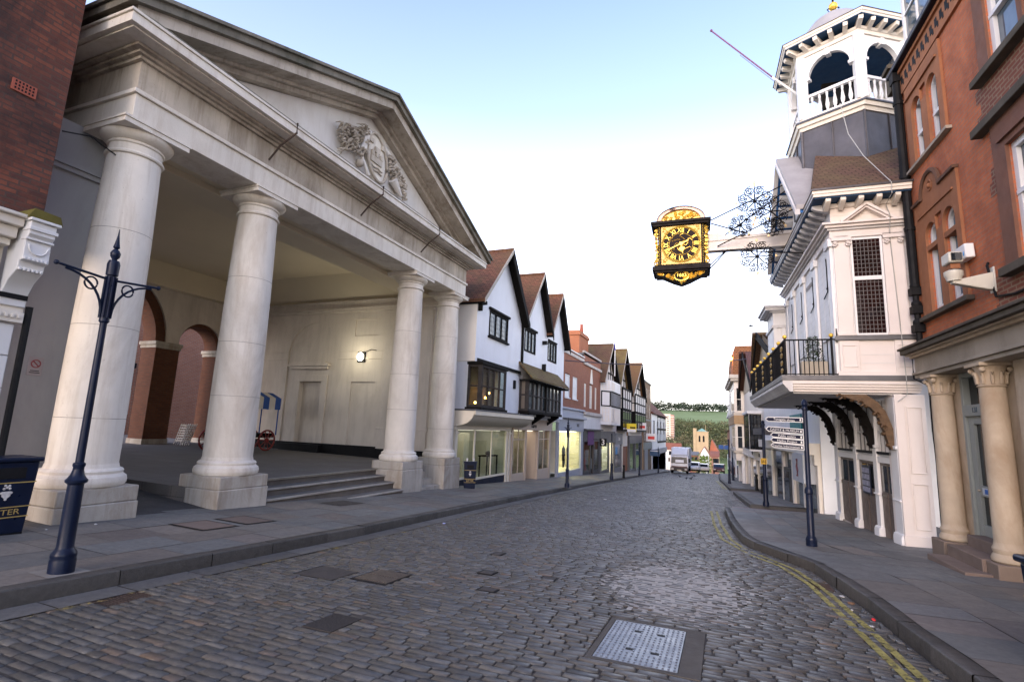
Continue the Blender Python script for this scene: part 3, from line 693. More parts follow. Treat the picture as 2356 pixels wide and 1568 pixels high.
po = bpy.data.objects.new('lamp_light', pl_); COL.objects.link(po); po.parent = lamp; po.location = (0, -1.1, .1)
# notice on the grey pier
ns = thing('notice', 'small white no-entry style notice plate on the grey painted pier', 'sign', (-10.29, 4.83, 2.3))
MB().box(-10.299, -10.285, 4.72, 4.92, 2.16, 2.46).build('plate', plain('faded notice', (.36, .33, .34), .5), ns, bevel=.004)
m = MB(FL(-10.28)).tube([(4.82+.06*math.cos(a), 0, 2.35+.06*math.sin(a)) for a in np.linspace(0, 6.283, 20, endpoint=False)], .009, 6, True); m.tube([(4.78, 0, 2.39), (4.86, 0, 2.31)], .008, 6)
m.build('prohibition_ring', plain('faded red', (.3, .07, .08), .6), ns)
MB(FL(-10.284)).box(4.75, 4.89, 0, .003, 2.2, 2.21).box(4.76, 4.88, 0, .003, 2.23, 2.24).build('print', IRON, ns)
# back street seen through the arches
bs = thing('brick_building', 'orange brick building in the back street behind the hall arches', 'building', (-29, 22, 0))
MB(FL(-27)).wall(15.2, 34, 0, 6.3, [(16.0, 16.7, 1.5, 2.7)], 0, .15).build('wall', BACKB, bs, recalc=False)
MB(FY(15.2)).wall(-40, -27, 0, 6.3).build('wall', BACKB, bs, recalc=False)
MB().box(-40, -26.9, 15.1, 34, 6.301, 6.6).build('parapet', WHITEP, bs)
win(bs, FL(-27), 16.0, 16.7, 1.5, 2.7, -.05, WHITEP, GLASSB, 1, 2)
MB(FL(-26.9)).tube([(15.7, 0, .4), (15.72, 0, 3.0), (16.3, .05, 3.5), (16.35, .05, 3.75)], .07, 8).box(16.2, 16.55, -.05, .2, 3.75, 4.0).build('drainpipe', IRON, bs)
# ---------------------------------------------------------------- brick house and shopfront at the left edge
lb = thing('corner_shop', 'dark old brick house over a white shopfront at the near left corner', 'building', (-9.6, 1, 0))
MB(FL(-9.1)).wall(-9, 4.02, 4.2, 12.5).build('wall', OLDB, lb, recalc=False)
MB().add([(-9.1, 4.02, 4.2), (-20, 4.02, 4.2), (-20, 4.02, 12.5), (-9.1, 4.02, 12.5)], [(0, 1, 2, 3)]).build('wall', OLDB, lb)
MB().box(-18, -8.95, -9, 4.15, 12.5, 12.7).build('roof', STONED, lb)
fr = FL(-9.1)
m = MB(fr).box(3.38, 3.66, -.01, .02, 6.03, 6.2); m.build('air_brick', plain('terracotta', (.33, .085, .05), .8), lb)
m = MB(fr)
for i in range(6):
    for j in range(3): m.box(3.41+.04*i, 3.43+.04*i, .021, .024, 6.055+.05*j, 6.085+.05*j)
m.build('vent_slots', BLACKP, lb, kind=None)
m = MB(fr).box(-9, 3.7, -.3, .42, 4.18, 4.23); m.box(-9, 3.68, -.3, .36, 4.06, 4.179); m.box(-9, 3.66, -.3, .28, 3.9, 4.059); m.box(-9, 3.64, -.3, .2, 3.8, 3.899)
m.build('cornice', CREAMP, lb, bevel=.012)
MB(fr).box(-9, 3.64, -.3, .05, 3.1, 3.799).build('fascia', plain('shop fascia stone paint', (.5, .45, .38), .7, stain=(.3, .26, .2)), lb)
# console bracket
m = MB(fr)
pr = [(.0, 4.16), (.46, 4.16), (.46, 3.98), (.40, 3.92), (.42, 3.62), (.34, 3.6), (.33, 3.5), (.16, 3.36), (.06, 3.2), (.05, 3.02), (0, 3.02)]
m.prism(pr, 0, 3.7, 4.0)
m.build('console_bracket', WHITEP, lb, bevel=.012)
m = MB(fr).box(3.68, 4.03, -.05, .5, 4.161, 4.2); m.box(3.69, 4.02, .3, .48, 4.03, 4.08); m.box(3.69, 4.01, .3, .44, 3.9, 3.93)
m.tube([(3.85+.11*math.cos(a), .425, 3.84+.13*math.sin(a)) for a in np.linspace(math.pi, 2*math.pi, 10)], .012, 6)
for i in range(6): m.box(3.715+.047*i, 3.745+.047*i, .34, .428, 3.62, 3.66); m.box(3.715+.047*i, 3.745+.047*i, .3, .355, 3.48, 3.52)
m.build('bracket_carving', WHITEP, lb, bevel=.006)
MB(fr).prism([(3.66, 4.2), (4.06, 4.2), (4.02, 4.32), (3.72, 4.34)], 1, -.1, .46).build('bracket_flashing', plain('mossy lead', (.12, .10, .02), .9, var=.4), lb)
m = MB(fr).box(3.3, 4.0, -.1, .02, 2.95, 3.12); m.box(3.32, 4.0, -.1, .06, 2.8, 2.949)
for i in range(9): m.box(3.36+.07*i, 3.4+.07*i, .061, .085, 2.86, 2.91)
m.build('pilaster_capital', CREAMP, lb, bevel=.006)
MB(fr).box(3.2, 4.0, -.05, .07, 3.121, 3.19).build('capital_band', BLACKP, lb)
m = MB(fr)
for i in range(7): m.box(3.28, 3.94, -.1, .01-.002*(i % 2), -.3+.44*i, .135+.44*i)
m.build('pilaster', WHITEP, lb, bevel=.014)
MB(fr).box(-9, 3.27, -.4, -.12, -.3, 3.099).build('shop_window_surround', WHITEP, lb)
MB(fr).tube([(4.06, .02, 3.05), (4.06, .02, -.1)], .045, 8).build('drainpipe', BLACKP, lb)
MB().tube([(-9.06, 4.03, 5.75), (-9.3, 4.5, 5.98), (-9.5, 5.0, 5.96)], .012, 6).build('cable', BLACKP, lb)
# ---------------------------------------------------------------- white timber house with the bay
AMB = emit('warm lamp glow', 'ffb35a', 9)
WOODW = plain('bleached oak', (.045, .04, .037), .8, .12, var=.35, ns=4, bump=.4, bs=20)
INT = plain('dim room', (.16, .13, .10), .9)
h1 = thing('gabled_house', 'white limewashed gabled house with dark oriel window beside the columned hall', 'building', (-10, 21, 0))
X1 = -9.2; fr = FL(X1)
y0, y1, ze, yp, zp, zr = 18.62, 23.72, 6.75, 21.35, 9.62, 6.75
m = MB(fr).wall(y0, y1, 4.22, ze, [(19.82, 21.92, 5.47, 6.62)], 0, .12)
m.quad((y0, 0, ze), (y1, 0, ze), (yp, 0, zp)); m.build('wall', LIMEW, h1, recalc=False)
m = MB().add([(X1, y0, 4.22), (-16, y0, 4.22), (-16, y0, ze), (X1, y0, ze)], [(0, 1, 2, 3)])
m.add([(X1, y0, 4.22), (X1, y1, 4.22), (-16, y1, 4.22), (-16, y0, 4.22)], [(0, 1, 2, 3)])
m.build('side_wall', LIMEC, h1)
m = MB().box(-15, -9.45, y0+.05, y1, 2.2, 4.219); m.box(-12.5, X1-.02, 21.1, y1+.03, 2.27, 4.219); m.build('lower_wall', LIMEW, h1)
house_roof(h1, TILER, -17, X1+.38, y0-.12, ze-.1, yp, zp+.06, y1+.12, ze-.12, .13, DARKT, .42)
m = MB(fr).box(y0-.1, y0+.3, -2, .3, ze-.16, ze-.02); m.box(y0+.02, y0+.1, .02, .2, ze-.45, ze-.17); m.build('eaves_timber', DARKT, h1)
m = MB(fr).box(y0+.2, y1, .0, .06, 4.22, 4.36); m.build('sill_beam', DARKT, h1)
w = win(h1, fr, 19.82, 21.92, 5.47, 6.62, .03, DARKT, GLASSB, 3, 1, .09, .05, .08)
m = MB(fr)
for i in range(1, 12): m.box(19.9+.162*i, 19.908+.162*i, -.01, .0, 5.55, 6.54)
for j in range(1, 5): m.box(19.9, 21.84, -.012, -.002, 5.55+.2*j, 5.558+.2*j)
m.build('leading', LEAD, w)
m = MB(fr).box(19.72, 22.02, -.05, .1, 6.621, 6.72); m.box(19.74, 22.0, -.05, .1, 5.39, 5.469); m.build('window_hood', DARKT, h1, bevel=.008)
# oriel with its lamps inside
bx = -8.78; fb = FL(bx)
w = win(h1, fb, 18.5, 21.02, 2.36, 4.06, 0, WOODW, GLASSC, 4, 2, .1, .05, .09, name='oriel_window')
w2 = win(h1, FY(18.5), -9.42, bx-.09, 2.36, 4.06, 0, WOODW, GLASSC, 1, 2, .09, .05, .09, name='oriel_side_window')
m = MB(fb)
for i in range(1, 16): m.box(18.6+.145*i, 18.606+.145*i, -.055, -.05, 2.45, 3.98)
for j in range(1, 8): m.box(18.6, 20.92, -.057, -.051, 2.44+.2*j, 2.446+.2*j)
m.build('leading', LEAD, w)
MB().box(-9.44, bx+.05, 18.42, 21.1, 4.061, 4.17).build('oriel_head', DARKT, h1, bevel=.01); MB().box(-9.44, bx+.06, 18.4, 21.12, 2.25, 2.359).build('oriel_sill', DARKT, h1, bevel=.01)
m = MB().add([(-9.43, 18.52, 2.36), (-9.43, 21, 2.36), (-9.43, 21, 4.06), (-9.43, 18.52, 4.06)], [(0, 1, 2, 3)]); m.build('room', INT, h1)
m = MB()
for y, z in ((19.15, 3.05), (19.9, 3.0), (20.02, 3.02), (19.7, 2.8), (18.75, 2.55)): m.ball((-9.15, y, z), .05, 8, 6)
m.build('room_lamps', AMB, h1)
m = MB(fr).box(22.9, 23.12, 0, .05, 3.45, 3.85); m.build('wall_slot', BLACKP, h1)
# ground floor shop with coved hood
S1 = -9.5; fs = FL(S1)
CREAM2 = plain('cream shopfront paint', (.74, .66, .52), .5, .35, var=.06, ns=2, stain=(.5, .42, .3), samt=.25)
COVE = plain('cove plaster', (.52, .47, .38), .8, var=.06)
N = 9; arc = [(-.0+.75*math.sin(math.pi/2*i/N), 1.62+.53*(1-math.cos(math.pi/2*i/N))) for i in range(N+1)]
m = MB(fs).prism([(-.2, 1.62)]+arc+[(.75, 2.2), (-.2, 2.2)], 0, 17.95, 24.6); m.build('coved_hood', COVE, h1)
m = MB(fs).box(17.9, 24.65, -.2, .8, 2.2, 2.26); m.build('hood_lead', LEAD, h1)
m = MB(fs).box(17.92, 24.63, .752, .79, 2.04, 2.199)
m.prism([(a, b) for a, b in [(-.1, 1.62)]+[(p+.002, z) for p, z in arc]+[(.75, 2.19), (-.1, 2.19)]], 0, 17.88, 17.949)
m.build('hood_fascia', CREAM2, h1)
cp = MB(fs)
rs = random.Random(5)
for i in range(12):
    y = 19.3+.22*i; cp.tube([(y+.2*t, .30+.05*math.sin(i*2+t*5), 1.80+.04*math.sin(i+t*7)) for t in (0, .3, .6, 1)], .008, 5)
cp.build('painted_scroll', plain('grey script', (.16, .15, .14), .8), h1)
m = MB(fs).box(17.75, 23.5, -.1, .06, 1.45, 1.6); m.box(17.7, 23.55, -.1, .1, 1.601, 1.64)
for y in (17.85, 22.95, 23.3): m.box(y, y+.2, -.08, .03, -1.0, 1.449); m.box(y-.04, y+.24, -.08, .07, 1.3, 1.37)
m.box(19.5, 19.62, -.02, .03, -1.0, 1.449); m.box(21.25, 21.31, -.02, .03, -.55, 1.449)
m.box(18.1, 19.5, -.02, .03, -.47, -.38); m.box(21.31, 22.95, -.02, .03, -.57, -.48); m.build('shopfront', CREAM2, h1, bevel=.006)
m = MB(fs).box(19.62, 22.95, -.05, .0, -1.1, -.571); m.box(18.05, 19.5, -.05, .0, -1.1, -.471); m.build('stallriser', NAVY, h1)
MB(fs).box(19.62, 21.25, -.02, .028, -.57, -.48).build('window_rail', CREAM2, h1)
for a, b in ((18.05, 19.5), (19.62, 21.25), (21.31, 22.95)): MB(fs).box(a, b, -.012, -.006, -.48, 1.45).build('pane', GLASSC, h1)
def room(parent, fs, s0, s1, z0, z1, dep=1.6, mat=None, glow=None, gk=None):
    m = MB(fs); q = -dep
    m.add([(s0, -.06, z0), (s1, -.06, z0), (s1, q, z0), (s0, q, z0), (s0, -.06, z1), (s1, -.06, z1), (s1, q, z1), (s0, q, z1)], [(0, 1, 2, 3), (4, 5, 6, 7), (2, 3, 7, 6), (0, 3, 7, 4), (1, 2, 6, 5)])
    m.build('shop_interior', mat or INT, parent)
    if glow: MB(fs).box(s0+.2, s1-.2, q*.8, -.25, z1-.05, z1-.02).build('ceiling_light', emit(*glow), parent)
room(h1, fs, 17.95, 23.0, -.6, 1.48, 1.6, plain('grey green room', (.46, .44, .39), .9), ('dim shop light', 'fff3e2', .55))
m = MB(fs).box(20.4, 20.9, -1.3, -.9, -.6, 1.3); m.build('display_screen', CREAMP, h1)
m = MB(fs).box(20.95, 21.2, -1.25, -1.2, -.6, 1.3); m.build('display_curtain', plain('sage cloth', (.18, .26, .14), .9), h1)
m = MB(fs).box(18.2, 19.3, -1.0, -.9, -.4, .75); m.build('display_board', BLACKP, h1)
tb = MB(fs).box(21.45, 22.7, -.7, -.25, .28, .33)
for y in (21.5, 22.6):
    for d in (-.66, -.3): tb.box(y, y+.05, d, d+.05, -.6, .28)
tb.build('display_table', DARKT, h1); MB(fs).ball((22.0, -.45, .42), .12, 10, 8, (1.6, 1, .8)).build('display_item', BLACKP, h1)
# ---------------------------------------------------------------- twin gabled white house
h2 = thing('gabled_house', 'white house with two gables above a dark jettied window row and beige shop', 'building', (-10, 27.5, 0))
fr = FL(X1)
g = ((23.75, 7.1, 26.0, 9.85, 27.75, 7.0), (27.75, 7.0, 29.65, 9.6, 31.35, 6.75))
m = MB(fr).wall(23.75, 31.35, 2.2, 6.75, [(24.18, 25.85, 5.48, 6.66), (28.0, 29.68, 5.48, 6.66)], 0, .12)
m.quad((23.75, 0, 6.75), (27.75, 0, 6.75), (27.75, 0, 7.0), (26.0, 0, 9.85), (23.75, 0, 7.1)); m.quad((27.75, 0, 6.75), (31.35, 0, 6.75), (29.65, 0, 9.6), (27.75, 0, 7.0)); m.build('wall', LIMEW, h2, recalc=False)
MB().box(-15, X1-.2, 23.76, 31.34, 2.05, 6.74).build('rear_wall', LIMEW, h2)
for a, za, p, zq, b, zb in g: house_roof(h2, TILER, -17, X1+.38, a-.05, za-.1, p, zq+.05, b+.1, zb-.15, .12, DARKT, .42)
for a, b in ((24.18, 25.85), (28.0, 29.68)):
    w = win(h2, fr, a, b, 5.48, 6.66, .03, DARKT, GLASSB, 3, 1, .09, .06, .08); m = MB(fr)
    for i in range(1, 9): m.box(a+.08+.165*i, a+.088+.165*i, -.01, .0, 5.56, 6.58)
    for j in range(1, 4): m.box(a+.08, b-.08, -.012, -.002, 5.56+.25*j, 5.568+.25*j)
    m.build('leading', LEAD, w)
m = MB(fr).box(23.8, 26.0, .0, .08, 6.67, 6.78); m.box(28.0, 29.7, 0, .06, 6.67, 6.74); m.box(23.75, 23.87, 0, .1, 4.7, 7.0); m.build('window_head', DARKT, h2)
bx = -8.72; fb = FL(bx)
m = MB().prism([(-8.45, 4.06), (X1, 4.86), (X1, 4.76), (-8.45, 3.98)], 1, 23.5, 30.1); m.build('lean_to_roof', TILEG, h2)
m = MB(FL(-8.45))
for i in range(34): m.box(23.55+.195*i, 23.63+.195*i, -.7, -.02, 3.9, 3.98)
m.build('rafter_ends', DARKT, h2)
MB().box(X1, bx-.1, 23.78, 29.25, 2.45, 3.99).build('jetty_room', INT, h2)
w = win(h2, fb, 23.75, 29.3, 2.45, 4.0, 0, WOODW, glass_dark('old glass', '33393a', '545c5c', .08), 8, 2, .1, .06, .09, name='jettied_window')
win(h2, FY(23.75), X1, bx-.09, 2.45, 4.0, 0, WOODW, GLASSD, 1, 2, .1, .08, .09, name='jettied_side_window')
m = MB().box(X1, bx+.06, 23.65, 29.4, 2.32, 2.449); m.box(X1, bx+.03, 26.45, 26.62, 2.44, 4.0); m.build('jetty_sill', DARKT, h2, bevel=.01)
for y in (24.0, 26.4, 29.0): MB(FY(y)).prism([(X1-.3, 1.95), (X1-.3, 1.75), (-8.75, 2.25), (-8.75, 2.32), (X1-.3, 2.32)], 1, -.08, .08).build('jetty_bracket', DARKT, h2)
BEIGE = plain('beige shop paint', (.50, .40, .31), .55, .35, var=.06, ns=2)
m = MB(fs).box(23.75, 30.0, -.1, .08, 1.5, 2.0); m.box(23.7, 30.05, -.1, .16, 2.0, 2.08); m.build('shop_fascia', BEIGE, h2, bevel=.008)
text('Karen', .34, BLACKP, h2, (S1+.085, 26.7, 1.74), (0, 1, 0), (0, 0, 1), 'shop_name', .008)
m = MB(fs)
for y in (23.62, 25.5, 27.5, 29.6): m.box(y, y+.2, -.1, .05, -1.5, 1.5)
for a, b in ((23.82, 25.5), (27.7, 29.6)): m.box(a, b, -.05, .02, -1.4, -.62); m.box((a+b)/2-.03, (a+b)/2+.03, -.04, .0, -.62, 1.5); m.box(a, b, -.04, .0, 1.0, 1.05)
m.box(25.7, 25.78, -1.2, -.05, -1.4, 1.5); m.box(27.42, 27.5, -1.2, -.05, -1.4, 1.5); m.box(26.1, 27.2, -1.25, -1.2, -1.4, -.5)
m.build('shopfront', BEIGE, h2, bevel=.006)
for a, b in ((23.82, 25.5), (27.7, 29.6)): MB(fs).box(a, b, -.03, -.024, -.62, 1.5).build('pane', GLASSC, h2)
room(h2, fs, 23.8, 29.7, -1.35, 1.5, 2.0, plain('brown room', (.30, .23, .19), .9), ('dim shop light', 'fff3e2', .55))
def clothes(parent, fs, ys, d, z, cols, h=.9):
    for i, y in enumerate(ys):
        c = cols[i % len(cols)]; mm = plain('cloth %s' % str(c), c, .9)
        MB(fs).lathe([(.03, h), (.06, h*.98), (.2, h*.86), (.17, h*.5), (.24, .0)], (y, d), 10, z).build('garment', mm, parent)
clothes(h2, fs, (24.2, 24.9, 26.6, 28.2, 29.1), -.6, -.55, ((.03, .035, .08), (.25, .05, .04), (.4, .02, .03), (.1, .1, .1), (.2, .17, .14)))
# ---------------------------------------------------------------- red brick building with the grey lit shop, then the arched one
b1 = thing('brick_building', 'red brick building with white sash windows over the lit grey clothes shop', 'building', (-10, 35, 0))
XB1 = -9.6; fr = FL(XB1)
m = MB(fr).wall(31.35, 38.05, 2.4, 7.0, [(31.9, 32.3, 3.75, 5.35), (33.1, 34.35, 3.72, 5.36), (35.05, 36.35, 3.72, 5.3)], 0, .14); m.build('wall', REDB, b1, recalc=False)
MB().prism([(-9.62, 7.0), (-12.6, 9.2), (-15.6, 7.0)], 1, 31.4, 38.0).build('roof', TILEG, b1)
STB = plain('stone band', (.55, .5, .44), .85, stain=(.3, .27, .22))
MB(fr).box(31.36, 38.05, -.05, .06, 6.68, 6.9).build('stone_band', STB, b1); MB(fr).box(31.36, 38.05, -.3, .1, 7.0, 7.08).build('coping', WHITEP, b1)
for a, b in ((31.9, 32.3), (33.1, 34.35), (35.05, 36.35)): win(b1, fr, a, b, 3.74, 5.3, -.03, WHITEP, plain('blind white', (.75, .75, .74), .5), 1, 2, .08, .05, .06, sill=.08)
ch = MB().box(-11.9, -10.9, 41.6, 44.8, 7.0, 9.9); ch.box(-12.0, -10.8, 41.5, 44.9, 9.5, 9.75); ch.build('chimney', brick('chimney brick', (.46, .15, .06), (.38, .12, .05), (.3, .2, .14)), b1)
MB().lathe([(.16, 11.2), (.2, 11.3), (.14, 12.2), (.17, 12.3)], (-11.4, 44.2), 12, -1.4).build('chimney_pot', plain('terracotta', (.33, .085, .05), .8), b1)
SHG = plain('pale grey shop paint', (.36, .38, .43), .5, .35, var=.06)
m = MB(fr).box(31.6, 38.2, -.1, .3, 2.36, 2.5); m.box(31.6, 38.1, -.1, .05, 2.5, 2.95); m.box(31.55, 38.15, -.1, .16, 2.95, 3.08); m.box(31.6, 38.1, -.1, .08, 1.5, 2.36)
m.box(31.6, 31.9, -.1, .06, -1.7, 1.5); m.box(37.4, 38.05, -.1, .06, -1.9, 1.5); m.box(31.9, 37.4, -.1, .03, -1.9, -1.1); m.box(34.4, 34.5, -.05, .0, -1.1, 1.5); m.build('shopfront', SHG, b1, bevel=.01)
text('REISS', .3, plain('dark grey letter', (.10, .10, .11), .6), b1, (XB1+.085, 36.4, 1.92), (0, 1, 0), (0, 0, 1), 'shop_name', .008)
room(b1, fr, 31.9, 37.4, -1.1, 1.5, 2.0, plain('shop cream', (.78, .72, .58), .9), ('shop light', 'fff2cf', 2.6))
for a, b in ((31.9, 34.4), (34.5, 37.4)): MB(fr).box(a, b, -.03, -.024, -1.1, 1.5).build('pane', GLASSC, b1)
def mannequin(parent, base, frn, dress, skinc=(.5, .4, .3)):
    o, a, n = frn; P = lambda s, d, z: tuple(o+a*s+n*d+Vector((0, 0, z))); s, d, z = base
    pts = [P(s, d, z+.85), P(s, d, z+1.1), P(s, d, z+1.32), P(s, d, z+1.42), P(s, d, z+1.5), P(s-.09, d, z+.8), P(s-.1, d, z+.45), P(s-.1, d, z+.04), P(s+.09, d, z+.8), P(s+.11, d+.05, z+.45), P(s+.1, d, z+.04), P(s-.2, d, z+1.3), P(s-.3, d, z+1.08), P(s-.18, d+.1, z+.92), P(s+.2, d, z+1.3), P(s+.26, d, z+1.05), P(s+.22, d+.05, z+.8)]
    ed = [(0, 1), (1, 2), (2, 3), (3, 4), (0, 5), (5, 6), (6, 7), (0, 8), (8, 9), (9, 10), (2, 11), (11, 12), (12, 13), (2, 14), (14, 15), (15, 16)]
    rd = [.14, .11, .13, .05, .04, .09, .06, .04, .09, .06, .04, .055, .042, .035, .055, .042, .035]
    return skin('mannequin', dress, pts, ed, rd, parent, sub=1)
mannequin(b1, (35.0, -.55, -1.0), fr, BLACKP); mannequin(b1, (34.0, -.7, -1.0), fr, plain('tan cloth', (.45, .33, .2), .9)); mannequin(b1, (36.3, -.7, -1.0), fr, plain('pale cloth', (.55, .48, .36), .9))
b2 = thing('brick_building', 'red brick building with tall arched cream windows over the dark shop with purple banner', 'building', (-10, 41, 0))
m = MB(fr).wall(38.05, 44.0, 2.7, 7.45, [(38.3, 39.0, 3.35, 5.15), (40.1, 41.0, 3.3, 5.25), (41.9, 42.6, 3.3, 5.1)], 0, .12); m.build('wall', REDB, b2, recalc=False)
MB().box(-15, -9.6, 38.05, 44, 7.3, 7.44).build('roof', LEAD, b2)
m = MB(fr).box(38.0, 44.05, -.1, .12, 6.55, 6.75); m.box(38.0, 44.05, -.1, .07, 7.451, 7.6); m.box(38.0, 44.05, -.1, .2, 2.75, 3.0); m.build('stone_band', STB, b2)
MB(fr).prism([(40.1, 5.26), (41.0, 5.26), (40.65, 6.4), (40.45, 6.4)], 1, 0, .05).build('carved_niche', CREAMP, b2)
for a, b in ((38.3, 39.0), (40.1, 41.0), (41.9, 42.6)): win(b2, fr, a, b, 3.32, 5.12, -.03, CREAMP, plain('blind cream', (.66, .62, .55), .6), 1, 2, .12, .05, .06)
MB(fr).box(38.1, 44.0, -.1, .05, 1.72, 2.74).build('blank_fascia', WHITEP, b2)
SHD = plain('charcoal shop paint', (.045, .047, .052), .5, .35)
m = MB(fr).box(38.1, 44.0, -.1, .1, .75, 1.7); m.box(38.05, 44.05, -.1, .3, 1.62, 1.719)
for y in (38.1, 40.4, 41.6, 43.5): m.box(y, y+.35, -.1, .03, -2.1, .75)
m.box(38.45, 40.4, -.08, .0, -2.1, -1.45); m.box(41.95, 43.5, -.08, .0, -2.1, -1.5); m.build('shopfront', SHD, b2)
MB(fr).box(39.3, 41.3, .101, .13, .5, 1.55).build('purple_banner', plain('purple cloth', (.12, .035, .15), .7), b2)
room(b2, fr, 38.4, 43.6, -1.9, .75, 2.0, plain('dark room', (.10, .09, .08), .9))
for y in (38.9, 39.9): MB(fr).box(y, y+.25, -.5, -.45, -.9, .0).build('lit_panel', emit('amber panel', 'ffc35a', 2.5), b2)
clothes(b2, fr, (41.0, 42.4, 43.0, 38.7), -.6, -1.5, ((.25, .03, .03), (.03, .1, .06), (.5, .5, .5), (.1, .1, .12)))
for a, b in ((38.45, 40.4), (41.95, 43.5)): MB(fr).box(a, b, -.03, -.024, -1.45, .75).build('pane', GLASSC, b2)
# ---------------------------------------------------------------- black and white gabled houses further down
def timber(m, y0, y1, z0, z1, n, w=.16, mid=0):
    for i in range(n+1):
        y = y0+(y1-y0)*i/n; m.box(y-w/2, y+w/2, 0, .04, z0, z1)
    for z in (z0, z1): m.box(y0, y1, 0, .042, z-w/2, z+w/2)
    for k in range(mid):
        z = z0+(z1-z0)*(k+1)/(mid+1); m.box(y0, y1, 0, .041, z-w/2, z+w/2)
CWH = plain('warm white plaster', (.72, .66, .58), .85, var=.08)
h3 = thing('timber_house', 'tall house with white three storey oriel and brown tiled gable above the grey shop', 'building', (-10, 47, 0))
m = MB(fr).wall(44, 50.5, 1.6, 6.0); m.quad((44, 0, 6.0), (50.5, 0, 6.0), (47.2, 0, 9.3)); m.build('wall', CWH, h3, recalc=False)
house_roof(h3, TILEB, -17, -9.1, 43.6, 5.7, 47.2, 9.4, 50.7, 5.8, .15, DARKT, .35)
m = MB(fr); timber(m, 45.2, 49.2, 6.1, 6.9, 4); m.tube([(46, .02, 7.0), (47.2, .02, 9.0)], .07, 4); m.tube([(48.4, .02, 7.0), (47.2, .02, 9.0)], .07, 4); m.build('gable_timbers', DARKT, h3)
m = MB(); X3 = -8.85
m.prism([(X1-.4, 44.1), (X3, 44.9), (X3, 49.4), (X1-.4, 50.2)], 2, 2.15, 6.0); m.build('oriel', WHITEP, h3)
fo = FL(X3)
m = MB(fo); timber(m, 44.95, 49.35, 3.75, 5.0, 8, .12); m.build('oriel_timbers', DARKT, h3)
m = MB(fo)
for i in range(14): m.box(45.0+.32*i, 45.03+.32*i, 0, .02, 2.3, 3.6)
m.build('oriel_boarding', CREAMP, h3)
win(h3, fo, 45.2, 46.4, 5.15, 5.85, .03, CREAMP, GLASSD, 3, 2, .06, .04, .05); win(h3, fo, 45.2, 46.4, 2.45, 3.55, .03, CREAMP, GLASSD, 3, 2, .06, .04, .05)
fside = (Vector((X1-.4, 44.1, 0)), Vector((.75, .8, 0)).normalized(), Vector((.8, -.75, 0)).normalized())
win(h3, fside, .2, .9, 5.15, 5.9, .03, CREAMP, GLASSD, 2, 3, .06, .04, .05); win(h3, fside, .2, .9, 2.45, 3.6, .03, CREAMP, GLASSD, 2, 3, .06, .04, .05)
m = MB(fside); m.box(.05, 1.05, 0, .04, 4.95, 5.05); m.box(.05, 1.05, 0, .04, 3.7, 3.8); m.box(.05, .15, 0, .04, 3.8, 4.95); m.box(.95, 1.05, 0, .04, 3.8, 4.95); m.build('oriel_timbers', DARKT, h3)
SH3 = plain('slate shop paint', (.09, .09, .095), .5)
m = MB(fr).box(44, 50.5, -.1, .1, .55, 1.6); m.box(44, 44.3, -.1, .05, -2.4, .55); m.box(47.6, 47.9, -.1, .05, -2.4, .55); m.box(50.2, 50.5, -.1, .05, -2.4, .55); m.box(44.3, 47.6, -.1, .0, -2.4, -1.75); m.build('shopfront', SH3, h3)
room(h3, fr, 44.3, 50.2, -2.2, .55, 2.0, plain('bright shop', (.7, .68, .6), .9), ('white shop light', 'fff4d8', 2))
MB(fr).box(44.3, 47.6, -.03, -.024, -1.75, .55).build('pane', GLASSC, h3)
MB(fr).box(46.2, 47.4, -.6, -.55, -2.0, .3).build('display_board', BLACKP, h3)
h4 = thing('timber_house', 'black and white half timbered house with steep olive brown gable roof and grey shop', 'building', (-10, 54, 0))
def bwhouse(h, y0, y1, yp, zp, ze, rm, n):
    m = MB(fr).wall(y0, y1, 1.2, ze); m.quad((y0, 0, ze), (y1, 0, ze), (yp, 0, zp-.15)); m.build('wall', CWH, h, recalc=False)
    house_roof(h, rm, -17, -8.95, y0-.35, ze-.5, yp, zp, y1+.3, ze-.5, .16, DARKT, .4)
    m = MB().box(-9.6, -9.0, y0+1.1, y1-.5, 1.7, 5.9); m.build('bay', CWH, h)
    m = MB(FL(-9.0)); timber(m, y0+1.1, y1-.5, 3.85, 5.85, n, .17, 1); timber(m, y0+1.1, y1-.5, 1.75, 3.75, n, .17, 1); m.build('bay_timbers', DARKT, h)
    for i in range(n): win(h, FL(-9.0), y0+1.2+(y1-y0-1.6)/n*i, y0+1.0+(y1-y0-1.6)/n*(i+1), 2.0, 3.6, .02, DARKT, GLASSD, 2, 2, .05, .04, .03)
    m = MB(FY(y0+1.1)); m.box(-9.6, -9.45, 0, .04, 1.7, 5.9); m.box(-9.12, -9.0, 0, .04, 1.7, 5.9); m.box(-9.6, -9.0, 0, .041, 3.7, 3.9); m.box(-9.6, -9.0, 0, .041, 4.8, 4.9); m.box(-9.6, -9.0, 0, .05, 1.7, 3.7); m.build('bay_timbers', DARKT, h)
    m = MB(fr); timber(m, y0+.4, y1-.4, ze+.1, ze+.9, n, .16); m.tube([(yp, .02, ze+.9), (yp, .02, zp-.3)], .08, 4); m.tube([(yp-1, .02, ze+.9), (yp-.1, .02, zp-.6)], .07, 4); m.tube([(yp+1, .02, ze+.9), (yp+.1, .02, zp-.6)], .07, 4); m.build('gable_timbers', DARKT, h)
bwhouse(h4, 50.5, 57.3, 53.9, 9.95, 6.1, TILEG, 4)
m = MB(fr).box(50.5, 54.3, -.1, .12, .35, 1.45); m.box(50.5, 54.3, -.1, 0, -2.7, -1.9); m.box(50.5, 50.7, -.1, .05, -2.7, .35); m.box(54.0, 54.3, -.1, .05, -2.7, .35); m.build('shopfront', plain('mid grey paint', (.16, .165, .18), .5), h4)
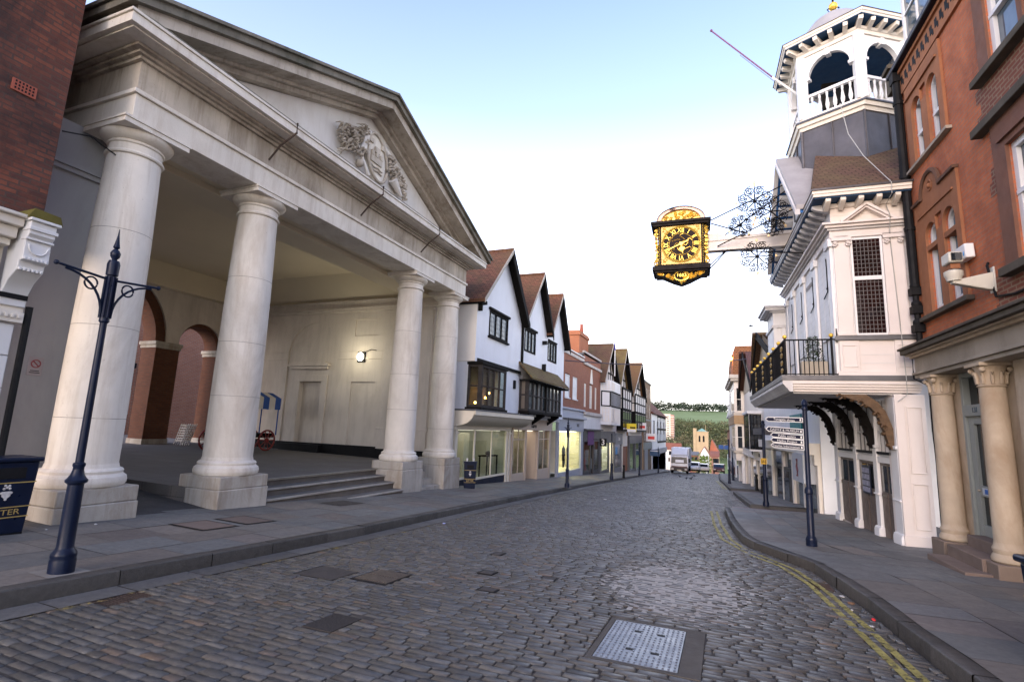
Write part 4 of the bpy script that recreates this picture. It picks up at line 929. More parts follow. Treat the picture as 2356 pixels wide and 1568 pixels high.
text('Lush', .5, WHITEP, h4, (XB1+.13, 52.4, .9), (0, 1, 0), (0, 0, 1), 'shop_name', .01)
MB(fr).box(50.7, 54.0, -.03, -.02, -1.9, .35).build('pane', glass_dark('grey shop glass', '55575a', '7a7876', .1), h4)
MB(fr).box(51.2, 52.2, -.018, -.01, -.6, .1).build('blue_poster', plain('blue print', (.05, .25, .5), .5), h4)
m = MB(fr).box(54.4, 57.3, -.1, .1, .1, 1.2); m.box(54.4, 54.7, -.1, .08, -2.8, 1.2); m.build('shop_fascia', CREAMP, h4)
m = MB(fr).box(54.7, 57.3, -.2, -.05, -2.8, .1); m.build('timber_door', plain('orange brown wood', (.24, .09, .04), .6, var=.2), h4)
h5 = thing('timber_house', 'half timbered house with orange brown gable roof, next before the brown brick block', 'building', (-10, 64, 0))
bwhouse(h5, 58.6, 68.6, 65.0, 9.9, 6.0, tiles('orange brown tiles', (.24, .12, .05), (.2, .10, .045), (.17, .12, .04), var=.5), 5)
MB().box(-14, -9.75, 57.3, 58.6, -3, 5.4).build('brick_link', REDB, h5)
m = MB(fr).box(58.6, 68.6, -.1, .12, .3, 1.2); m.box(58.6, 59.0, -.1, .1, -3.2, .3); m.box(63, 63.4, -.1, .1, -3.2, .3); m.box(68.2, 68.6, -.1, .1, -3.2, .3); m.box(59, 63, -.1, .05, -3.2, -2.6); m.build('shopfront', SH3, h5)
MB(fr).box(59, 68.2, -.06, -.05, -3, .3).build('pane', glass_dark('green shop glass', '1d2a2a', '3d5250', .08), h5)
h6 = thing('brick_block', 'tall narrow brown brick block with flat roof beyond the timbered gables', 'building', (-10, 73, 0))
BROWNB = brick('brown stock brick', (.25, .16, .09), (.2, .125, .07), (.2, .16, .12), var=.4)
m = MB(FL(-9.4)).wall(69.0, 77.0, -4, 8.3, [(70+2.4*i, 71+2.4*i, z, z+1.8) for i in range(3) for z in (3.6, .6)]+[(70+2.4*i, 71+2.4*i, 6.4, 7.6) for i in range(3)], 0, .15); m.build('wall', BROWNB, h6, recalc=False)
MB().add([(-9.4, 69, -4), (-14, 69, -4), (-14, 69, 8.3), (-9.4, 69, 8.3)], [(0, 1, 2, 3)]).build('side_wall', BROWNB, h6)
MB().box(-14, -9.25, 68.95, 77.05, 8.301, 8.5).build('roof', LEAD, h6)
for i in range(3):
    for z, z2 in ((3.6, 5.4), (.6, 2.4), (6.4, 7.6)): win(h6, FL(-9.4), 70+2.4*i, 71+2.4*i, z, z2, -.05, CREAMP, GLASSD, 1, 2, .09, .05, .05)
m = MB(FL(-9.4)).box(69, 77, 0, .15, -.6, .3); m.box(69, 77, 0, .06, 3.2, 3.35); m.build('fascia', plain('grey green paint', (.2, .22, .2), .6), h6)
MB(FL(-9.4)).box(70, 73, .01, .05, -3.5, -.6).build('roller_shutter', boards('shutter', (.35, .35, .35), .1), h6)
h7 = thing('white_house', 'white fronted house with red brown tiled roof at the far end of the row', 'building', (-10, 86, 0))
MB(FL(-9.3)).wall(77, 97, -6, 4.4, [(79+4.5*i, 80.6+4.5*i, 1.4, 3.4) for i in range(4)], 0, .15).build('wall', WHITEP, h7, recalc=False)
MB().add([(-9.3, 77, -6), (-14, 77, -6), (-14, 77, 4.4), (-9.3, 77, 4.4)], [(0, 1, 2, 3)]).build('side_wall', WHITEP, h7)
MB().prism([(-8.9, 4.3), (-11.8, 6.9), (-14.6, 4.3)], 1, 76.8, 97.2).build('roof', tiles('dark red tiles', (.19, .075, .05), (.15, .06, .04), (.12, .07, .04), var=.4), h7)
for i in range(4): win(h7, FL(-9.3), 79+4.5*i, 80.6+4.5*i, 1.4, 3.4, -.05, DARKT, GLASSD, 2, 2, .1, .06, .05)
m = MB(FL(-9.3)); timber(m, 84, 97, .2, 4.2, 6, .3, 1); m.build('timbers', DARKT, h7)
MB(FL(-9.3)).box(77, 97, 0, .2, -1.6, -.8).build('shop_fascia', plain('mixed fascia', (.2, .2, .22), .6), h7)
MB(FL(-9.3)).box(78, 96, -.02, .0, -5, -1.6).build('shop_windows', GLASSD, h7)
# ---------------------------------------------------------------- guildhall on the right (authored in the right side's own frame: v away from street, u down the street)
RF = RIGHT
BLUE = plain('deep blue soffit paint', (.012, .055, .13), .6, .3, var=.2)
BLUEL = plain('bright blue soffit paint', (.02, .11, .30), .6, .3, var=.2)
PINKW = plain('dawn warmed joinery', (.66, .60, .555), .5, .35, var=.06, ns=2, bump=.06, stain=(.5, .43, .36), samt=.35)  # dawn glow on the guildhall's near end is put into this white
GREYW = plain('grey white joinery', (.60, .585, .57), .55, .35, var=.12, ns=2, stain=(.25, .23, .21), samt=.5)
WBOARD = boards('white weatherboard', (.68, .675, .66), .17, .55, (.5, .48, .44))
FRIEZE = boards('dawn warmed boards', (.70, .63, .56), .2)  # white boarding with the same dawn warmth put into its colour
gh = thing('guildhall', 'white timber guildhall with balcony, bracketed eaves and open bell turret', 'building', (0, 3.3, 0), RF)
# ground floor
fs_ = FY(0.0)
m = MB().box(-.56, -.02, 0.0, .6, -.6, 2.66); m.build('corner_wall', PINKW, gh, bevel=.01)
m = MB(fs_)
for z0, z1 in ((-.1, .82), (1.02, 2.4)):
    for a, b, c, e in ((-.36, -.08, z0, z0+.025), (-.36, -.08, z1-.025, z1), (-.36, -.335, z0+.026, z1-.026), (-.105, -.08, z0+.026, z1-.026)): m.box(a, b, .001, .02, c, e)
m.box(-.57, -.40, .0, .03, -.3, 2.66); m.box(-.585, .0, 0, .05, -.6, -.22); m.build('wall_panel_moulding', PINKW, gh, bevel=.006)
fd = FR(-.5)
POSTS = ((.05, .45), (1.45, 1.72), (3.1, 3.38), (5.0, 5.4))
for i, (a, b) in enumerate(POSTS):
    m = MB(fd).box(a, b, 0, .07, -.75, 2.6)
    m.box(a-.03, b+.03, 0, .11, 1.5, 1.57); m.box(a-.02, b+.02, 0, .10, .42, .46); m.build('post', WHITEP, gh, bevel=.012)
    z = gz(13.4+a)+.14
    MB(fd).prism([(.0, z-.2), (.13, z-.2), (.13, z+.2), (.11, z+.26), (.08, z+.28), (0, z+.28)], 0, a-.05, b+.05).build('post_foot', WHITEP, gh, bevel=.02)
DOORW = plain('brown door paint', (.115, .085, .07), .45, .4, var=.25, ns=3, bump=.2)
for (a0, a), (b, b1_) in zip(POSTS, POSTS[1:]):
    s, e = a, b; mid = (s+e)/2
    d = MB(fd).box(s, e, -.12, .0, -.62, 1.16).build('door', DOORW, gh)
    p = MB(fd)
    for q0, q1 in ((s+.1, mid-.07), (mid+.07, e-.1)):
        for k in range(4): x = q0+(q1-q0)*k/4; p.box(x+.01, x+(q1-q0)/4-.01, .001, .015, -.55, .4)
        p.box(q0-.03, q1+.03, .001, .03, .41, .5)
    p.build('boarding', DOORW, d)
    for q0, q1 in ((s+.1, mid-.07), (mid+.07, e-.1)): MB(fd).box(q0, q1, .001, .006, .52, 1.1).build('pane', GLASSD, d)
    MB(fd).box(s, e, -.12, .05, 1.17, 1.3).build('transom', WHITEP, gh)
    f = MB(fd).box(s, e, -.1, .02, 1.31, 1.36)
    for k in range(5): x = s+(e-s)*k/4; f.box(x-.02, x+.02, -.06, .01, 1.36, 2.6)
    f.box(s, e, -.06, .01, 1.85, 1.9); f.build('fanlight_frame', GREYW, gh); MB(fd).box(s, e, -.05, -.04, 1.36, 2.6).build('fanlight', GLASSD, gh)
    MB(fd).box(s-.02, e+.02, -.1, .05, -.8, -.63).build('doorstep', PLINTH, gh)
    MB(fd).box(s, e, .02, .06, 1.36, 1.42).build('planter_ledge', BLACKP, gh)
pst = MB(fd).box(2.1, 2.75, .03, .05, .35, 1.05).build('poster_frame', NAVY, gh)
m = MB(fd)
for i in range(5):
    for j in range(4): m.box(2.16+.12*i, 2.25+.12*i, .051, .054, .4+.155*j, .52+.155*j)
m.build('poster', plain('pale print', (.30, .31, .42), .5, var=.6, ns=9), pst)
# carved brackets under the balcony
BRK = plain('carved dark oak', (.009, .007, .006), .7, .12, var=.4, ns=7, bump=.5, bs=30)
BRG = plain('carved gilt oak', (.10, .055, .024), .5, .4, .1, var=.5, ns=7, bump=.6, bs=28)
for i, (a, b) in enumerate(POSTS):
    m = MB(FR(0)); c = (a+b)/2
    up = [(.58, 1.5), (.56, 1.9), (.68, 2.3), (.82, 2.5), (1.02, 2.655)]
    lo = [(1.65, 2.655), (1.42, 2.6), (1.14, 2.49), (.95, 2.37), (.84, 2.22), (.77, 2.0), (.71, 1.78), (.66, 1.58), (.63, 1.48)]
    m.prism(up+lo, 0, c-.085, c+.085)
    for dd, z in ((1.42, 2.6), (1.28, 2.54), (1.02, 2.41), (.87, 2.24), (.79, 2.05), (.73, 1.82), (.66, 1.58)): m.ball((c, dd, z), .048, 10, 7, (1.6, 1, 1))
    for dd, z in ((1.55, 2.6), (1.15, 2.46), (.85, 2.22), (.75, 1.95)): m.tube([(c-.13, dd+.05*math.cos(t), z+.05*math.sin(t)) for t in np.linspace(0, 5, 9)], .02, 5)
    m.build('carved_bracket', BRG if i == 0 else BRK, gh)
# balcony slab
U0, U1 = -.02, 7.4
m = MB().box(-2.45, -.35, U0+.2, U1, 2.66, 2.70); m.build('balcony_soffit', plain('grey soffit', (.48, .465, .45), .7), gh)
for nm, p0, z0, z1, mt in (('fascia_moulding', .13, 2.661, 2.715, PINKW), ('fascia_moulding', .08, 2.716, 2.77, PINKW), ('fascia_moulding', .04, 2.771, 2.83, PINKW), ('fascia_moulding', .0, 2.831, 2.90, PINKW)):
    MB().box(-2.68+p0, -.03, U0+p0, U1-p0, z0+.04, z1+.04).build(nm, mt, gh)
MB(FR(-2.68)).prism([(.0, 2.945), (.006, 2.87), (-.09, 2.75), (-.13, 2.69), (-.2, 2.69), (-.2, 2.945)], 0, U0-.002, U1).build('front_fascia', GREYW, gh)
MB().box(-2.7, -.02, U0-.02, U1, 2.946, 3.06).build('balcony_deck', LEAD, gh)
# railing with gilt balls and scrolls
VR = -2.6
m = MB().box(VR-.02, VR+.02, .0, U1, 3.86, 3.89); m.box(VR-.015, VR+.015, 0, U1, 3.08, 3.1); m.box(VR+.02, -1.56, .0, .04, 3.86, 3.89); m.box(VR+.02, -1.56, .005, .035, 3.08, 3.1)
for i in range(1, 74):
    if i % 9: u = i*.1; m.tube([(VR, u, 3.0), (VR, u, 3.87)], .009, 5)
for i in range(1, 11): v = VR+.095*i; m.tube([(v, .02, 3.0), (v, .02, 3.87)], .011, 5)
for i in range(9): m.tube([(VR, .02+.92*i, 3.0), (VR, .02+.92*i, 3.9)], .025, 6)
m.tube([(-1.66, .02, 3.0), (-1.66, .02, 3.95)], .025, 6); m.tube([(-1.55, .02, 3.8), (-1.55, .02, 4.12)], .012, 5)
rail = m.build('balcony_railing', IRON, gh)
for i in range(9): MB().ball((VR, .02+.92*i, 3.95), .05, 10, 8).build('gilt_ball', GOLD, rail)
MB().ball((-1.66, .02, 3.97), .05, 10, 8).build('gilt_ball', GOLD, rail)
sp = lambda c, r, n=14, tn=1.6, a0=0, ax=(0, 1): [(c[0]+(r*(1-.75*t))*math.cos(a0+tn*2*math.pi*t), c[1]+(r*(1-.75*t))*math.sin(a0+tn*2*math.pi*t)) for t in np.linspace(0, 1, n)]
for k in (1, 3, 5, 7):
    m = MB()
    for z in (3.2, 3.38, 3.56, 3.72):
        for sg in (-1, 1): m.tube([(VR-.015, .02+.92*k-.46+sg*abs(p), q) for p, q in sp((.06, z), .07)], .011, 5)
    m.build('gilt_scroll', plain('aged gilding', (.42, .27, .07), .4, .5, .7, var=.4, ns=20), rail)
# upper storey, side
MB().box(-1.52, -.03, .05, 6.4, 3.001, 7.0).build('upper_wall', WBOARD, gh)
f = FY(.05)
m = MB(f).box(-1.5, -.04, .001, .012, 3.02, 3.84); m.box(-1.56, -.02, 0, .06, 3.0, 3.14)
for a, b in ((-1.46, -1.18), (-.42, -.14)):
    m.box(a-.05, b+.05, .012, .05, 3.141, 3.84)
    for q in ((a, b, 3.24, 3.26), (a, b, 3.72, 3.74), (a, a+.02, 3.261, 3.719), (b-.02, b, 3.261, 3.719)): m.box(q[0], q[1], .0505, .066, q[2], q[3])
m.build('apron_panelling', PINKW, gh, bevel=.005)
m = MB(f)
for z in (3.33, 3.52): m.box(-1.1, -.5, .013, .018, z, z+.012)
m.build('board_joint', GREYW, gh)
m = MB(f).box(-1.6, -.02, 0, .09, 3.85, 3.9); m.box(-1.58, -.02, 0, .06, 3.901, 3.95); m.build('sill_band', LEAD, gh)
m = MB(f).box(-1.5, -1.2, .001, .05, 3.951, 6.3); m.box(-.54, -.14, .001, .05, 3.951, 6.3); m.box(-1.53, -1.17, .0, .08, 3.951, 4.02); m.box(-.57, -.1, 0, .08, 3.951, 4.02); m.build('pilaster', PINKW, gh, bevel=.008)
for c in (-1.35, -.34):
    m = MB(f); m.box(c-.2, c+.2, .0, .11, 6.16, 6.24)
    for sg in (-1, 1): m.tube([(c+sg*.14, .1, 6.1)]+[(c+sg*.13+p, .09, 6.08+q) for p, q in sp((0, 0), .06)], .02, 5)
    m.build('capital', PINKW, gh, bevel=.006)
w = win(gh, f, -1.17, -.55, 3.96, 6.22, .045, WHITEP, glass_dark('red curtained glass', '2a0a0c', '120a0c', .12), 1, 1, .045, .03, .04, name='leaded_window')
MB(f).box(-1.13, -.6, .02, .05, 5.22, 5.31).build('transom', WHITEP, w)
m = MB(f)
for i in range(1, 7): m.box(-1.12+.0745*i-.006, -1.12+.0745*i+.006, .028, .036, 4.0, 5.22); m.box(-1.12+.0745*i-.006, -1.12+.0745*i+.006, .028, .036, 5.31, 6.17)
for j in range(1, 13): m.box(-1.12, -.6, .029, .037, 4.0+.097*j-.006, 4.0+.097*j+.006)
for j in range(1, 9): m.box(-1.12, -.6, .029, .037, 5.31+.097*j-.006, 5.31+.097*j+.006)
m.build('leading', plain('lead came', (.10, .09, .085), .6), w)
# entablature round the side and the front
for p, z0, z1, mt in ((.05, 6.25, 6.42, PINKW), (.1, 6.421, 6.47, GREYW), (.16, 6.471, 6.53, PINKW), (.22, 6.531, 6.58, PINKW)):
    MB().box(-1.52-p, -.03, .05-p, 6.45, z0, z1).build('entablature', mt, gh, bevel=.006)
m = MB(f)
a, b, c, zb, zc = -1.36, -.3, -.83, 6.58, 6.98
for k0, k1, dd in ((0, .07, .2), (.071, .12, .15)):
    for s0, s1 in ((a, c), (b, c)): m.prism([(s0, zb-k0+.04), (s1, zc-k0+.04), (s1, zc-k1+.04), (s0, zb-k1+.04)], 1, 0, dd)
m.build('window_pediment', PINKW, gh)
MB(f).box(-1.52, -.03, .001, .01, 6.581, 7.0).build('frieze_boarding', FRIEZE, gh)
m = MB().box(-1.6, -.03, -.02, 6.42, 6.98, 7.08); m.build('eaves_moulding', FRIEZE, gh)
MB().box(-1.9, -.03, -.34, 7.0, 7.1, 7.13).build('eaves_soffit', BLUE, gh)
m = MB().box(-1.93, -.03, -.38, -.3, 7.131, 7.2); m.box(-1.95, -.03, -.4, -.3, 7.201, 7.27); m.build('eaves_fascia', CREAMP, gh)  # eaves cream at the near end, grey streetside: dawn light put into paint
m = MB().box(-1.93, -1.8, -.295, 7.0, 7.131, 7.2); m.box(-1.95, -1.8, -.295, 7.02, 7.201, 7.27); m.build('eaves_fascia', GREYW, gh)
for v in (-1.62, -1.32, -.97, -.62, -.27): MB(FY(0)).prism([(.02, 7.099), (.33, 7.099), (.33, 7.03), (.27, 6.98), (.02, 6.9)], 0, v-.055, v+.055).build('eaves_bracket', CREAMP, gh, bevel=.01)
for i in range(19): u = .1+.37*i; MB(FR(-1.52)).prism([(.02, 7.099), (.36, 7.099), (.36, 7.03), (.3, 6.98), (.02, 6.9)], 0, u-.06, u+.06).build('eaves_bracket', GREYW, gh, bevel=.01)
# front pilasters and shutters
m = MB(FR(-1.52))
for u in (.2, 1.75, 3.3, 4.85, 6.15): m.box(u-.15, u+.15, .001, .06, 3.0, 6.25); m.box(u-.2, u+.2, 0, .1, 6.05, 6.24)
m.build('front_pilaster', WHITEP, gh, bevel=.008)
for a in (.5, 2.05, 3.6, 5.15):
    m = MB(FR(-1.52)).box(a, a+.9, .001, .035, 4.0, 6.0); m.box(a+.43, a+.47, .036, .04, 4.0, 6.0); sh = m.build('window_shutter', WBOARD, gh)
    m = MB(FR(-1.52)).tube([(a-.03, .05, 5.9), (a-.03, .05, 5.1), (a+.3, .06, 5.0)], .014, 5); m.ball((a-.1, .06, 5.15), .035, 8, 6); m.build('shutter_stay', IRON, sh)
m = MB(FR(-1.52))
for i in range(5): m.tube([(2.15+.16*i+p, .05, 5.75+q) for p, q in sp((0, 0), .07)], .012, 4)
m.build('wall_ornament', plain('grey cast relief', (.35, .35, .36), .7), gh)
m = MB().box(-1.95, -1.53, 6.5, 8.0, 3.0, 5.95); m.build('end_bay', WHITEP, gh)
m = MB().box(-2.0, -1.5, 6.45, 8.1, 5.4, 5.5); m.box(-2.05, -1.5, 6.4, 8.1, 5.951, 6.0); m.box(-2.25, -1.5, 6.25, 8.2, 6.1, 6.17); m.box(-2.2, -1.5, 6.3, 8.2, 6.001, 6.099); m.build('bay_cornice', GREYW, gh)
m = MB(FY(6.5)); m.box(-1.94, -1.84, .001, .04, 3, 5.4); m.box(-1.7, -1.58, .001, .04, 3, 5.5); m.build('bay_pilaster', WHITEP, gh)
# roofs: tiled slope facing up the street and the lead covered gable
m = MB().add([(-1.97, -.42, 7.271), (.9, -.42, 7.271), (.9, 3.3, 10.3), (-1.0, 3.3, 10.3)], [(0, 1, 2, 3)])
m.add([(-1.97, -.42, 7.271), (-1.97, 7.0, 7.271), (-1.0, 7.0, 8.0), (-1.0, 3.3, 10.3)], [(0, 1, 2, 3)])
m.build('roof', TILEB, gh)
MB().box(-1.97, .5, -.425, -.3, 7.272, 7.32).build('eaves_lead', LEADS, gh)
GU, GZ = 3.3, 9.95
gz0 = lambda u: GZ-1.0*abs(u-GU)
for sg in (-1, 1):
    e = GU+sg*2.65
    MB(FR(0)).prism([(GU, GZ), (e, gz0(e)), (e, gz0(e)+.12), (GU, GZ+.12)], 1, -.9, 2.1).build('gable_roof', LEADG, gh)
    MB(FR(0)).prism([(GU, GZ-.14), (e, gz0(e)-.14), (e, gz0(e)+.0), (GU, GZ-.001)], 1, 2.02, 2.14).build('raking_fascia', GREYW, gh)
    MB(FR(0)).prism([(GU, GZ-.1), (e, gz0(e)-.1), (e, gz0(e)-.05), (GU, GZ-.05)], 1, 1.5, 2.019).build('gable_soffit', BLUEL, gh)
    for k in range(9):
        u = GU+sg*(.18+.28*k)
        MB(FR(0)).prism([(u-.07, gz0(u-.07)-.12), (u+.07, gz0(u+.07)-.12), (u+.07, gz0(u+.07)-.24), (u-.07, gz0(u-.07)-.24)], 1, 1.52, 1.95).build('modillion', GREYW, gh)
MB(FR(-1.52)).prism([(GU-2.5, 7.28), (GU+2.5, 7.28), (GU, GZ-.12)], 1, -.3, .0).build('gable_wall', WHITEP, gh)
# bell turret
TV, TU = -.17, 3.31
def hexp(r, a0=30): return [(TV+r*math.cos(R(a0+60*k)), TU+r*math.sin(R(a0+60*k))) for k in range(6)]
def hexpr(name, mat, r0, r1, z0, z1, par=None, bevel=0):
    a, b = hexp(r0), hexp(r1); m = MB()
    m.add([(*p, z0) for p in a]+[(*p, z1) for p in b], [tuple(range(6))[::-1], tuple(range(6, 12))]+[(i, (i+1) % 6, 6+(i+1) % 6, 6+i) for i in range(6)])
    return m.build(name, mat, par or gh, bevel=bevel)
hexpr('turret_drum', LEADS, 1.56, 1.54, 8.2, 10.4)
for k in range(6):
    p, q = hexp(1.565)[k], hexp(1.565)[(k+1) % 6]
    m = MB().tube([(*p, 8.3), (*p, 10.4)], .035, 6); mx_ = ((p[0]+q[0])/2, (p[1]+q[1])/2); m.tube([(*mx_, 8.3), (*mx_, 10.4)], .022, 6); m.build('lead_roll', LEADS, gh)
hexpr('turret_cornice', CREAMP, 1.58, 1.62, 10.4, 10.5); hexpr('turret_cornice', CREAMP, 1.67, 1.71, 10.501, 10.6); hexpr('turret_flashing', LEAD, 1.75, 1.73, 10.601, 10.66)
hexpr('turret_floor', CREAMP, 1.6, 1.6, 10.661, 10.76)
V6 = hexp(1.46)
for p in V6: MB().box(p[0]-.13, p[0]+.13, p[1]-.13, p[1]+.13, 10.761, 12.72).build('turret_post', WHITEP, gh, bevel=.012)
for k in range(6):
    p, q = Vector(V6[k]).to_3d(), Vector(V6[(k+1) % 6]).to_3d(); a = (q-p).normalized(); n = Vector((a.y, -a.x, 0)); L = (q-p).length
    f6 = (p, a, n); bal = MB(f6)
    bal.box(.12, L-.12, -.05, .05, 11.42, 11.5); bal.box(.12, L-.12, -.045, .045, 10.77, 10.83)
    prof = [(.028, 0), (.028, .06), (.045, .1), (.055, .2), (.035, .34), (.022, .44), (.032, .5), (.032, .58)]
    for i in range(6): bal.lathe(prof, (.25+(L-.5)*i/5, 0), 8, 10.83)
    bal.build('balustrade', WHITEP, gh)
    N = 12; cx = L/2; rx = L/2-.2; arc = [(cx-rx*math.cos(math.pi*i/N), 12.02+.55*math.sin(math.pi*i/N)) for i in range(N+1)]
    ar = MB(f6)
    for d0, d1 in ((-.06, .06),):
        ar.prism([(.1, 12.02)]+[(.1, 12.72), (cx, 12.72)]+arc[:N//2+1][::-1], 1, d0, d1); ar.prism([(cx, 12.72), (L-.1, 12.72), (L-.1, 12.02)]+arc[N//2:][::-1], 1, d0, d1)
    ar.box(.1, .24, -.08, .08, 11.95, 12.03); ar.box(L-.24, L-.1, -.08, .08, 11.95, 12.03); ar.box(cx-.06, cx+.06, -.08, .1, 12.5, 12.7)
    ar.build('turret_arch', WHITEP, gh)
hexpr('turret_entablature', CREAMP, 1.58, 1.6, 12.721, 12.82); hexpr('turret_entablature', CREAMP, 1.62, 1.66, 12.821, 12.88)
hexpr('turret_ceiling', BLUE, 1.4, 1.4, 12.70, 12.719)
hexpr('turret_soffit', BLUE, 1.95, 1.95, 13.0, 13.02); hexpr('turret_eaves', CREAMP, 1.96, 1.98, 13.021, 13.08); hexpr('turret_eaves', CREAMP, 2.0, 2.02, 13.081, 13.15); hexpr('turret_roof_edge', TILEB, 2.05, 1.9, 13.151, 13.24)
for k in range(6):
    p, q = hexp(1.62)[k], hexp(1.62)[(k+1) % 6]; p2, q2 = hexp(1.9)[k], hexp(1.9)[(k+1) % 6]
    for i in range(5):
        t_ = i/5; A = Vector((p[0]+(q[0]-p[0])*t_, p[1]+(q[1]-p[1])*t_, 0)); B = Vector((p2[0]+(q2[0]-p2[0])*t_, p2[1]+(q2[1]-p2[1])*t_, 0)); d = (B-A).normalized(); s = Vector((-d.y, d.x, 0))
        MB((A, s, d)).prism([(-.1, 12.8), (.26, 12.9), (.28, 12.999), (-.1, 12.999)], 0, -.055, .055).build('turret_bracket', CREAMP, gh)
dm = [(1.5, 13.2), (1.3, 13.42), (1.1, 13.6), (.95, 13.8), (.82, 14.05), (.66, 14.28), (.42, 14.48), (.18, 14.58), (.08, 14.66)]
TV -= .14; MB().lathe(dm, (TV, TU), 24).build('turret_dome', LEADG, gh)
m = MB().tube([(TV, TU, 14.65), (TV, TU, 16.2)], .03, 6); m.tube([(TV-.1, TU, 14.72), (TV-.16, TU, 14.85), (TV-.03, TU, 14.95)], .02, 5); m.tube([(TV+.1, TU, 14.72), (TV+.16, TU, 14.85), (TV+.03, TU, 14.95)], .02, 5)
m.build('finial_rod', IRON, gh); MB().ball((TV, TU, 14.93), .13, 14, 10).build('finial_ball', GOLD, gh)
TV += .14; MB().lathe([(.05, 12.2), (.1, 12.15), (.26, 12.05), (.3, 11.7), (.36, 11.4), (.48, 11.2), (.46, 11.19)], (TV, TU), 20).build('bell', IRON, gh)
m = MB().box(TV-.6, TV+.6, TU-.06, TU+.06, 12.2, 12.32); m.box(TV-.6, TV-.5, TU-.06, TU+.06, 10.76, 12.2); m.box(TV+.5, TV+.6, TU-.06, TU+.06, 10.76, 12.2); m.build('bell_frame', DARKT, gh)
m = MB().tube([(-.83, 1.3, 10.4), (-.75, 1.1, 9.4), (-.6, .6, 8.5), (-.42, -.1, 7.6), (-.41, -.42, 7.3)], .009, 6)
m.tube([(-.42, -.44, 7.3), (-.42, -.42, 7.05), (-.42, -.02, 6.95), (-.42, -.2, 6.6), (-.4, -.02, 6.2), (-.35, -.04, 4.1), (-.33, -.06, 3.0), (-.35, -.1, 2.65), (-.52, -.06, 2.5)], .009, 6)
m.build('conductor_cable', plain('pale cable', (.40, .40, .37), .6), gh)
# flagpole
fp = thing('flagpole', 'slim slanting flagpole rising from the bell turret', 'flagpole', (-1.37, 3.0, 12.0), RF)
MB().tube([(-1.3, 3.2, 11.9), (-2.1, 3.25, 12.82)], .035, 8).build('pole_sleeve', WHITEP, fp)
MB().tube([(-2.1, 3.25, 12.82), (-3.84, 3.3, 14.92)], .024, 8).ball((-3.85, 3.3, 14.94), .045, 8, 6).tube([(-2.05, 3.3, 12.7), (-3.0, 3.32, 13.85)], .008, 4).build('pole', plain('purple paint', (.17, .06, .13), .5), fp)
# planters on the balcony
def shrub(parent, base, r, h, n, mat, seed):
    g = np.random.default_rng(seed); V, F = [], []
    for i in range(n):
        t = g.random(); a = g.random()*6.283; rr = r*(.35+.65*g.random())*(1-.55*t); c = np.array(base)+np.array((rr*math.cos(a), rr*math.sin(a), t*h))
        d1, d2 = g.normal(size=3), g.normal(size=3); d1 /= np.linalg.norm(d1); d2 /= np.linalg.norm(d2); s = g.uniform(.012, .03); b = len(V)
        V += [tuple(c-d1*s), tuple(c+d2*s*.5), tuple(c+d1*s*1.4), tuple(c-d2*s*.5)]; F.append((b, b+1, b+2, b+3))
    return MB().add(V, F).build('foliage', mat, parent, smooth=0, recalc=False)
LEAF = plain('dark leaves', (.035, .06, .025), .6, .3, var=.5, ns=12)
for (v, u), lab in (((-1.95, .45), 'beige trough of clipped shrub behind the near end of the balcony railing'), ((-2.3, 4.6), 'grey trough of low plants behind the front balcony railing')):
    pt = thing('planter', lab, 'planter', (v, u, 3.0), RF, 'planters on the guildhall balcony')
    MB().box(v-.28, v+.28, u-.16, u+.16, 3.005, 3.42).build('trough', plain('sandstone trough', (.42, .37, .29), .8), pt, bevel=.02)
    shrub(pt, (v, u, 3.4), .26, .62, 900, LEAF, 5+int(u*10)); MB().tube([(v, u, 3.4), (v, u, 3.9)], .012, 5).build('stem', DARKT, pt)
# ---------------------------------------------------------------- projecting clock
ck = thing('projecting_clock', 'gilded black clock on a cream beam projecting over the street from the guildhall', 'clock', (-1.6, 3.6, 7.5), RF)
f = FY(3.3); CV, CZ = -4.91, 7.57
BLK = plain('black clock case', (.010, .007, .006), .55, .12, var=.3)
m = MB(f).box(CV-.7, CV+.7, -.8, -.02, 6.88, 8.26); m.build('case', BLK, ck, bevel=.01)
m = MB(f).box(CV-.92, CV+.90, -.92, .12, 8.27, 8.36); m.box(CV-.86, CV+.84, -.88, .08, 8.2, 8.2705); m2 = MB(f).box(CV-.88, CV+.86, -.9, .1, 6.72, 6.8605); m2.box(CV-.8, CV+.78, -.85, .04, 6.66, 6.7205); m2.box(CV-.82, CV+.8, -.86, .05, 6.861, 6.9); m.build('case_cornice', BLK, ck, bevel=.008); m2.build('case_base', BLK, ck, bevel=.008)
N = 16; arc = lambda r, k=1.0: [(CV+r*math.cos(math.pi*i/N), 8.36+r*.62*k*math.sin(math.pi*i/N)) for i in range(N+1)]
m = MB(f)
for r0, r1, d, mt in ((.72, .60, .06, None),):
    a, b = arc(r0), arc(r1)
    for i in range(N): m.prism([a[i], a[i+1], b[i+1], b[i]], 1, -.85, d)
m.build('curved_hood', plain('copper pink paint', (.55, .36, .27), .4, .5, .2), ck)
a, b = arc(.74), arc(.721); m = MB(f)
for i in range(N): m.prism([a[i], a[i+1], b[i+1], b[i]], 1, -.87, .1)
m.build('hood_lead', LEAD, ck)
MB(f).prism([(CV-.6, 8.36)]+arc(.6)[::-1], 1, -.8, -.03).build('hood_panel', plain('old gold ground', (.55, .36, .09), .35, .5, .6, var=.3, ns=14), ck)
m = MB(f); rs = random.Random(11)
for i in range(26):
    a_ = math.pi*(.08+.84*rs.random()); r_ = .5*rs.random()**.5; m.tube([(CV+r_*math.cos(a_)+p, -.015, 8.40+r_*.55*math.sin(a_)+q) for p, q in sp((0, 0), .06, 9, 1.2, rs.random()*6)], .016, 4)
m.build('hood_gilding', GOLD, ck)
fp_ = MB(f)
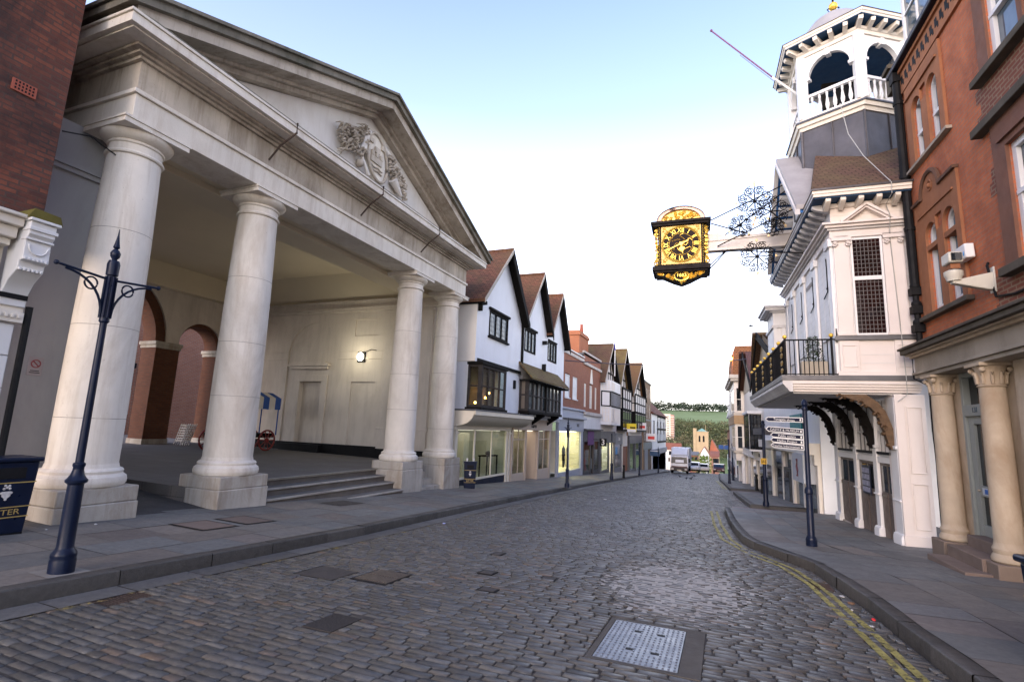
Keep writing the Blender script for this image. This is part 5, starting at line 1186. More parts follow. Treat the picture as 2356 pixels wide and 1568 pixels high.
fp_.prism([(CV-.6, 6.93), (CV+.6, 6.93), (CV+.6, 8.19), (CV-.6, 8.19)], 1, -.02, -.001); fp_.build('spandrel_panel', plain('gold leaf ground', (.50, .33, .10), .4, .4, .35, var=.45, ns=22), ck)
m = MB(f)
for sx, sz in ((-1, -1), (1, -1), (-1, 1), (1, 1)):
    for k in range(5):
        m.tube([(CV+sx*(.53-.05*(k % 3))+p, .006, CZ-.01+sz*(.55-.07*(k//2))+q) for p, q in sp((0, 0), .035, 8, 1.2, k)], .009, 4)
m.build('spandrel_scroll', GOLD, ck)
circ = lambda r, n=48: [(CV+r*math.cos(2*math.pi*i/n), CZ+r*math.sin(2*math.pi*i/n)) for i in range(n)]
face = MB(f).prism(circ(.585), 1, .0, .012).build('clock_face', plain('brown black dial', (.022, .014, .012), .6, .12), ck)
def ring(m, r, w, d): m.tube([(p, d, q) for p, q in circ(r)], w, 6, True)
m = MB(f); ring(m, .585, .022, .015); ring(m, .545, .008, .015); ring(m, .36, .010, .015)
for i in range(60): a_ = i*math.pi/30; m.tube([(CV+.548*math.sin(a_), .015, CZ+.548*math.cos(a_)), (CV+.58*math.sin(a_), .015, CZ+.58*math.cos(a_))], .006, 4)
for k in range(6):
    a_ = R(60*k+20); m.tube([(CV+(.05+.3*t)*math.sin(a_+.5*math.sin(t*6)), .014, CZ+(.05+.3*t)*math.cos(a_+.5*math.sin(t*6))) for t in np.linspace(0, 1, 9)], .008, 5)
m.build('dial_rings', GOLD, face)
def ext_text(body, size, mat, parent, s, z, ang, d=.02, sx=1.0):
    rt = Vector((math.cos(ang), 0, -math.sin(ang))); up = Vector((math.sin(ang), 0, math.cos(ang)))
    return text(body, size, mat, parent, (s, 3.3-d, z), rt, up, 'numeral', .006, sx=sx)
for i, s_ in enumerate(('XII', 'I', 'II', 'III', 'IIII', 'V', 'VI', 'VII', 'VIII', 'IX', 'X', 'XI')):
    a_ = R(30*i); ext_text(s_, .215, GOLD, face, CV+.452*math.sin(a_), CZ+.452*math.cos(a_), a_, .018, .8)
def hand(name, ang, L, w, tail, heart=False):
    a_ = R(ang); d_ = Vector((math.sin(a_), math.cos(a_))); n_ = Vector((d_.y, -d_.x)); c = Vector((CV, CZ))
    P2 = lambda l, o: tuple(c+d_*l+n_*o)
    m = MB(f).prism([P2(-tail, -w), P2(-tail, w), P2(L*.8, w*.7), P2(L, 0), P2(L*.8, -w*.7)], 1, .04 if heart else .052, .05 if heart else .06)
    if heart: m.prism([P2(L*.45+.09*math.cos(t)*(1 if math.cos(t) > 0 else .6), .085*math.sin(t)) for t in np.linspace(0, 6.283, 14, endpoint=False)], 1, .0401, .0505)
    return m.build(name, GOLD, face)
hand('hour_hand', 171, .33, .022, .06, True); hand('minute_hand', 246, .5, .018, .22); MB(f).prism([(CV+.06*math.cos(t), CZ+.06*math.sin(t)) for t in np.linspace(0, 6.283, 16, endpoint=False)], 1, .03, .07).build('hand_boss', GOLD, face)
m = MB(f)
for i in range(22): z = 6.95+.058*i; m.ball((CV-.655, .0, z), .016, 6, 4); m.ball((CV+.655, .0, z), .016, 6, 4)
for i in range(20): s = CV-.58+.061*i; m.ball((s, .0, 8.215), .012, 6, 4); m.ball((s, .02, 6.905), .01, 6, 4)
m.build('gilt_beads', GOLD, ck)
for sg in (-1, 1):
    m = MB(f)
    for k in range(9): m.tube([(CV+sg*(.74+.02*(k % 2))+sg*p, -.12, 7.1+.125*k+q) for p, q in sp((0, 0), .07, 10, 1.3, k*.8)], .024, 5)
    m.tube([(CV+sg*.72, -.12, 8.18), (CV+sg*.78, -.12, 7.9), (CV+sg*.74, -.12, 7.5), (CV+sg*.72, -.12, 7.2), (CV+sg*.8, -.12, 7.05)], .035, 6)
    m.tube([(CV+sg*.78+sg*p, -.12, 7.02+q) for p, q in sp((0, 0), .1, 14, 1.6, 1)], .028, 6); m.build('side_scroll', GOLD, ck)
m = MB(f).prism([(CV-.75, 6.66), (CV+.73, 6.66), (CV+.55, 6.57), (CV+.25, 6.42), (CV, 6.33), (CV-.25, 6.42), (CV-.55, 6.57)], 1, -.6, -.05); m.build('pendant', BLK, ck)
m = MB(f)
for i in range(34):
    t_ = rs.uniform(-1, 1); zz = 6.66-(.30*(1-abs(t_)))*rs.uniform(.5, 1.1); m.tube([(CV+t_*.7+p, -.03, zz+q) for p, q in sp((0, 0), .06, 9, 1.2, rs.random()*6)], .018, 4)
m.tube([(CV+.2*math.cos(t)*(1.1), .0, 6.53+.15*math.sin(t)) for t in np.linspace(0, 6.283, 22, endpoint=False)], .022, 5, True)
m.lathe([(.0, 6.24), (.03, 6.28), (.06, 6.33), (.02, 6.38)], (CV, .02), 8); m.build('pendant_gilding', GOLD, ck)
text('1683', .15, GOLD, ck, (CV, 3.29, 6.545), (1, 0, 0), (0, 0, 1), 'date', .01)
BEAM = plain('cream beam paint', (.70, .64, .575), .6, .3, var=.1, ns=3, stain=(.35, .3, .25))
m = MB(f).prism([(-4.2, 7.38), (-1.3, 7.38), (-1.3, 7.86), (-3.3, 7.80), (-3.6, 7.86), (-3.8, 7.94), (-4.2, 7.94)], 1, -.55, -.25); m.build('beam', BEAM, ck, bevel=.012)
m = MB(f).box(-4.18, -1.4, -.26, -.22, 7.36, 7.42); m.prism([(-4.2, 7.67), (-1.35, 7.75), (-1.35, 7.78), (-4.2, 7.70)], 1, -.25, -.22); m.build('beam_moulding', BEAM, ck)
m = MB(f)
for a_, b_ in (((-4.0, -.2, 8.36), (-1.55, .4, 9.22)), ((-3.63, -.3, 7.84), (-1.6, .6, 9.02)), ((-4.0, -.2, 8.25), (-2.8, -.4, 7.84)), ((-3.83, -.2, 7.48), (-1.5, .9, 8.2)), ((-4.06, -.3, 6.9), (-3.6, -.4, 7.38)), ((-4.04, -.6, 6.9), (-3.56, -.4, 7.38)), ((-3.53, -.3, 7.36), (-1.6, .5, 6.85))): m.tube([a_, b_], .018, 6)
m.build('iron_stay', IRON, ck)
m = MB(f); gm = MB(f)
def cluster(cx, cz, n, r, d, leafn=5):
    for k in range(n):
        a_ = 2*math.pi*k/n; q0 = (cx+r*.45*math.cos(a_), cz+r*.45*math.sin(a_)); m.tube([(cx, d, cz), (q0[0], d, q0[1])], .019, 4)
        for sg in (-1, 1):
            c2 = (cx+r*.72*math.cos(a_+sg*.32), cz+r*.72*math.sin(a_+sg*.32))
            m.tube([(c2[0]+p*sg, d, c2[1]+q) for p, q in sp((0, 0), r*.27, 16, 1.7, a_*sg)], .013, 4)
        tip = (cx+r*1.02*math.cos(a_), cz+r*1.02*math.sin(a_)); m.tube([(q0[0], d, q0[1]), (tip[0], d, tip[1])], [.012, .004], 4)
        if k % 2 == 0: gm.ball((tip[0], d, tip[1]), .035, 6, 5, (1, .5, 1.4))
for ar_ in ((-2.75, 8.72, 8, .52, .1), (-2.35, 8.25, 7, .5, .35), (-3.15, 8.1, 7, .36, -.2), (-2.3, 7.75, 6, .3, .4), (-2.75, 6.95, 8, .5, .15)):
    m = MB(f); gm = MB(f); cluster(*ar_)
    if ar_[1] > 8.7: m.tube([(-2.75, .1, 8.7), (-2.75, .1, 9.3)], .012, 4); gm.ball((-2.75, .1, 9.32), .045, 6, 5, (.8, .5, 1.6))
    if ar_[1] < 7: m.tube([(-2.75, .15, 6.95), (-2.75, .15, 6.38)], .014, 4)
    sc = m.build('wrought_scroll', IRON, ck); gm.build('gilt_buds', plain('pale gilding', (.85, .6, .3), .4, .5, .5), sc)
# ---------------------------------------------------------------- red brick and terracotta building at the right edge (right side frame)
TERRA = plain('terracotta dressing', (.30, .125, .06), .8, .25, var=.2, ns=3, bump=.3, bs=22, stain=(.13, .06, .035), samt=.5)
RBR = brick('bright red brick', (.52, .155, .06), (.42, .115, .05), (.30, .17, .11), .225, .075, .012, .4, soot=(.20, .07, .04))
RBD = brick('darker red brick', (.22, .075, .045), (.16, .055, .04), (.27, .20, .13), .225, .075, .014, .5)
BATH = plain('honey stone', (.46, .375, .275), .8, .25, var=.2, ns=1.6, bump=.3, bs=22, stain=(.27, .17, .09), samt=.6, sscale=1.6)
BATHG = plain('grey honey stone', (.33, .285, .225), .85, .25, var=.18, ns=1.4, bump=.25, bs=22, stain=(.13, .11, .08), samt=.6)
SOOTST = plain('sooty cornice stone', (.10, .085, .065), .9, .2, var=.4, ns=2, bump=.4, bs=20)
rb = thing('brick_building', 'tall red brick and terracotta building with stone columned doorway at the right edge', 'building', (0, -4, 0), RF)
f = FR(0.0)
holes = [(-1.2, -.72, 7.55, 8.92, 8.66), (-1.95, -1.48, 7.55, 8.92, 8.66), (-1.34, -.84, 4.3, 6.05, 5.8), (-2.12, -1.62, 4.3, 6.05, 5.8), (-4.5, -3.68, 7.66, 9.6), (-5.5, -4.62, 7.66, 9.6), (-5.0, -3.84, 4.42, 6.2)]
MB(f).wall(-14, -.02, 3.4, 10.3, holes, 0, .16).build('wall', RBR, rb, recalc=False)
MB().add([(0, -.02, 3.4), (8, -.02, 3.4), (8, -.02, 10.3), (0, -.02, 10.3)], [(0, 1, 2, 3)]).build('wall', OLDB, rb)
rs = random.Random(4); m = MB(f)
for z in np.arange(3.42, 4.3, .225): m.box(-14, -3.0-rs.uniform(0, .25), .002, .006, z, z+.224)
for z in np.arange(5.6, 6.6, .225): m.box(-3.8, -3.22-rs.uniform(0, .22), .002, .006, z, z+.224)
for z in np.arange(6.85, 7.5, .225): m.box(-14, -3.0-rs.uniform(0, .45), .002, .006, z, z+.224)
m.build('dark_brick_patch', RBD, rb)  # patches of darker brick with ragged ends
# terracotta window groups
m = MB(f)
m.box(-2.15, -1.95, .0, .05, 7.5, 9.38); m.box(-1.48, -1.2, 0, .05, 7.5, 8.66); m.box(-.72, -.45, 0, .05, 7.5, 9.38); m.box(-1.95, -.72, .001, .05, 8.95, 9.38)
for s0, s1 in ((-1.95, -1.48), (-1.2, -.72)):
    c, rx = (s0+s1)/2, (s1-s0)/2; arc = [(c-rx*math.cos(math.pi*i/10), 8.66+.26*math.sin(math.pi*i/10)) for i in range(11)]
    m.prism([(s0, 8.66)]+[(s0, 8.95), (c, 8.95)]+arc[:6][::-1][:-1], 1, 0, .051); m.prism([(c, 8.95), (s1, 8.95), (s1, 8.66)]+arc[5:][::-1][1:], 1, 0, .051)
m.box(-2.05, -.5, .051, .09, 9.08, 9.12)
m.build('upper_window_surround', TERRA, rb)
m = MB(f).box(-2.25, -.35, 0, .1, 7.44, 7.5); m.build('upper_sill', BATHG, rb)
m = MB(f)
m.box(-2.3, -2.12, .0, .05, 4.22, 6.62); m.box(-1.62, -1.34, 0, .05, 4.22, 5.8); m.box(-.84, -.42, 0, .05, 4.22, 6.62); m.box(-2.12, -.84, 0, .05, 6.1, 6.62)
for s0, s1 in ((-2.12, -1.62), (-1.34, -.84)):
    c, rx = (s0+s1)/2, (s1-s0)/2; arc = [(c-rx*math.cos(math.pi*i/10), 5.8+.25*math.sin(math.pi*i/10)) for i in range(11)]
    m.prism([(s0, 5.8)]+[(s0, 6.1), (c, 6.1)]+arc[:6][::-1][:-1], 1, 0, .051); m.prism([(c, 6.1), (s1, 6.1), (s1, 5.8)]+arc[5:][::-1][1:], 1, 0, .051)
ar = [(-1.24+.42*math.cos(t), 6.62+.46*math.sin(t)) for t in np.linspace(0, math.pi, 14)]
m.prism(ar, 1, 0, .045); m.box(-2.15, -.6, .05, .08, 6.28, 6.32)
m.build('middle_window_surround', TERRA, rb)
m = MB(f).tube([(p, .05, q) for p, q in ar], .05, 6); m.box(-2.32, -1.7, 0, .1, 6.621, 6.68); m.box(-.8, -.4, 0, .1, 6.621, 6.68); m.build('hood_mould', plain('dark terracotta', (.10, .05, .03), .85), rb)
m = MB(f).tube([(-1.24+.1*math.cos(t), .05, 6.78+.1*math.sin(t)) for t in np.linspace(0, 6.283, 18, endpoint=False)], .02, 5, True); m.ball((-1.24, .05, 6.78), .05, 8, 6); m.build('rosette', TERRA, rb)
MB(f).box(-2.4, -.4, 0, .13, 4.13, 4.22).build('middle_sill', SOOTST, rb, bevel=.01)
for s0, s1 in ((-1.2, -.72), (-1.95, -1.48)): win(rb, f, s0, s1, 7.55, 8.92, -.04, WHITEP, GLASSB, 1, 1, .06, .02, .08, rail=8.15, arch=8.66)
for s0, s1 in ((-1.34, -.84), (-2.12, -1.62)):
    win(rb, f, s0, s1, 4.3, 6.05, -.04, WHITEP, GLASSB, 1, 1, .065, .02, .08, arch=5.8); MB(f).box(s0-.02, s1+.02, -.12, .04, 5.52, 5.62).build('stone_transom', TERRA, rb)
# eaves: pierced terracotta frieze and gutter
m = MB(f).box(-14, -.05, .0, .05, 9.42, 9.98); m.box(-14, -.03, 0, .1, 9.9, 9.979); m.build('eaves_frieze', TERRA, rb)
m = MB(f)
for i in range(40):
    s = -.2-.22*i
    m.box(s-.05, s+.05, .051, .056, 9.62, 9.8); m.box(s-.10, s-.05, .051, .056, 9.56, 9.68)
m.build('frieze_piercing', BLACKP, rb)
m = MB(f).box(-14, .0, .04, .22, 9.985, 10.1); m.build('gutter', NAVY, rb, bevel=.03)
MB().prism([(-.1, 10.1), (-.1, 10.2), (4, 13.5), (4, 13.2)], 1, -14, -.03).build('roof', TILEB, rb)
MB().box(.18, 2.5, -1.75, -.2, 10.15, 12.6).build('dormer', WHITEP, rb)
win(rb, FR(.18), -1.7, -.25, 10.35, 12.4, .06, WHITEP, GLASSB, 2, 2, .1, .05, .055)
m = MB().box(-.12, 2.0, .0, .28, 9.75, 10.3); m.box(-.18, 2.0, -.05, .33, 10.301, 10.4); m.build('parapet_pier', SOOTST, rb)
# wide windows at the right
m = MB(f).box(-8, -3.3, .0, .16, 7.5, 7.62); m.box(-8, -3.15, 0, .16, 6.68, 6.82); m.box(-8, -3.5, 0, .16, 4.2, 4.33); m.build('drip_moulding', SOOTST, rb, bevel=.01)
m = MB(f).box(-3.68, -3.38, 0, .04, 7.62, 9.8); m.box(-4.62, -4.5, -.1, .04, 7.62, 9.8); m.box(-3.84, -3.5, 0, .05, 4.33, 6.68); m.box(-8, -3.841, 0, .05, 6.2, 6.68); m.box(-8, -3.7, .051, .09, 6.3, 6.4); m.build('wide_window_surround', plain('dark terracotta dressing', (.17, .075, .045), .8, var=.25, stain=(.08, .045, .03)), rb)
for s0, s1, z0, z1, rl in ((-4.5, -3.68, 7.66, 9.6, 8.5), (-5.5, -4.62, 7.66, 9.6, 8.5), (-5.0, -3.84, 4.42, 6.2, 5.4)): win(rb, f, s0, s1, z0, z1, -.03, WHITEP, GLASSB, 1, 1, .1, .03, .08, rail=rl)
# ground floor: entablature, columns, doorway
m = MB(f).box(-14, -.42, -.2, .3, 2.95, 3.02); m.box(-14, -.4, -.2, .34, 3.021, 3.07); m.build('shop_architrave', BATHG, rb, bevel=.006)
MB(f).box(-14, -.44, -.2, .29, 3.071, 3.36).build('shop_frieze', BATHG, rb)
m = MB(f).box(-14, -.4, -.1, .36, 3.361, 3.41); m.box(-14, -.36, -.1, .42, 3.411, 3.44); m.build('bed_mould', BATH, rb)
m = MB(f).box(-14, -.33, -.1, .5, 3.441, 3.53); m.box(-14, -.3, -.1, .54, 3.531, 3.58); m.prism([(.53, 3.581), (.0, 3.75), (0, 3.581)], 0, -14, -.32); m.build('shop_cornice', SOOTST, rb, bevel=.01)
def ecol(c):
    z0 = -.08
    K = .66; col = MB().lathe([(.275*K, z0+.28), (.27*K, 1.2), (.262*K, 2.0), (.25*K, 2.58)], (-.12, c), 28).build('column', BATH, rb)
    MB().lathe([(r_*K, z_+z0) for r_, z_ in [(.31, .0), (.35, .02), (.355, .06), (.33, .1), (.3, .13), (.32, .17), (.325, .2), (.29, .24), (.278, .29)]], (-.12, c), 28).build('column_base', BATH, col)
    k = MB().lathe([(r_*K, z_) for r_, z_ in [(.25, 2.56), (.29, 2.585), (.25, 2.61), (.255, 2.7), (.28, 2.82), (.33, 2.9)]], (-.12, c), 24); k.box(-.36, .12, c-.24, c+.24, 2.9, 2.948)
    for i in range(10):
        a_ = 2*math.pi*i/10; k.tube([(-.12+K*r_*math.cos(a_), c+K*r_*math.sin(a_), z) for r_, z in ((.27, 2.62), (.28, 2.72), (.31, 2.8), (.345, 2.8), (.335, 2.75))], [.025, .028, .024, .018, .008], 6)
    for a_ in (R(135), R(225), R(45), R(315)): k.ball((-.12+.25*math.cos(a_), c+.25*math.sin(a_), 2.84), .045, 8, 6)
    k.build('capital', BATH, col)
    MB().box(-.40, .25, c-.27, c+.27, -.8, z0).build('pedestal', plain('brown plinth stone', (.20, .15, .115), .85, stain=(.1, .08, .06)), col, bevel=.015)
for c in (-1.08, -2.88, -6.2): ecol(c)
m = MB(f).box(-1.36, -.45, -.25, -.06, -.2, 2.95); m.box(-.95, -.42, -.06, .06, -.2, 2.6); m.box(-1.0, -.42, -.06, .1, 2.61, 2.949); m.box(-3.6, -2.3, -.25, -.08, -.2, 2.95); m.box(-3.95, -3.3, -.08, .02, -.3, 2.95); m.build('stone_jamb', BATH, rb, bevel=.01)
GREEN = plain('grey green door paint', (.27, .29, .265), .5, .4, var=.08)
m = MB(f)
m.box(-1.45, -1.36, -.2, -.06, .05, 2.95); m.box(-2.32, -2.24, -.2, -.06, .05, 2.95); m.box(-2.24, -1.45, -.2, -.07, 2.86, 2.95); m.box(-2.24, -1.45, -.2, -.05, 2.16, 2.36); m.build('door_frame', GREEN, rb, bevel=.006)
dr = MB(f)
dr.box(-2.23, -2.08, -.2, -.1, .08, 2.15); dr.box(-1.62, -1.46, -.2, -.1, .08, 2.15); dr.box(-2.08, -1.62, -.2, -.1, 2.02, 2.15); dr.box(-2.08, -1.62, -.2, -.1, .78, .96); dr.box(-2.08, -1.62, -.2, -.1, .08, .3)
dr = dr.build('door', GREEN, rb, bevel=.008)
for z0, z1 in ((.3, .78), (.96, 2.02)): MB(f).box(-2.08, -1.62, -.16, -.15, z0, z1).build('pane', GLASSD, dr)
MB(f).box(-2.0, -1.72, -.098, -.094, .81, .93).build('door_sticker', plain('blue white sticker', (.5, .55, .6), .4), dr)
MB(f).box(-1.95, -1.8, -.093, -.091, .83, .91).build('sticker_mark', plain('sticker blue', (.02, .12, .4), .4), dr)
MB(f).ball((-1.66, -.07, .88), .025, 8, 6).build('door_knob', BATHG, dr)
MB(f).box(-2.24, -1.45, -.18, -.17, 2.36, 2.86).build('fanlight', GLASSD, rb)
text('131', .13, GLASSB, rb, (.045, -1.86, 2.26), (0, -1, 0), (0, 0, 1), 'house_number', .006)
for i, (d, z) in enumerate(((.75, -.26), (.45, -.07), (.15, .12))): MB(f).box(-2.98 if i == 0 else -2.8, -1.6, -.3, d, -.9, z).build('step', plain('brown step stone', (.17, .125, .10), .8, var=.2, stain=(.08, .06, .05)), rb, bevel=.015)
m = MB(f).box(-14, -3.96, -.2, -.1, .6, 2.95).build('shop_window', GLASSD, rb)
m = MB(f).box(-14, -3.96, -.2, .1, -.9, .6); m.box(-4.1, -3.96, -.1, -.02, .6, 2.95); m.box(-5.3, -5.2, -.1, -.04, .6, 2.95); m.box(-14, -4.1, -.1, -.03, 2.0, 2.08); m.build('shop_window_frame', GREEN, rb)
m = MB(f).tube([(-.25, .1, 10.0), (-.25, .1, 4.9)], .085, 10); m.box(-.36, -.14, .0, .2, 9.75, 10.02)
for z in (9.2, 7.4, 6.2): m.lathe([(.105, 0), (.105, .08)], (-.25, .1), 10, z)
for z in (4.75, 4.35, 3.95): m.box(-.35, -.15, .01, .2, z, z+.16); m.ball((-.25, .1, z+.2), .1, 8, 6)
m.tube([(-.25, .1, 4.9), (-.25, .1, 3.75)], .06, 8); m.build('downpipe', BLACKP, rb)
m = MB(f).tube([(-.36, .05, 3.75), (-.42, .32, 3.5), (-.42, .32, 2.95), (-.5, .1, 2.8), (-.4, .07, 1.9), (-.42, .07, .9), (-.4, .07, -.3)], .018, 6); m.build('cable', BLACKP, rb)
m = MB(f).tube([(-2.95, .02, 4.6), (-2.98, .05, 4.55), (-3.1, .03, 4.0), (-3.6, .03, 3.92), (-7, .03, 3.86)], .02, 6); m.build('cable', BLACKP, rb)
al = thing('alarm_box', 'white alarm box with blue letters on the red brick wall', 'alarm box', (-.1, -2.42, 4.95), RF)
MB(f).prism([(-2.62, 4.82), (-2.22, 4.82), (-2.24, 5.08), (-2.6, 5.08)], 1, .02, .16).build('housing', WHITEP, al, bevel=.02)
text('BEON', .11, plain('alarm blue', (.02, .2, .5), .5), al, (-.165, -2.42, 4.9), (0, -1, 0), (0, 0, 1))
cc = thing('security_camera', 'pale security camera on a tapered wall arm beside the alarm box', 'camera', (-.3, -2.5, 4.4), RF)
CAMP = plain('pale camera paint', (.55, .52, .44), .4, .5)
m = MB(f).prism([(.0, 4.12), (.0, 4.42), (.1, 4.4), (.56, 4.3), (.56, 4.26), (.1, 4.13)], 0, -3.08, -2.96); m.box(-3.1, -2.94, 0, .03, 4.08, 4.5); m.build('arm', CAMP, cc, bevel=.012)
MB(f).lathe([(.1, 4.3), (.11, 4.36), (.13, 4.4), (.13, 4.46), (.05, 4.5)], (-3.02, .52), 14).build('pan_head', CAMP, cc)
MB(f).box(-3.1, -2.94, .45, .58, 4.5, 4.58).build('tilt_bracket', TERRA, cc)
h_ = MB(f).box(-3.16, -2.88, .42, .62, 4.59, 4.77).build('camera_body', CAMP, cc, bevel=.02)
MB(FY(-3.17)).box(-.59, -.45, .0, .02, 4.62, 4.74).build('lens', GLASSD, h_)
# ---------------------------------------------------------------- further houses on the right
def rx(y): return interp([(20, 3.15), (26, 2.9), (31, 2.35), (38, 2.05), (48, 1.65), (60, 1.35), (75, 1.1), (95, .9)], y)
def rhouse(name, label, y0, y1, ze, wall, roofm, ridge=None, front=None, depth=8):
    h = thing(name, label, 'building', (rx((y0+y1)/2)+3, (y0+y1)/2, 0))
    x0, x1 = rx(y0), rx(y1)
    m = MB().add([(x0, y0, -6), (x1, y1, -6), (x1, y1, ze), (x0, y0, ze), (x0+depth, y0, -6), (x0+depth, y0, ze), (x1+depth, y1, -6), (x1+depth, y1, ze)], [(0, 1, 2, 3), (0, 4, 5, 3), (1, 6, 7, 2)])
    m.build('wall', wall, h)
    a = Vector((x1-x0, y1-y0, 0)).normalized(); n = Vector((-a.y, a.x, 0))
    return h, (Vector((x0, y0, 0)), a, n), (Vector((x1-x0, y1-y0, 0))).length
def gable_to_street(h, y0, y1, yp, ze, zp, roofm, tymp, xo=.35, depth=8, barge=DARKT):
    xf = lambda y: rx(y)
    MB().add([(xf(y0), y0, ze), (xf(y1), y1, ze), (xf(yp), yp, zp)], [(0, 1, 2)]).build('gable_wall', tymp, h)
    xa = min(xf(y0), xf(y1))-xo
    for ya, s in ((y0-.3, 1), (y1+.3, 1)):
        MB().prism([(ya, ze-.25), (yp, zp), (yp, zp+.15), (ya, ze-.1)], 0, xf(ya)-xo, xf(yp)+depth).build('roof', roofm, h)
        MB().add([(xf(ya)-xo-.02, ya, ze-.45), (xf(yp)-xo-.02, yp, zp-.25), (xf(yp)-xo-.02, yp, zp+.16), (xf(ya)-xo-.02, ya, ze-.08), (xf(ya)-xo+.05, ya, ze-.45), (xf(yp)-xo+.05, yp, zp-.25), (xf(yp)-xo+.05, yp, zp+.16), (xf(ya)-xo+.05, ya, ze-.08)], [(0, 1, 2, 3), (4, 5, 6, 7), (0, 1, 5, 4), (2, 3, 7, 6), (0, 3, 7, 4), (1, 2, 6, 5)]).build('barge_board', barge, h)
TANW = plain('tan render', (.42, .36, .27), .85, var=.1)
r1, fr1, L1 = rhouse('gabled_house', 'white house with dark roofed gable and cream shop just past the guildhall', 20.6, 33, 4.9, WHITEP, TILEB)
gable_to_street(r1, 26.0, 36.5, 32.2, 4.9, 7.4, TILEB, TANW)
m = MB(fr1).box(.1, L1, -.1, .35, 1.1, 1.5); m.box(.1, 4.6, -.1, .2, .75, 1.1)
for s in (.1, 2.2, 4.3, 6.5, 9.5): m.box(s, s+.3, -.1, .12, -1.9, 1.1)
m.build('shopfront', CREAMP, r1, bevel=.01)
MB(fr1).box(.4, 12, -.02, .02, -1.6, 1.0).build('shop_glass', glass_dark('pale shop glass', '30383c', '6d7778', .06), r1)
m = MB(fr1).box(.2, 12, -.05, .16, -2.4, -1.3); m.build('stallriser', BLACKP, r1)
m = MB(fr1).box(6.2, 9.2, .1, 1.0, 1.75, 2.05); m.build('awning_box', plain('charcoal awning', (.07, .065, .065), .7), r1)
MB(fr1).box(2.4, 4.6, .06, .1, 1.6, 2.6).build('teal_sign', plain('teal sign', (.0, .19, .19), .5), r1)
MB(fr1).box(.4, 2.2, .1, .5, .1, 1.1).build('sign_box', plain('pale sign box', (.42, .44, .47), .4), r1)
MB(fr1).tube([(1.3, .51, .3), (1.25, .51, .5), (1.35, .51, .65), (1.28, .51, .9)], .05, 5).build('sign_emblem', plain('maroon print', (.15, .06, .07), .6), r1)
m = MB(fr1)
for s in (6.6, 8.0): m.box(s, s+1.2, .5, .56, .35, 1.05)
m.build('cream_board', plain('cream board', (.55, .52, .40), .6), r1)
m = MB(fr1).box(5.0, 8.3, -.1, .1, -1.7, .35); m.build('dark_shopfront', SHD, r1)
MB(fr1).box(5.3, 8.0, .1, .11, -1.5, .2).build('dark_shop_glass', GLASSD, r1)
r2, fr2, L2 = rhouse('gabled_house', 'cream house with red brown gable and leaded oriel window beyond the first white one', 33.02, 46, 4.9, CREAMP, TILEB)
gable_to_street(r2, 36.6, 47, 42.0, 4.95, 7.75, tiles('purple brown tiles', (.16, .075, .055), (.13, .06, .05), (.1, .06, .045), var=.4), TANW)
bx_ = MB(fr2).box(1.2, 4.5, 0, .7, .8, 3.0); bx_.box(1.1, 4.6, 0, .8, 3.0, 3.15); bx_.build('oriel', WHITEP, r2)
win(r2, (fr2[0]+fr2[2]*.7, fr2[1], fr2[2]), 1.25, 4.45, .9, 2.95, .03, DARKT, GLASSD, 5, 3, .08, .05, .04)
fo2 = (fr2[0]+fr2[1]*1.2, fr2[2], -fr2[1]); win(r2, fo2, .03, .68, .9, 2.95, .03, DARKT, GLASSD, 3, 4, .06, .04, .04)
m = MB(fr2).box(0, L2, -.1, .2, .35, .8); m.box(.0, L2, -.1, .3, .28, .349)
for s in (.1, 4.0, 8.0, 12.4): m.box(s, s+.5, -.1, .1, -3.0, .3)
m.build('shopfront', CREAMP, r2); MB(fr2).box(.6, 12.4, -.03, .01, -2.8, .28).build('shop_glass', glass_dark('warm shop glass', '3a3020', '6a5a3a', .08), r2)
for s in (.9, 5.0): MB(fr2).box(s, s+.45, .21, .23, .48, .68).build('shop_letters', DARKT, r2)
r3, fr3, L3 = rhouse('bay_house', 'narrow cream house with tall bay windows and copper brown mansard under a glowing lamp', 46.02, 60, 6.2, CREAMP, TILEB)
b3 = MB(fr3).box(.3, 11, 0, .7, -.3, 6.3); b3.build('bay', CREAMP, r3)
m = MB(fr3).box(-.1, 11.4, -.1, 1.05, 6.3, 6.6); m.box(.0, 11.2, -.1, .95, 6.1, 6.299); m.box(.2, 11.1, 0, .8, 3.3, 3.5); m.box(.2, 11.1, 0, .82, .3, .5); m.build('bay_cornice', plain('dirty cream', (.5, .45, .37), .8), r3)
MB(fr3).box(.2, 11.05, -.2, .78, 2.6, 3.299).build('tan_panel', plain('tan panel', (.38, .25, .13), .8), r3)
fo3 = (fr3[0]+fr3[1]*.3, fr3[2], -fr3[1])
for z0, z1 in ((3.6, 5.6), (.6, 2.5)): win(r3, fo3, .12, .6, z0, z1, .03, CREAMP, GLASSD, 1, 2, .08, .05, .04); win(r3, (fr3[0]+fr3[2]*.7, fr3[1], fr3[2]), .6, 5.5, z0, z1, .03, CREAMP, GLASSD, 3, 2, .1, .06, .04)
MB(fr3).prism([(0, 6.6), (.8, 6.6), (.55, 9.0), (-3, 9.0), (-3, 6.6)], 0, .2, 11).build('mansard_roof', tiles('copper brown tiles', (.30, .13, .06), (.25, .10, .05), (.22, .12, .05), var=.4), r3)
m = MB(fr3).box(2, 9, -2, .3, 9.0, 9.1); m.box(2.2, 2.3, -1, 0, 9.1, 10.0); m.box(5, 5.1, -1, 0, 9.1, 10.0); m.box(2.2, 5.1, -.05, 0, 9.9, 10.0); m.build('roof_rail', WHITEP, r3)
m = MB(fr3).box(0, L3, -.1, .3, -.6, .0); m.box(0, .5, -.1, .3, -4, -.6); m.box(5, 5.6, -.1, .3, -4, -.6); m.build('shopfront', WHITEP, r3)
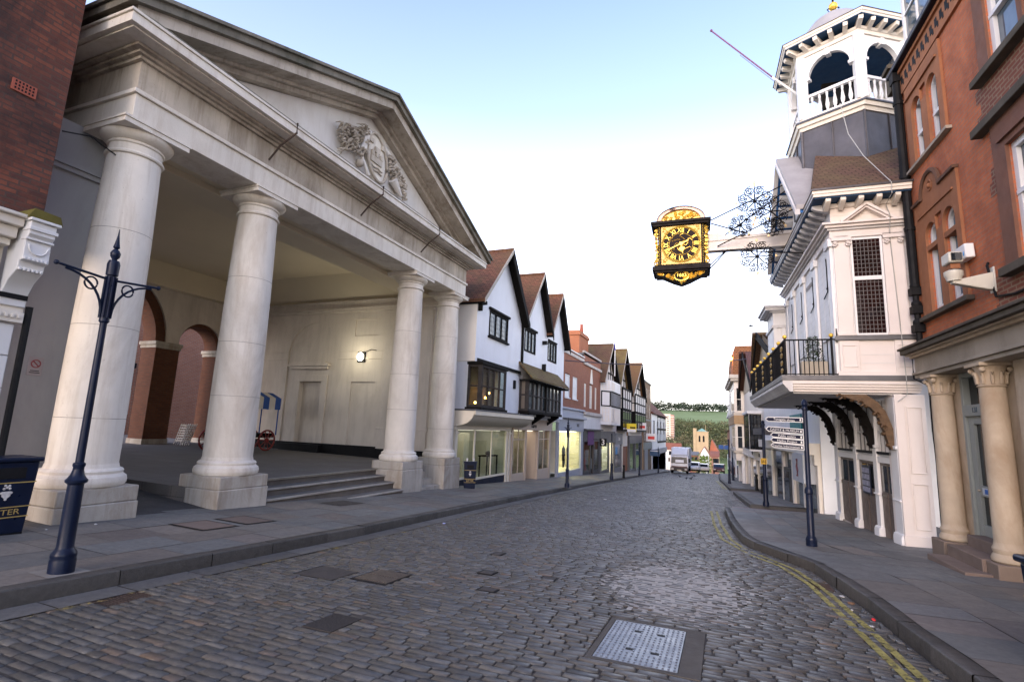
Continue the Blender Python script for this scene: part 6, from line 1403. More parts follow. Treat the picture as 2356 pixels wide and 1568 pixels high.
MB(fr3).box(.5, 13, -.03, .02, -4, -.6).build('shop_glass', GLASSD, r3)
sl_ = thing('street_lantern', 'glowing orange lantern on a bracket before the copper brown mansard', 'lamp', (.8, 48.5, 8.3))
MB().ball((.72, 48.4, 8.25), .3, 12, 8, (1, 1, .8)).build('lantern_glow', emit('sodium glow', 'ffa040', 14), sl_); MB().tube([(1.6, 48.6, 8.4), (.9, 48.5, 8.5), (.72, 48.4, 8.45)], .04, 6).build('bracket', IRON, sl_)
r4, fr4, L4 = rhouse('white_house', 'white house with grey mansard and flagpole at the far right of the street', 64, 80, 4.0, WHITEP, TILEB)
MB(fr4).prism([(-.0, 4.0), (.4, 4.0), (.0, 6.2), (-4, 6.2), (-4, 4.0)], 0, -.1, 16).build('mansard_roof', LEADG, r4)
fo4 = (fr4[0], fr4[2], -fr4[1])
for i in range(3):
    for z in (1.6, -.8): win(r4, fr4, 1+4.5*i, 2.6+4.5*i, z, z+1.6, .03, WHITEP, GLASSD, 1, 2, .1, .05, .04)
MB(fr4).box(0, 16, 0, .35, -2.6, -1.8).build('shop_fascia', plain('dark mixed fascia', (.1, .06, .06), .7), r4)
m = MB(FY(64)).box(1.4, 2.0, .0, .05, -1, 3.4); m.build('corner_quoins', plain('pink red brick', (.38, .16, .12), .8), r4)
MB(fr4).tube([(1, .3, 4.6), (1.5, 1.6, 6.3)], .04, 6).build('flagpole', WHITEP, r4)
r5, fr5, L5 = rhouse('brick_building', 'plain dark red brick building at the far bottom of the right row', 82, 100, 2.4, REDB, TILEB)
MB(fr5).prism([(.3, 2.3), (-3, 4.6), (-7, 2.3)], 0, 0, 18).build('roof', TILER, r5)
MB(fr5).box(0, 18, 0, .1, -4.2, -1.6).build('shop_front', WHITEP, r5)
# ---------------------------------------------------------------- covers, gratings and litter
IRONG = plain('worn grey iron', (.17, .18, .20), .38, .5, .55, var=.2, ns=3, bump=.3, bs=40)
CONC = plain('rough concrete', (.105, .094, .078), .85, .25, var=.25, ns=3, bump=.6, bs=30)
RUSTP = plain('brown iron plate', (.066, .057, .049), .75, .25, .0, var=.3, ns=4, bump=.3, bs=50)
def slab(m, x0, x1, y0, y1, h, t=.05):
    m.add([(x0, y0, gz(y0)+h), (x1, y0, gz(y0)+h), (x1, y1, gz(y1)+h), (x0, y1, gz(y1)+h), (x0, y0, gz(y0)+h-t), (x1, y0, gz(y0)+h-t), (x1, y1, gz(y1)+h-t), (x0, y1, gz(y1)+h-t)], [(0, 1, 2, 3), (4, 5, 6, 7), (0, 1, 5, 4), (1, 2, 6, 5), (2, 3, 7, 6), (3, 0, 4, 7)])
    return m
def cover(name, label, key, mat, frame=None, pat=None, h=-.004, cat='cover'):
    x0, x1, y0, y1 = COVERS[key] if isinstance(key, str) else key
    t = thing(name, label, cat, ((x0+x1)/2, (y0+y1)/2, gz((y0+y1)/2)+h))
    if frame:
        fw, fm = frame; m = MB()
        slab(m, x0, x0+fw[0], y0, y1, h-.001); slab(m, x1-fw[1], x1, y0, y1, h-.001); slab(m, x0+fw[0], x1-fw[1], y0, y0+fw[2], h-.001); slab(m, x0+fw[0], x1-fw[1], y1-fw[3], y1, h-.001)
        m.build('frame', fm, t); x0, x1, y0, y1 = x0+fw[0]+.008, x1-fw[1]-.008, y0+fw[2]+.008, y1-fw[3]-.008
    p = slab(MB(), x0, x1, y0, y1, h).build('plate', mat, t)
    if pat: pat(p, x0, x1, y0, y1, h)
    return t
def studs(p, x0, x1, y0, y1, h):
    m = slab(MB(), x0, x1, y0, y1, h); nx, ny = 15, 17; t_ = p.parent
    for i in range(nx):
        for j in range(ny):
            if i in (5, 10) and j in (4, 12) or abs(i-7) == 2 and j in (4, 12): continue
            x, y = x0+(x1-x0)*(i+.5)/nx, y0+(y1-y0)*(j+.5)/ny
            z = gz(y)+h; q = [(-.6, -.7), (-.6, .7), (0, .95), (.6, .7), (.6, -.7), (0, -.45)]; s = .0155
            m.add([(x+a*s, y+b*s*1.4, z) for a, b in q]+[(x+a*s*.8, y+b*s*1.1, z+.006) for a, b in q], [(6, 7, 8, 9, 10, 11)]+[(k, (k+1) % 6, 6+(k+1) % 6, 6+k) for k in range(6)])
    bpy.data.objects.remove(p); p = m.build('plate', IRONG, t_)
    m = MB()
    for i in (5.2, 9.9):
        for j in (4.5, 12.5): x, y = x0+(x1-x0)*(i+.5)/nx, y0+(y1-y0)*(j+.5)/ny; slab(m, x-.035, x+.035, y-.02, y+.02, h+.004, .01); 
    m.build('key_plate', BLACKP, p)
    slab(MB(), x0-.007, x0-.001, y0, y1, h-.004, .03).build('joint', BLACKP, p); slab(MB(), x1+.001, x1+.007, y0, y1, h-.004, .03).build('joint', BLACKP, p)
def stripes(p, x0, x1, y0, y1, h):
    m = MB(); n = 13
    for i in range(n):
        x = x0+(x1-x0)*(i+.5)/n
        slab(m, x-.012, x+.012, y0+.02, (y0+y1)/2-.01, h+.006, .02)
        slab(m, x-.012, x+.012, (y0+y1)/2+.01, y1-.02, h+.006, .02)
    m.build('ribs', plain('polished rib iron', (.13, .105, .085), .4, .5, .4), p)
def bars(p, x0, x1, y0, y1, h):
    m = MB(); n = 14
    for i in range(n): y = y0+(y1-y0)*(i+.5)/n; slab(m, x0, x1, y-.009, y+.009, h+.012, .03)
    slab(m, x0, x0+.02, y0, y1, h+.013, .03); slab(m, x1-.02, x1, y0, y1, h+.013, .03); m.build('bars', RUST, p)
cover('manhole_cover', 'big studded grey iron manhole cover set in concrete in the cobbles', 'big', IRONG, ((.05, .17, .05, .07), CONC), studs)
cover('manhole_cover', 'smooth brown iron cover in the cobbles beside the ribbed one', 'brown', RUSTP, ((.02, .02, .02, .02), BLACKP))
cover('manhole_cover', 'ribbed brown iron cover in the cobbles near the left kerb', 'strip', RUSTP, ((.02, .02, .02, .02), BLACKP), stripes)
cover('manhole_cover', 'small dark square tarmac patch cover in the near left cobbles', 'dark', plain('dark patch', (.052, .047, .042), .95, .1, bump=.8))
for k, lab in (('s1', 'farthest of the small brown covers in the left half of the road'), ('s2', 'small framed cover right of the ribbed plate'), ('s3', 'small framed cover nearest the camera among the small road covers'), ('s4', 'small blue grey cover near the middle of the road')):
    cover('stopcock_cover', lab, k, RUSTP, ((.015, .015, .015, .015), BLACKP), None, .001)
GR = plain('drain pit', (.008, .008, .008), .9)
cover('drain_grating', 'rusty drain grating against the left kerb near the navy post', 'gl', GR, None, bars, -.02, 'grating')
cover('drain_grating', 'rusty drain grating against the right kerb at the bend', 'gr', GR, None, bars, -.02, 'grating')
def pz(x, y): return gz(y)+.15+.02*max(kl(y)-KW-x, 0)
TILEP = plain('pink infill slab', (.17, .125, .10), .8, var=.15, bump=.3)
def pcover(label, x0, x1, y0, y1, mat, fm):
    t = thing('inspection_cover', label, 'cover', ((x0+x1)/2, (y0+y1)/2, pz((x0+x1)/2, (y0+y1)/2)))
    def sl(a, b, c, d, h, n, mt, par): 
        MB().add([(a, c, pz(a, c)+h), (b, c, pz(b, c)+h), (b, d, pz(b, d)+h), (a, d, pz(a, d)+h)], [(0, 1, 2, 3)]).build(n, mt, par)
    sl(x0, x1, y0, y1, .005, 'frame', fm, t); sl(x0+.05, x1-.05, y0+.05, y1-.05, .009, 'infill', mat, t)
pcover('pink slab cover with dark frame on the left pavement, nearer of two', -8.2, -7.4, 5.92, 6.6, TILEP, IRON)
pcover('pink slab cover with dark frame on the left pavement, farther of two', -8.22, -7.42, 6.75, 7.4, plain('brown infill slab', (.14, .105, .085), .8), IRON)
pcover('dark brown iron cover on the pavement before the hall steps', -8.75, -8.1, 9.9, 10.8, RUSTP, RUSTP)
LIT = {'red': plain('red litter', (.5, .02, .02), .5), 'white': plain('white litter', (.45, .44, .42), .6), 'brown': plain('brown litter', (.16, .09, .05), .8), 'blue': plain('blue litter', (.35, .4, .7), .5)}
def crumple(label, x, y, z, s, mat, seed, name='litter', flat=.6):
    g = random.Random(seed); m = MB(); n, k = 8, 5; v = []
    for i in range(k+1):
        for j in range(n): a, b = math.pi*i/k, 2*math.pi*j/n; r = s*g.uniform(.7, 1.15); v.append((x+r*math.sin(a)*math.cos(b), y+r*math.sin(a)*math.sin(b), z+s*flat-r*math.cos(a)*flat))
    m.add(v, [(i*n+j, i*n+(j+1) % n, (i+1)*n+(j+1) % n, (i+1)*n+j) for i in range(k) for j in range(n)])
    tag(m.build(name, LIT[mat], None, (x, y, z), smooth=60), label, 'litter')
crumple('crushed red and white can in the gutter by the right kerb', 1.54, 7.37, gz(7.37), 0.028, 'red', 1)
crumple('flat white wrapper beside the red can', 1.46, 7.1, gz(7.1), 0.030, 'white', 2, flat=.2)
crumple('crumpled pale paper in the gutter below the right grating', 1.42, 8.41, gz(8.4), 0.038, 'white', 3, flat=.4)
crumple('brown leaf litter between the pale paper and the red can', 1.46, 8.1, gz(8.1), 0.045, 'brown', 4, flat=.3)
crumple('white scrap in the yellow lines short of the brown leaf litter', 1.4, 7.72, gz(7.7), 0.017, 'white', 5)
crumple('blue white wrapper in the cobbles near the left kerb', -5.68, 10.4, gz(10.4), 0.041, 'blue', 6, flat=.3)
crumple('white scrap on the pavement before the first column', -8.75, 5.2, pz(-8.7, 5.2), .022, 'white', 7)
crumple('white scrap beside the foot of the near litter bin', -8.7, 4.55, pz(-8.6, 4.5), .02, 'white', 8)
crumple('white paper lying flat in mid road below the shops', -4.25, 20.6, gz(20.6), 0.083, 'white', 9, flat=.15)
# ---------------------------------------------------------------- posts, bins, signs
def lamp_post(label, x, y, group):
    z = pz(x, y); t = thing('ornamental_post', label, 'post', (x, y, z), group=group)
    m = MB().lathe([(0.1134, 0), (0.1134, .13), (0.1075, .15), (0.1134, .17), (0.1092, .2), (0.084, .235), (0.0756, .26), (0.07392, .6), (0.07056, .88)], (x, y), 20, z); m.build('base', NAVY, t)
    m = MB().lathe([(0.07056, .88), (0.0756, .89), (0.0966, .905), (0.09912, .93), (0.084, .945), (0.063, .98), (0.0504, 1.03), (0.04872, 1.06), (0.05712, 1.075), (0.05544, 1.1), (0.04032, 1.11)], (x, y), 20, z); m.build('collar', NAVY, t)
    MB().lathe([(0.03948, 1.1), (0.03612, 2.0), (0.0336, 2.7)], (x, y), 14, z).build('shaft', NAVY, t)
    m = MB().lathe([(0.0336, 2.62), (0.0504, 2.64), (0.0462, 2.7), (0.04368, 3.16), (0.0588, 3.17), (0.063, 3.3), (0.0504, 3.34)], (x, y), 14, z)
    for i in range(8): a_ = i*math.pi/4; m.tube([(x+.05*math.cos(a_), y+.05*math.sin(a_), z+2.68), (x+.05*math.cos(a_), y+.05*math.sin(a_), z+3.15)], .014, 5)
    m.build('sleeve', NAVY, t)
    MB().lathe([(0.0252, 3.33), (0.0252, 3.36), (0.0462, 3.39), (0.0504, 3.43), (0.0294, 3.47), (0.0168, 3.48), (0.0336, 3.5), (0.02352, 3.55), (0.01008, 3.64), (0.00336, 3.72)], (x, y), 14, z).build('finial', NAVY, t)
    for sg in (-1, 1):
        Y = lambda d: y+sg*d
        m = MB().tube([(x, Y(.05), z+3.12), (x, Y(.52), z+3.16)], .014, 6); m.ball((x, Y(.53), z+3.162), .026, 8, 6)
        m.tube([(x, Y(.055+.41*(1-math.cos(t))), z+2.72+.41*math.sin(t)) for t in np.linspace(0, math.pi/2*.97, 10)], .013, 6)
        m.tube([(x, Y(.19+.062*math.cos(t)), z+3.035+.066*math.sin(t)) for t in np.linspace(0, 6.283, 18, endpoint=False)], .010, 5, True)
        m.build('arm', NAVY, t)
    return t
GP = 'navy ornamental posts along the left kerb'
p0 = lamp_post('navy post with scrolled arms and spike finial in the near left foreground', -6.36, 3.52, GP)
cb = MB(); cb.add([(-6.56, 3.33, pz(-6.5, 3.3)+.004), (-6.16, 3.33, pz(-6.2, 3.3)+.004), (-6.16, 3.72, pz(-6.2, 3.7)+.004), (-6.56, 3.72, pz(-6.5, 3.7)+.004)], [(0, 1, 2, 3)]); cb.build('footing_slab', plain('pale mortar', (.24, .22, .19), .9), p0)
for (x, y), lab, sc_ in (((-6.6, 23.46), 'navy post with scrolled arms before the lit clothes shop', .85), ((-6.86, 47.75), 'navy post on the left kerb past the thin post and bollard', .8), ((-6.75, 61.7), 'farthest navy post on the left kerb, short of the truck', .8)):
    c = copy_tree(p0); c.location = (x, y, pz(x, y)); c.scale = (1, 1, sc_); c['label'] = lab
tp = thing('sign_post', 'thin dark post with flared base before the timbered houses on the left', 'post', (-6.85, 35.1, pz(-6.85, 35.1)))
MB().lathe([(.13, 0), (.13, .15), (.09, .25), (.085, .9), (.1, .95), (.05, 1.1), (.045, 3.0)], (-6.85, 35.1), 12, pz(-6.85, 35.1)).build('shaft', NAVY, tp)
def bollard(label, x, y, z, h=.95):
    t = thing('bollard', label, 'bollard', (x, y, z), group='black bollards'); MB().lathe([(.1, 0), (.1, .1), (.085, .14), (.08, h*.6), (.09, h*.62), (.085, h*.66), (.07, h*.7), (.068, h*.86), (.085, h*.88), (.08, h*.96), (.03, h)], (x, y), 14, z).build('shaft', BLACKP, t); return t
bollard('black bollard on the left kerb between the thin post and the navy posts', -6.76, 39.26, pz(-6.8, 39.3))
bollard('black bollard by the cream shopfronts on the right pavement', 1.85, 34.8, gz(34.8)+.17)
bollard('black bollard just beyond the post with the yellow plate', 1.95, 31.4, gz(31.4)+.17)
def rz_(x, y): return gz(y)+.15+.02*max(x-kr(y)-KW, 0)
def post2(label, x, y, h):
    z = rz_(x, y); t = thing('street_post', label, 'post', (x, y, z), group='navy posts along the right pavement')
    MB().lathe([(.115, 0), (.115, .12), (.1, .16), (.085, .2), (.08, .95), (.105, .98), (.1, 1.02), (.06, 1.08), (.055, h-.1), (.075, h-.08), (.07, h-.02), (.05, h), (.065, h+.06), (.03, h+.11)], (x, y), 16, z).build('shaft', NAVY, t); return t
sgn = thing('fingerpost', 'navy fingerpost with five white bordered direction signs on the right pavement', 'signpost', (1.57, 12.0, rz_(1.57, 12)))
zb = rz_(1.57, 12)
MB().lathe([(.1, 0), (.1, .1), (.105, .13), (.088, .17), (.068, .2), (.064, .98), (.08, 1.0), (.078, 1.06), (.06, 1.1), (.047, 1.12), (.045, 2.62), (.055, 2.63), (.055, 2.67), (.045, 2.69), (.065, 2.74), (.05, 2.8), (.02, 2.84)], (1.57, 12.0), 18, zb).build('shaft', NAVY, sgn)
NAVS = plain('sign navy', (.008, .010, .028), .6, .12)
SW = plain('sign white', (.62, .62, .60), .5)
fys = FY(11.96)
for body, x0, zc, hh in (('Tunsgate shops', .84, 2.015, .10), ('CASTLE & MUSEUM', .84, 1.80, .105), ('Public toilets', .92, 1.685, .095), ('Hydro Project', .92, 1.585, .095), ('Tourist Information  i', .92, 1.48, .10)):
    tl = -.035/.66; x1 = 1.525; q = (x1-x0); zz = lambda x: zc+(x-x0-q/2)*(-.05 if body != 'Tunsgate shops' else .0)
    def pg(e): a = hh/2-e; return [(x0+e, zz(x0)), (x0+.05+e*.4, zz(x0)+a), (x1-e, zz(x1)+a), (x1-e, zz(x1)-a), (x0+.05+e*.4, zz(x0)-a)]
    o = MB(fys).prism(pg(0), 1, -.02, .0).build('direction_sign', SW, sgn)
    MB(fys).prism(pg(.014), 1, .0005, .003).build('sign_face', NAVS, o)
    text(body, .062, SW, o, (x0+q*.5, 11.955, zz(x0+q/2)-.003), (1, 0, -.05), (0, 0, 1), sx=1.0, ext=.001)
    MB(fys).prism([(x1-.06, zz(x1)-.02), (x1-.03, zz(x1)-.02), (x1-.03, zz(x1)+.01), (x1-.045, zz(x1)+.03), (x1-.06, zz(x1)+.01)], 1, .003, .005).build('walker_symbol', SW, o)
yp_ = post2('navy post with small yellow plate before the right shops', 1.49, 22.5, 3.1)
pl2 = MB(FY(22.4)).box(1.36, 1.56, -.01, .01, .62, .84).build('yellow_plate', plain('yellow plate', (.62, .36, .02), .5), yp_)
MB(FY(22.389)).box(1.39, 1.53, -.001, .004, .70, .72).box(1.39, 1.41, 0, .004, .65, .8).box(1.51, 1.53, 0, .004, .65, .8).box(1.45, 1.47, 0, .004, .68, .78).build('plate_marks', IRON, pl2)
post2('navy post far down the right kerb carrying blue plates', .45, 43.6, 3.2)
post2('navy post beyond the blue plates on the far right kerb', .85, 52, 3.2); post2('last navy post of the right kerb before the parked car', .95, 60, 3.2)
MB(FY(43.5)).box(-.25, .1, -.02, .02, .6, .9).box(.14, .42, -.02, .02, .6, .9).build('blue_plate', plain('blue plate', (.02, .09, .3), .5), [o for o in bpy.data.objects if o.get('label', '').startswith('navy post far down')][0])
# litter bins
BING = plain('bin gold', (.50, .36, .12), .45, .5, .3)
def litter_bin(label, frm, w=.78, d=.5, h=.98, base=(0, 0, 0)):
    """authored upright at the origin, front facing +d of its frame"""
    t = thing('litter_bin', label, 'litter bin', (0, 0, 0), group='navy litter bins')
    k = .88; m = MB(FL(0))
    def ring(z, f): return [(-w/2*f, -d/2*f, z), (w/2*f, -d/2*f, z), (w/2*f, d/2*f, z), (-w/2*f, d/2*f, z)]
    a = ring(.0, .86)+ring(h-.06, 1.0); m.add(a, [(0, 1, 2, 3), (4, 5, 6, 7), (0, 1, 5, 4), (1, 2, 6, 5), (2, 3, 7, 6), (3, 0, 4, 7)]); m.build('body', NAVY, t, bevel=.02)
    MB(FL(0)).box(-w/2-.03, w/2+.03, -d/2-.03, d/2+.03, h-.06, h).build('top', NAVY, t, bevel=.02)
    fd_ = lambda z: d/2*(.86+.14*z/(h-.06))
    MB(FL(0)).box(-w*.27, w*.27, -.1, d/2+.004, h-.27, h-.13).build('opening', BLACKP, t)
    for z in (h-.33, .34, .21):
        f_ = .86+.14*z/(h-.06); MB(FL(0)).box(-w/2*f_-.006, w/2*f_+.006, -d/2*f_-.006, d/2*f_+.006, z, z+.012).build('gold_band', BING, t)
    text('LITTER', .1, BING, t, (fd_(.28)+.004, 0, .28), (0, 1, 0), (.07, 0, 1), ext=.002, sx=1.2)
    m = MB((Vector((fd_(.53)+.004, 0, 0)), Vector((0, 1, 0)), Vector((1, 0, 0))))
    CRW = plain('crest paint', (.55, .52, .50), .5, var=.3, ns=40)
    m.prism([(-.045, .55), (.045, .55), (.045, .49), (0, .45), (-.045, .49)], 1, 0, .006)
    for s_, z_ in ((-.03, .585), (.03, .585), (0, .60), (-.05, .53), (.05, .53), (-.02, .625), (.022, .62), (0, .45)): m.ball((s_, .003, z_), .016, 8, 6, (1, .25, 1))
    m.build('crest', CRW, t)
    MB(FL(0)).box(-w/2*.84, w/2*.84, -d/2*.84, d/2*.84, -.1, .02).build('foot', BLACKP, t)
    t.matrix_world = frm; return t
b0 = litter_bin('navy litter bin with gold bands and crest at the left edge before the shop', Matrix.Translation((-8.86, 3.99, pz(-8.7, 3.9))), w=.62)
c = copy_tree(b0); c.matrix_world = Matrix.Translation((-8.78, 17.85, pz(-8.7, 17.8))) @ Matrix.Rotation(R(-60), 4, 'Z') @ Matrix.Scale(.82, 4); c.scale = (.6, .75, 1.0); c['label'] = 'navy litter bin with paper cups on top beside the last column'
c = copy_tree(b0); c.matrix_world = Matrix.Translation((2.62, 5.62, rz_(2.5, 5.7)-.1)) @ Matrix.Rotation(R(100), 4, 'Z'); c['label'] = 'navy litter bin cut off by the right edge of the view'
for i, (x, y) in enumerate(((-8.86, 17.72), (-8.7, 17.95))):
    z = pz(-8.7, 17.8)+.981; tag(MB().lathe([(.03, 0), (.042, .1), (.04, .1), (.03, .005)], (x, y), 12, z).build('paper_cup', WHITEP, None, (x, y, z)), ('white paper cup standing on the far litter bin, left of two', 'white paper cup standing on the far litter bin, right of two')[i], 'cup')
# shop signs that hang over the left pavement
def hang(name, label, x0, x1, y, z0, z1, mat, fn=None, wallx=-9.6):
    t = thing(name, label, 'sign', ((x0+x1)/2, y, (z0+z1)/2)); f_ = FY(y)
    b = MB(f_).box(x0, x1, -.04, .04, z0, z1).build('board', mat, t, bevel=.01)
    MB(f_).box(wallx, x0, -.015, .015, z1-.12, z1-.08).build('bracket', IRON, t)
    if fn: fn(b, f_, (x0+x1)/2, (z0+z1)/2, y)
    return t
RED = plain('red print', (.6, .035, .03), .5)
hang('hanging_sign', 'black hanging sign with a white figure 3', -8.95, -8.4, 41.0, .42, 1.02, BLACKP, lambda b, f_, x, z, y: text('3', .62, WHITEP, b, (x, y-.05, z), (1, 0, 0), (0, 0, 1), ext=.01))
hang('letting_board', 'yellow and white letting board over the grey shop', -9.1, -8.05, 54.0, 1.6, 2.45, plain('yellow board', (.72, .55, .02), .5), lambda b, f_, x, z, y: (MB(f_).box(x-.5, x+.5, .041, .05, z-.42, z-.14).build('white_panel', WHITEP, b), MB(f_).box(x-.1, x+.45, .041, .05, z-.06, z+.1).build('dark_panel', BLACKP, b)))
hang('letting_board', 'white board with red block, higher of two by the brown brick block', -9.3, -8.5, 65.0, 1.9, 2.75, WHITEP, lambda b, f_, x, z, y: MB(f_).box(x-.3, x+.25, .041, .05, z-.22, z+.08).build('red_block', RED, b))
hang('letting_board', 'white board with wide red block, lower of two by the brown brick block', -9.2, -7.9, 70.0, .5, 1.5, WHITEP, lambda b, f_, x, z, y: MB(f_).box(x-.4, x+.45, .041, .05, z-.25, z+.15).build('red_block', RED, b))
hang('hanging_sign', 'dark blue hanging sign with white edge by the far shops', -9.2, -7.9, 74.0, -1.5, -.7, plain('blue sign', (.03, .08, .16), .5), lambda b, f_, x, z, y: MB(f_).box(x-.6, x+.6, .041, .05, z+.2, z+.32).build('white_line', WHITEP, b))
fpo = thing('flagpole', 'white and blue pole standing before the first brown gable', 'flagpole', (-9.0, 47.3, 7.0))
MB().tube([(-9.0, 47.3, 6.6), (-9.0, 47.3, 9.0)], .05, 6).build('pole', WHITEP, fpo); MB().tube([(-9.0, 47.3, 9.0), (-9.0, 47.3, 10.3)], .07, 6).build('pole_tip', plain('blue tip', (.06, .05, .3), .6), fpo)
cab = MB().tube([(-9.2+11*t_, 31.6+9*t_, 5.96+1.18*t_-.35*math.sin(math.pi*t_)) for t_ in np.linspace(0, 1, 24)], .034, 5)
tag(cab.build('overhead_cable', plain('dark cable', (.05, .045, .06), .6), None, (-9.2, 31.6, 5.96)), 'thin cable strung across the street above the far shops', 'cable')
fl_ = thing('flood_light', 'small dark floodlight pair fixed on the twin gabled white house', 'lamp', (-9.1, 27, 5.3))
m = MB().box(-9.2, -8.95, 27.0, 27.2, 6.25, 6.45); m.box(-9.2, -8.98, 27.05, 27.15, 4.75, 5.15); m.tube([(-9.2, 27.1, 6.3), (-8.95, 27.4, 6.35)], .03, 6); m.build('housing', IRON, fl_)
# market cart and chairs inside the hall
ct = thing('market_cart', 'old market cart with red spoked wheels and blue striped awning inside the hall', 'cart', (-17.4, 14.8, .4))
zf = .345
m = MB().box(-17.6, -16.7, 13.6, 16.0, zf+.5, zf+.66); m.build('cart_bed', DARKT, ct)
RW = plain('red wheel paint', (.22, .03, .025), .6, var=.3)
for x, y in ((-17.5, 13.75), (-16.65, 13.75), (-17.5, 15.6), (-16.65, 15.6)):
    w_ = MB(FL(x)).tube([(y+.38*math.cos(t_), 0, zf+.4+.38*math.sin(t_)) for t_ in np.linspace(0, 6.283, 24, endpoint=False)], .035, 6, True)
    for k in range(10): a_ = k*math.pi/5; w_.tube([(y, 0, zf+.4), (y+.36*math.cos(a_), 0, zf+.4+.36*math.sin(a_))], .018, 5)
    w_.tube([(y, -.06, zf+.4), (y, .06, zf+.4)], .07, 8); w_.build('wheel', RW, ct)
STB_, STW = plain('blue stripe cloth', (.03, .08, .28), .9), plain('white stripe cloth', (.55, .52, .47), .9)
for k in range(8):
    y_ = 13.75+.29*k; MB().add([(-16.6, y_, 2.4), (-16.6, y_+.29, 2.4), (-17.1, y_+.29, 2.62), (-17.1, y_, 2.62), (-17.6, y_+.29, 2.4), (-17.6, y_, 2.4), (-16.6, y_, 1.95), (-16.6, y_+.29, 1.95)], [(0, 1, 2, 3), (3, 2, 4, 5), (0, 1, 7, 6)]).build('awning_stripe', STB_ if k % 2 else STW, ct)
for k in range(4):
    a_ = -16.6-.25*k; zt_ = lambda x: 2.4+.22*(1-abs(x+17.1)/.5)
    for yy_ in (13.75, 16.07): MB().add([(a_, yy_, zt_(a_)), (a_-.25, yy_, zt_(a_-.25)), (a_-.25, yy_, 1.95), (a_, yy_, 1.95)], [(0, 1, 2, 3)]).build('awning_end', STW if k % 2 else STB_, ct)
m = MB()
for x, y in ((-17.55, 13.8), (-16.65, 13.8), (-17.55, 16.02), (-16.65, 16.02)): m.tube([(x, y, zf+.6), (x, y, 2.4)], .025, 6)
m.build('awning_pole', STB_, ct)
for i in range(5):
    st = thing('folding_chair', 'white slatted folding chair leaning in the stack by the brick pier', 'chair', (-20.2, 14.5+.09*i, .38), group='stacked white folding chairs')
    y = 14.5+.09*i; m = MB()
    for dx in (-.2, .2): m.tube([(-20.2+dx, y, .39), (-20.2+dx, y+.25, 1.25)], .015, 5)
    m.build('frame', WHITEP, st); m = MB()
    for k in range(7): m.box(-20.4, -20.0, y+.04+.025*k, y+.06+.025*k, .55+.1*k, .6+.1*k)
    m.build('slats', WHITEP, st)
# ---------------------------------------------------------------- vehicles
GLV = glass_dark('windscreen', '0c0f12', '181c20', .15, .15)
tk = thing('box_truck', 'white box truck facing up the street at the left kerb', 'truck', (-5.15, 72, gz(72)))
z = gz(71.5); x0, x1 = -6.25, -4.1; f = FY(71.0)
TW = plain('truck white', (.62, .62, .63), .4, .5, var=.05)
MB().prism([(71.0, z+.55), (71.0, z+1.25), (71.18, z+2.15), (71.5, z+2.35), (72.8, z+2.35), (72.8, z+.55)], 0, x0, x1).build('cab', TW, tk, bevel=.04)
MB().box(x0-.05, x1+.05, 72.9, 78, z+.9, z+3.2).build('cargo_box', plain('grey white box', (.55, .56, .58), .5), tk, bevel=.02)
MB().prism([(71.3, z+2.36), (72.6, z+2.36), (72.8, z+3.15), (72.4, z+3.1)], 0, x0+.1, x1-.1).build('wind_deflector', TW, tk, bevel=.03)
MB().add([(x0+.08, 70.985, z+1.3), (x1-.08, 70.985, z+1.3), (x1-.14, 71.15, z+2.1), (x0+.14, 71.15, z+2.1)], [(0, 1, 2, 3)]).build('windscreen', GLV, tk)
MB().add([(x0+.6, 70.97, z+1.42), (x1-.5, 70.97, z+1.42), (x1-.55, 71.11, z+1.85), (x0+.62, 71.11, z+1.85)], [(0, 1, 2, 3)]).build('windscreen_sunshade', TW, tk)  # white sunshade across the middle of the windscreen
m = MB(f).box(x0-.02, x1+.02, .0, .12, z+.35, z+.8); m.build('bumper', plain('dark bumper', (.045, .035, .033), .6), tk, bevel=.03)
MB(f).box(x0+.1, x1-.1, .0, .03, z+.82, z+.95).build('grille', plain('red brown grille', (.09, .03, .025), .6), tk)
for a in (x0+.1, x1-.4): MB(f).box(a, a+.3, .121, .15, z+.5, z+.68).build('headlight', plain('headlight glass', (.6, .55, .5), .2), tk)
MB(f).box((x0+x1)/2-.26, (x0+x1)/2+.26, .121, .135, z+.42, z+.53).build('number_plate', plain('plate cream', (.6, .55, .4), .5), tk)
for a, y in ((x0, 71.9), (x1-.3, 71.9), (x0, 76.5), (x1-.3, 76.5)): MB((Vector((a, 0, 0)), Vector((0, 1, 0)), Vector((1, 0, 0)))).prism([(y+.42*math.cos(t_), z+.42+.42*math.sin(t_)) for t_ in np.linspace(0, 6.283, 20, endpoint=False)], 1, 0, .3).build('wheel', BLACKP, tk, bevel=.03)
for a in (x0-.25, x1+.07): MB().box(a, a+.18, 71.0, 71.1, z+1.45, z+1.95).build('mirror', BLACKP, tk, bevel=.02)
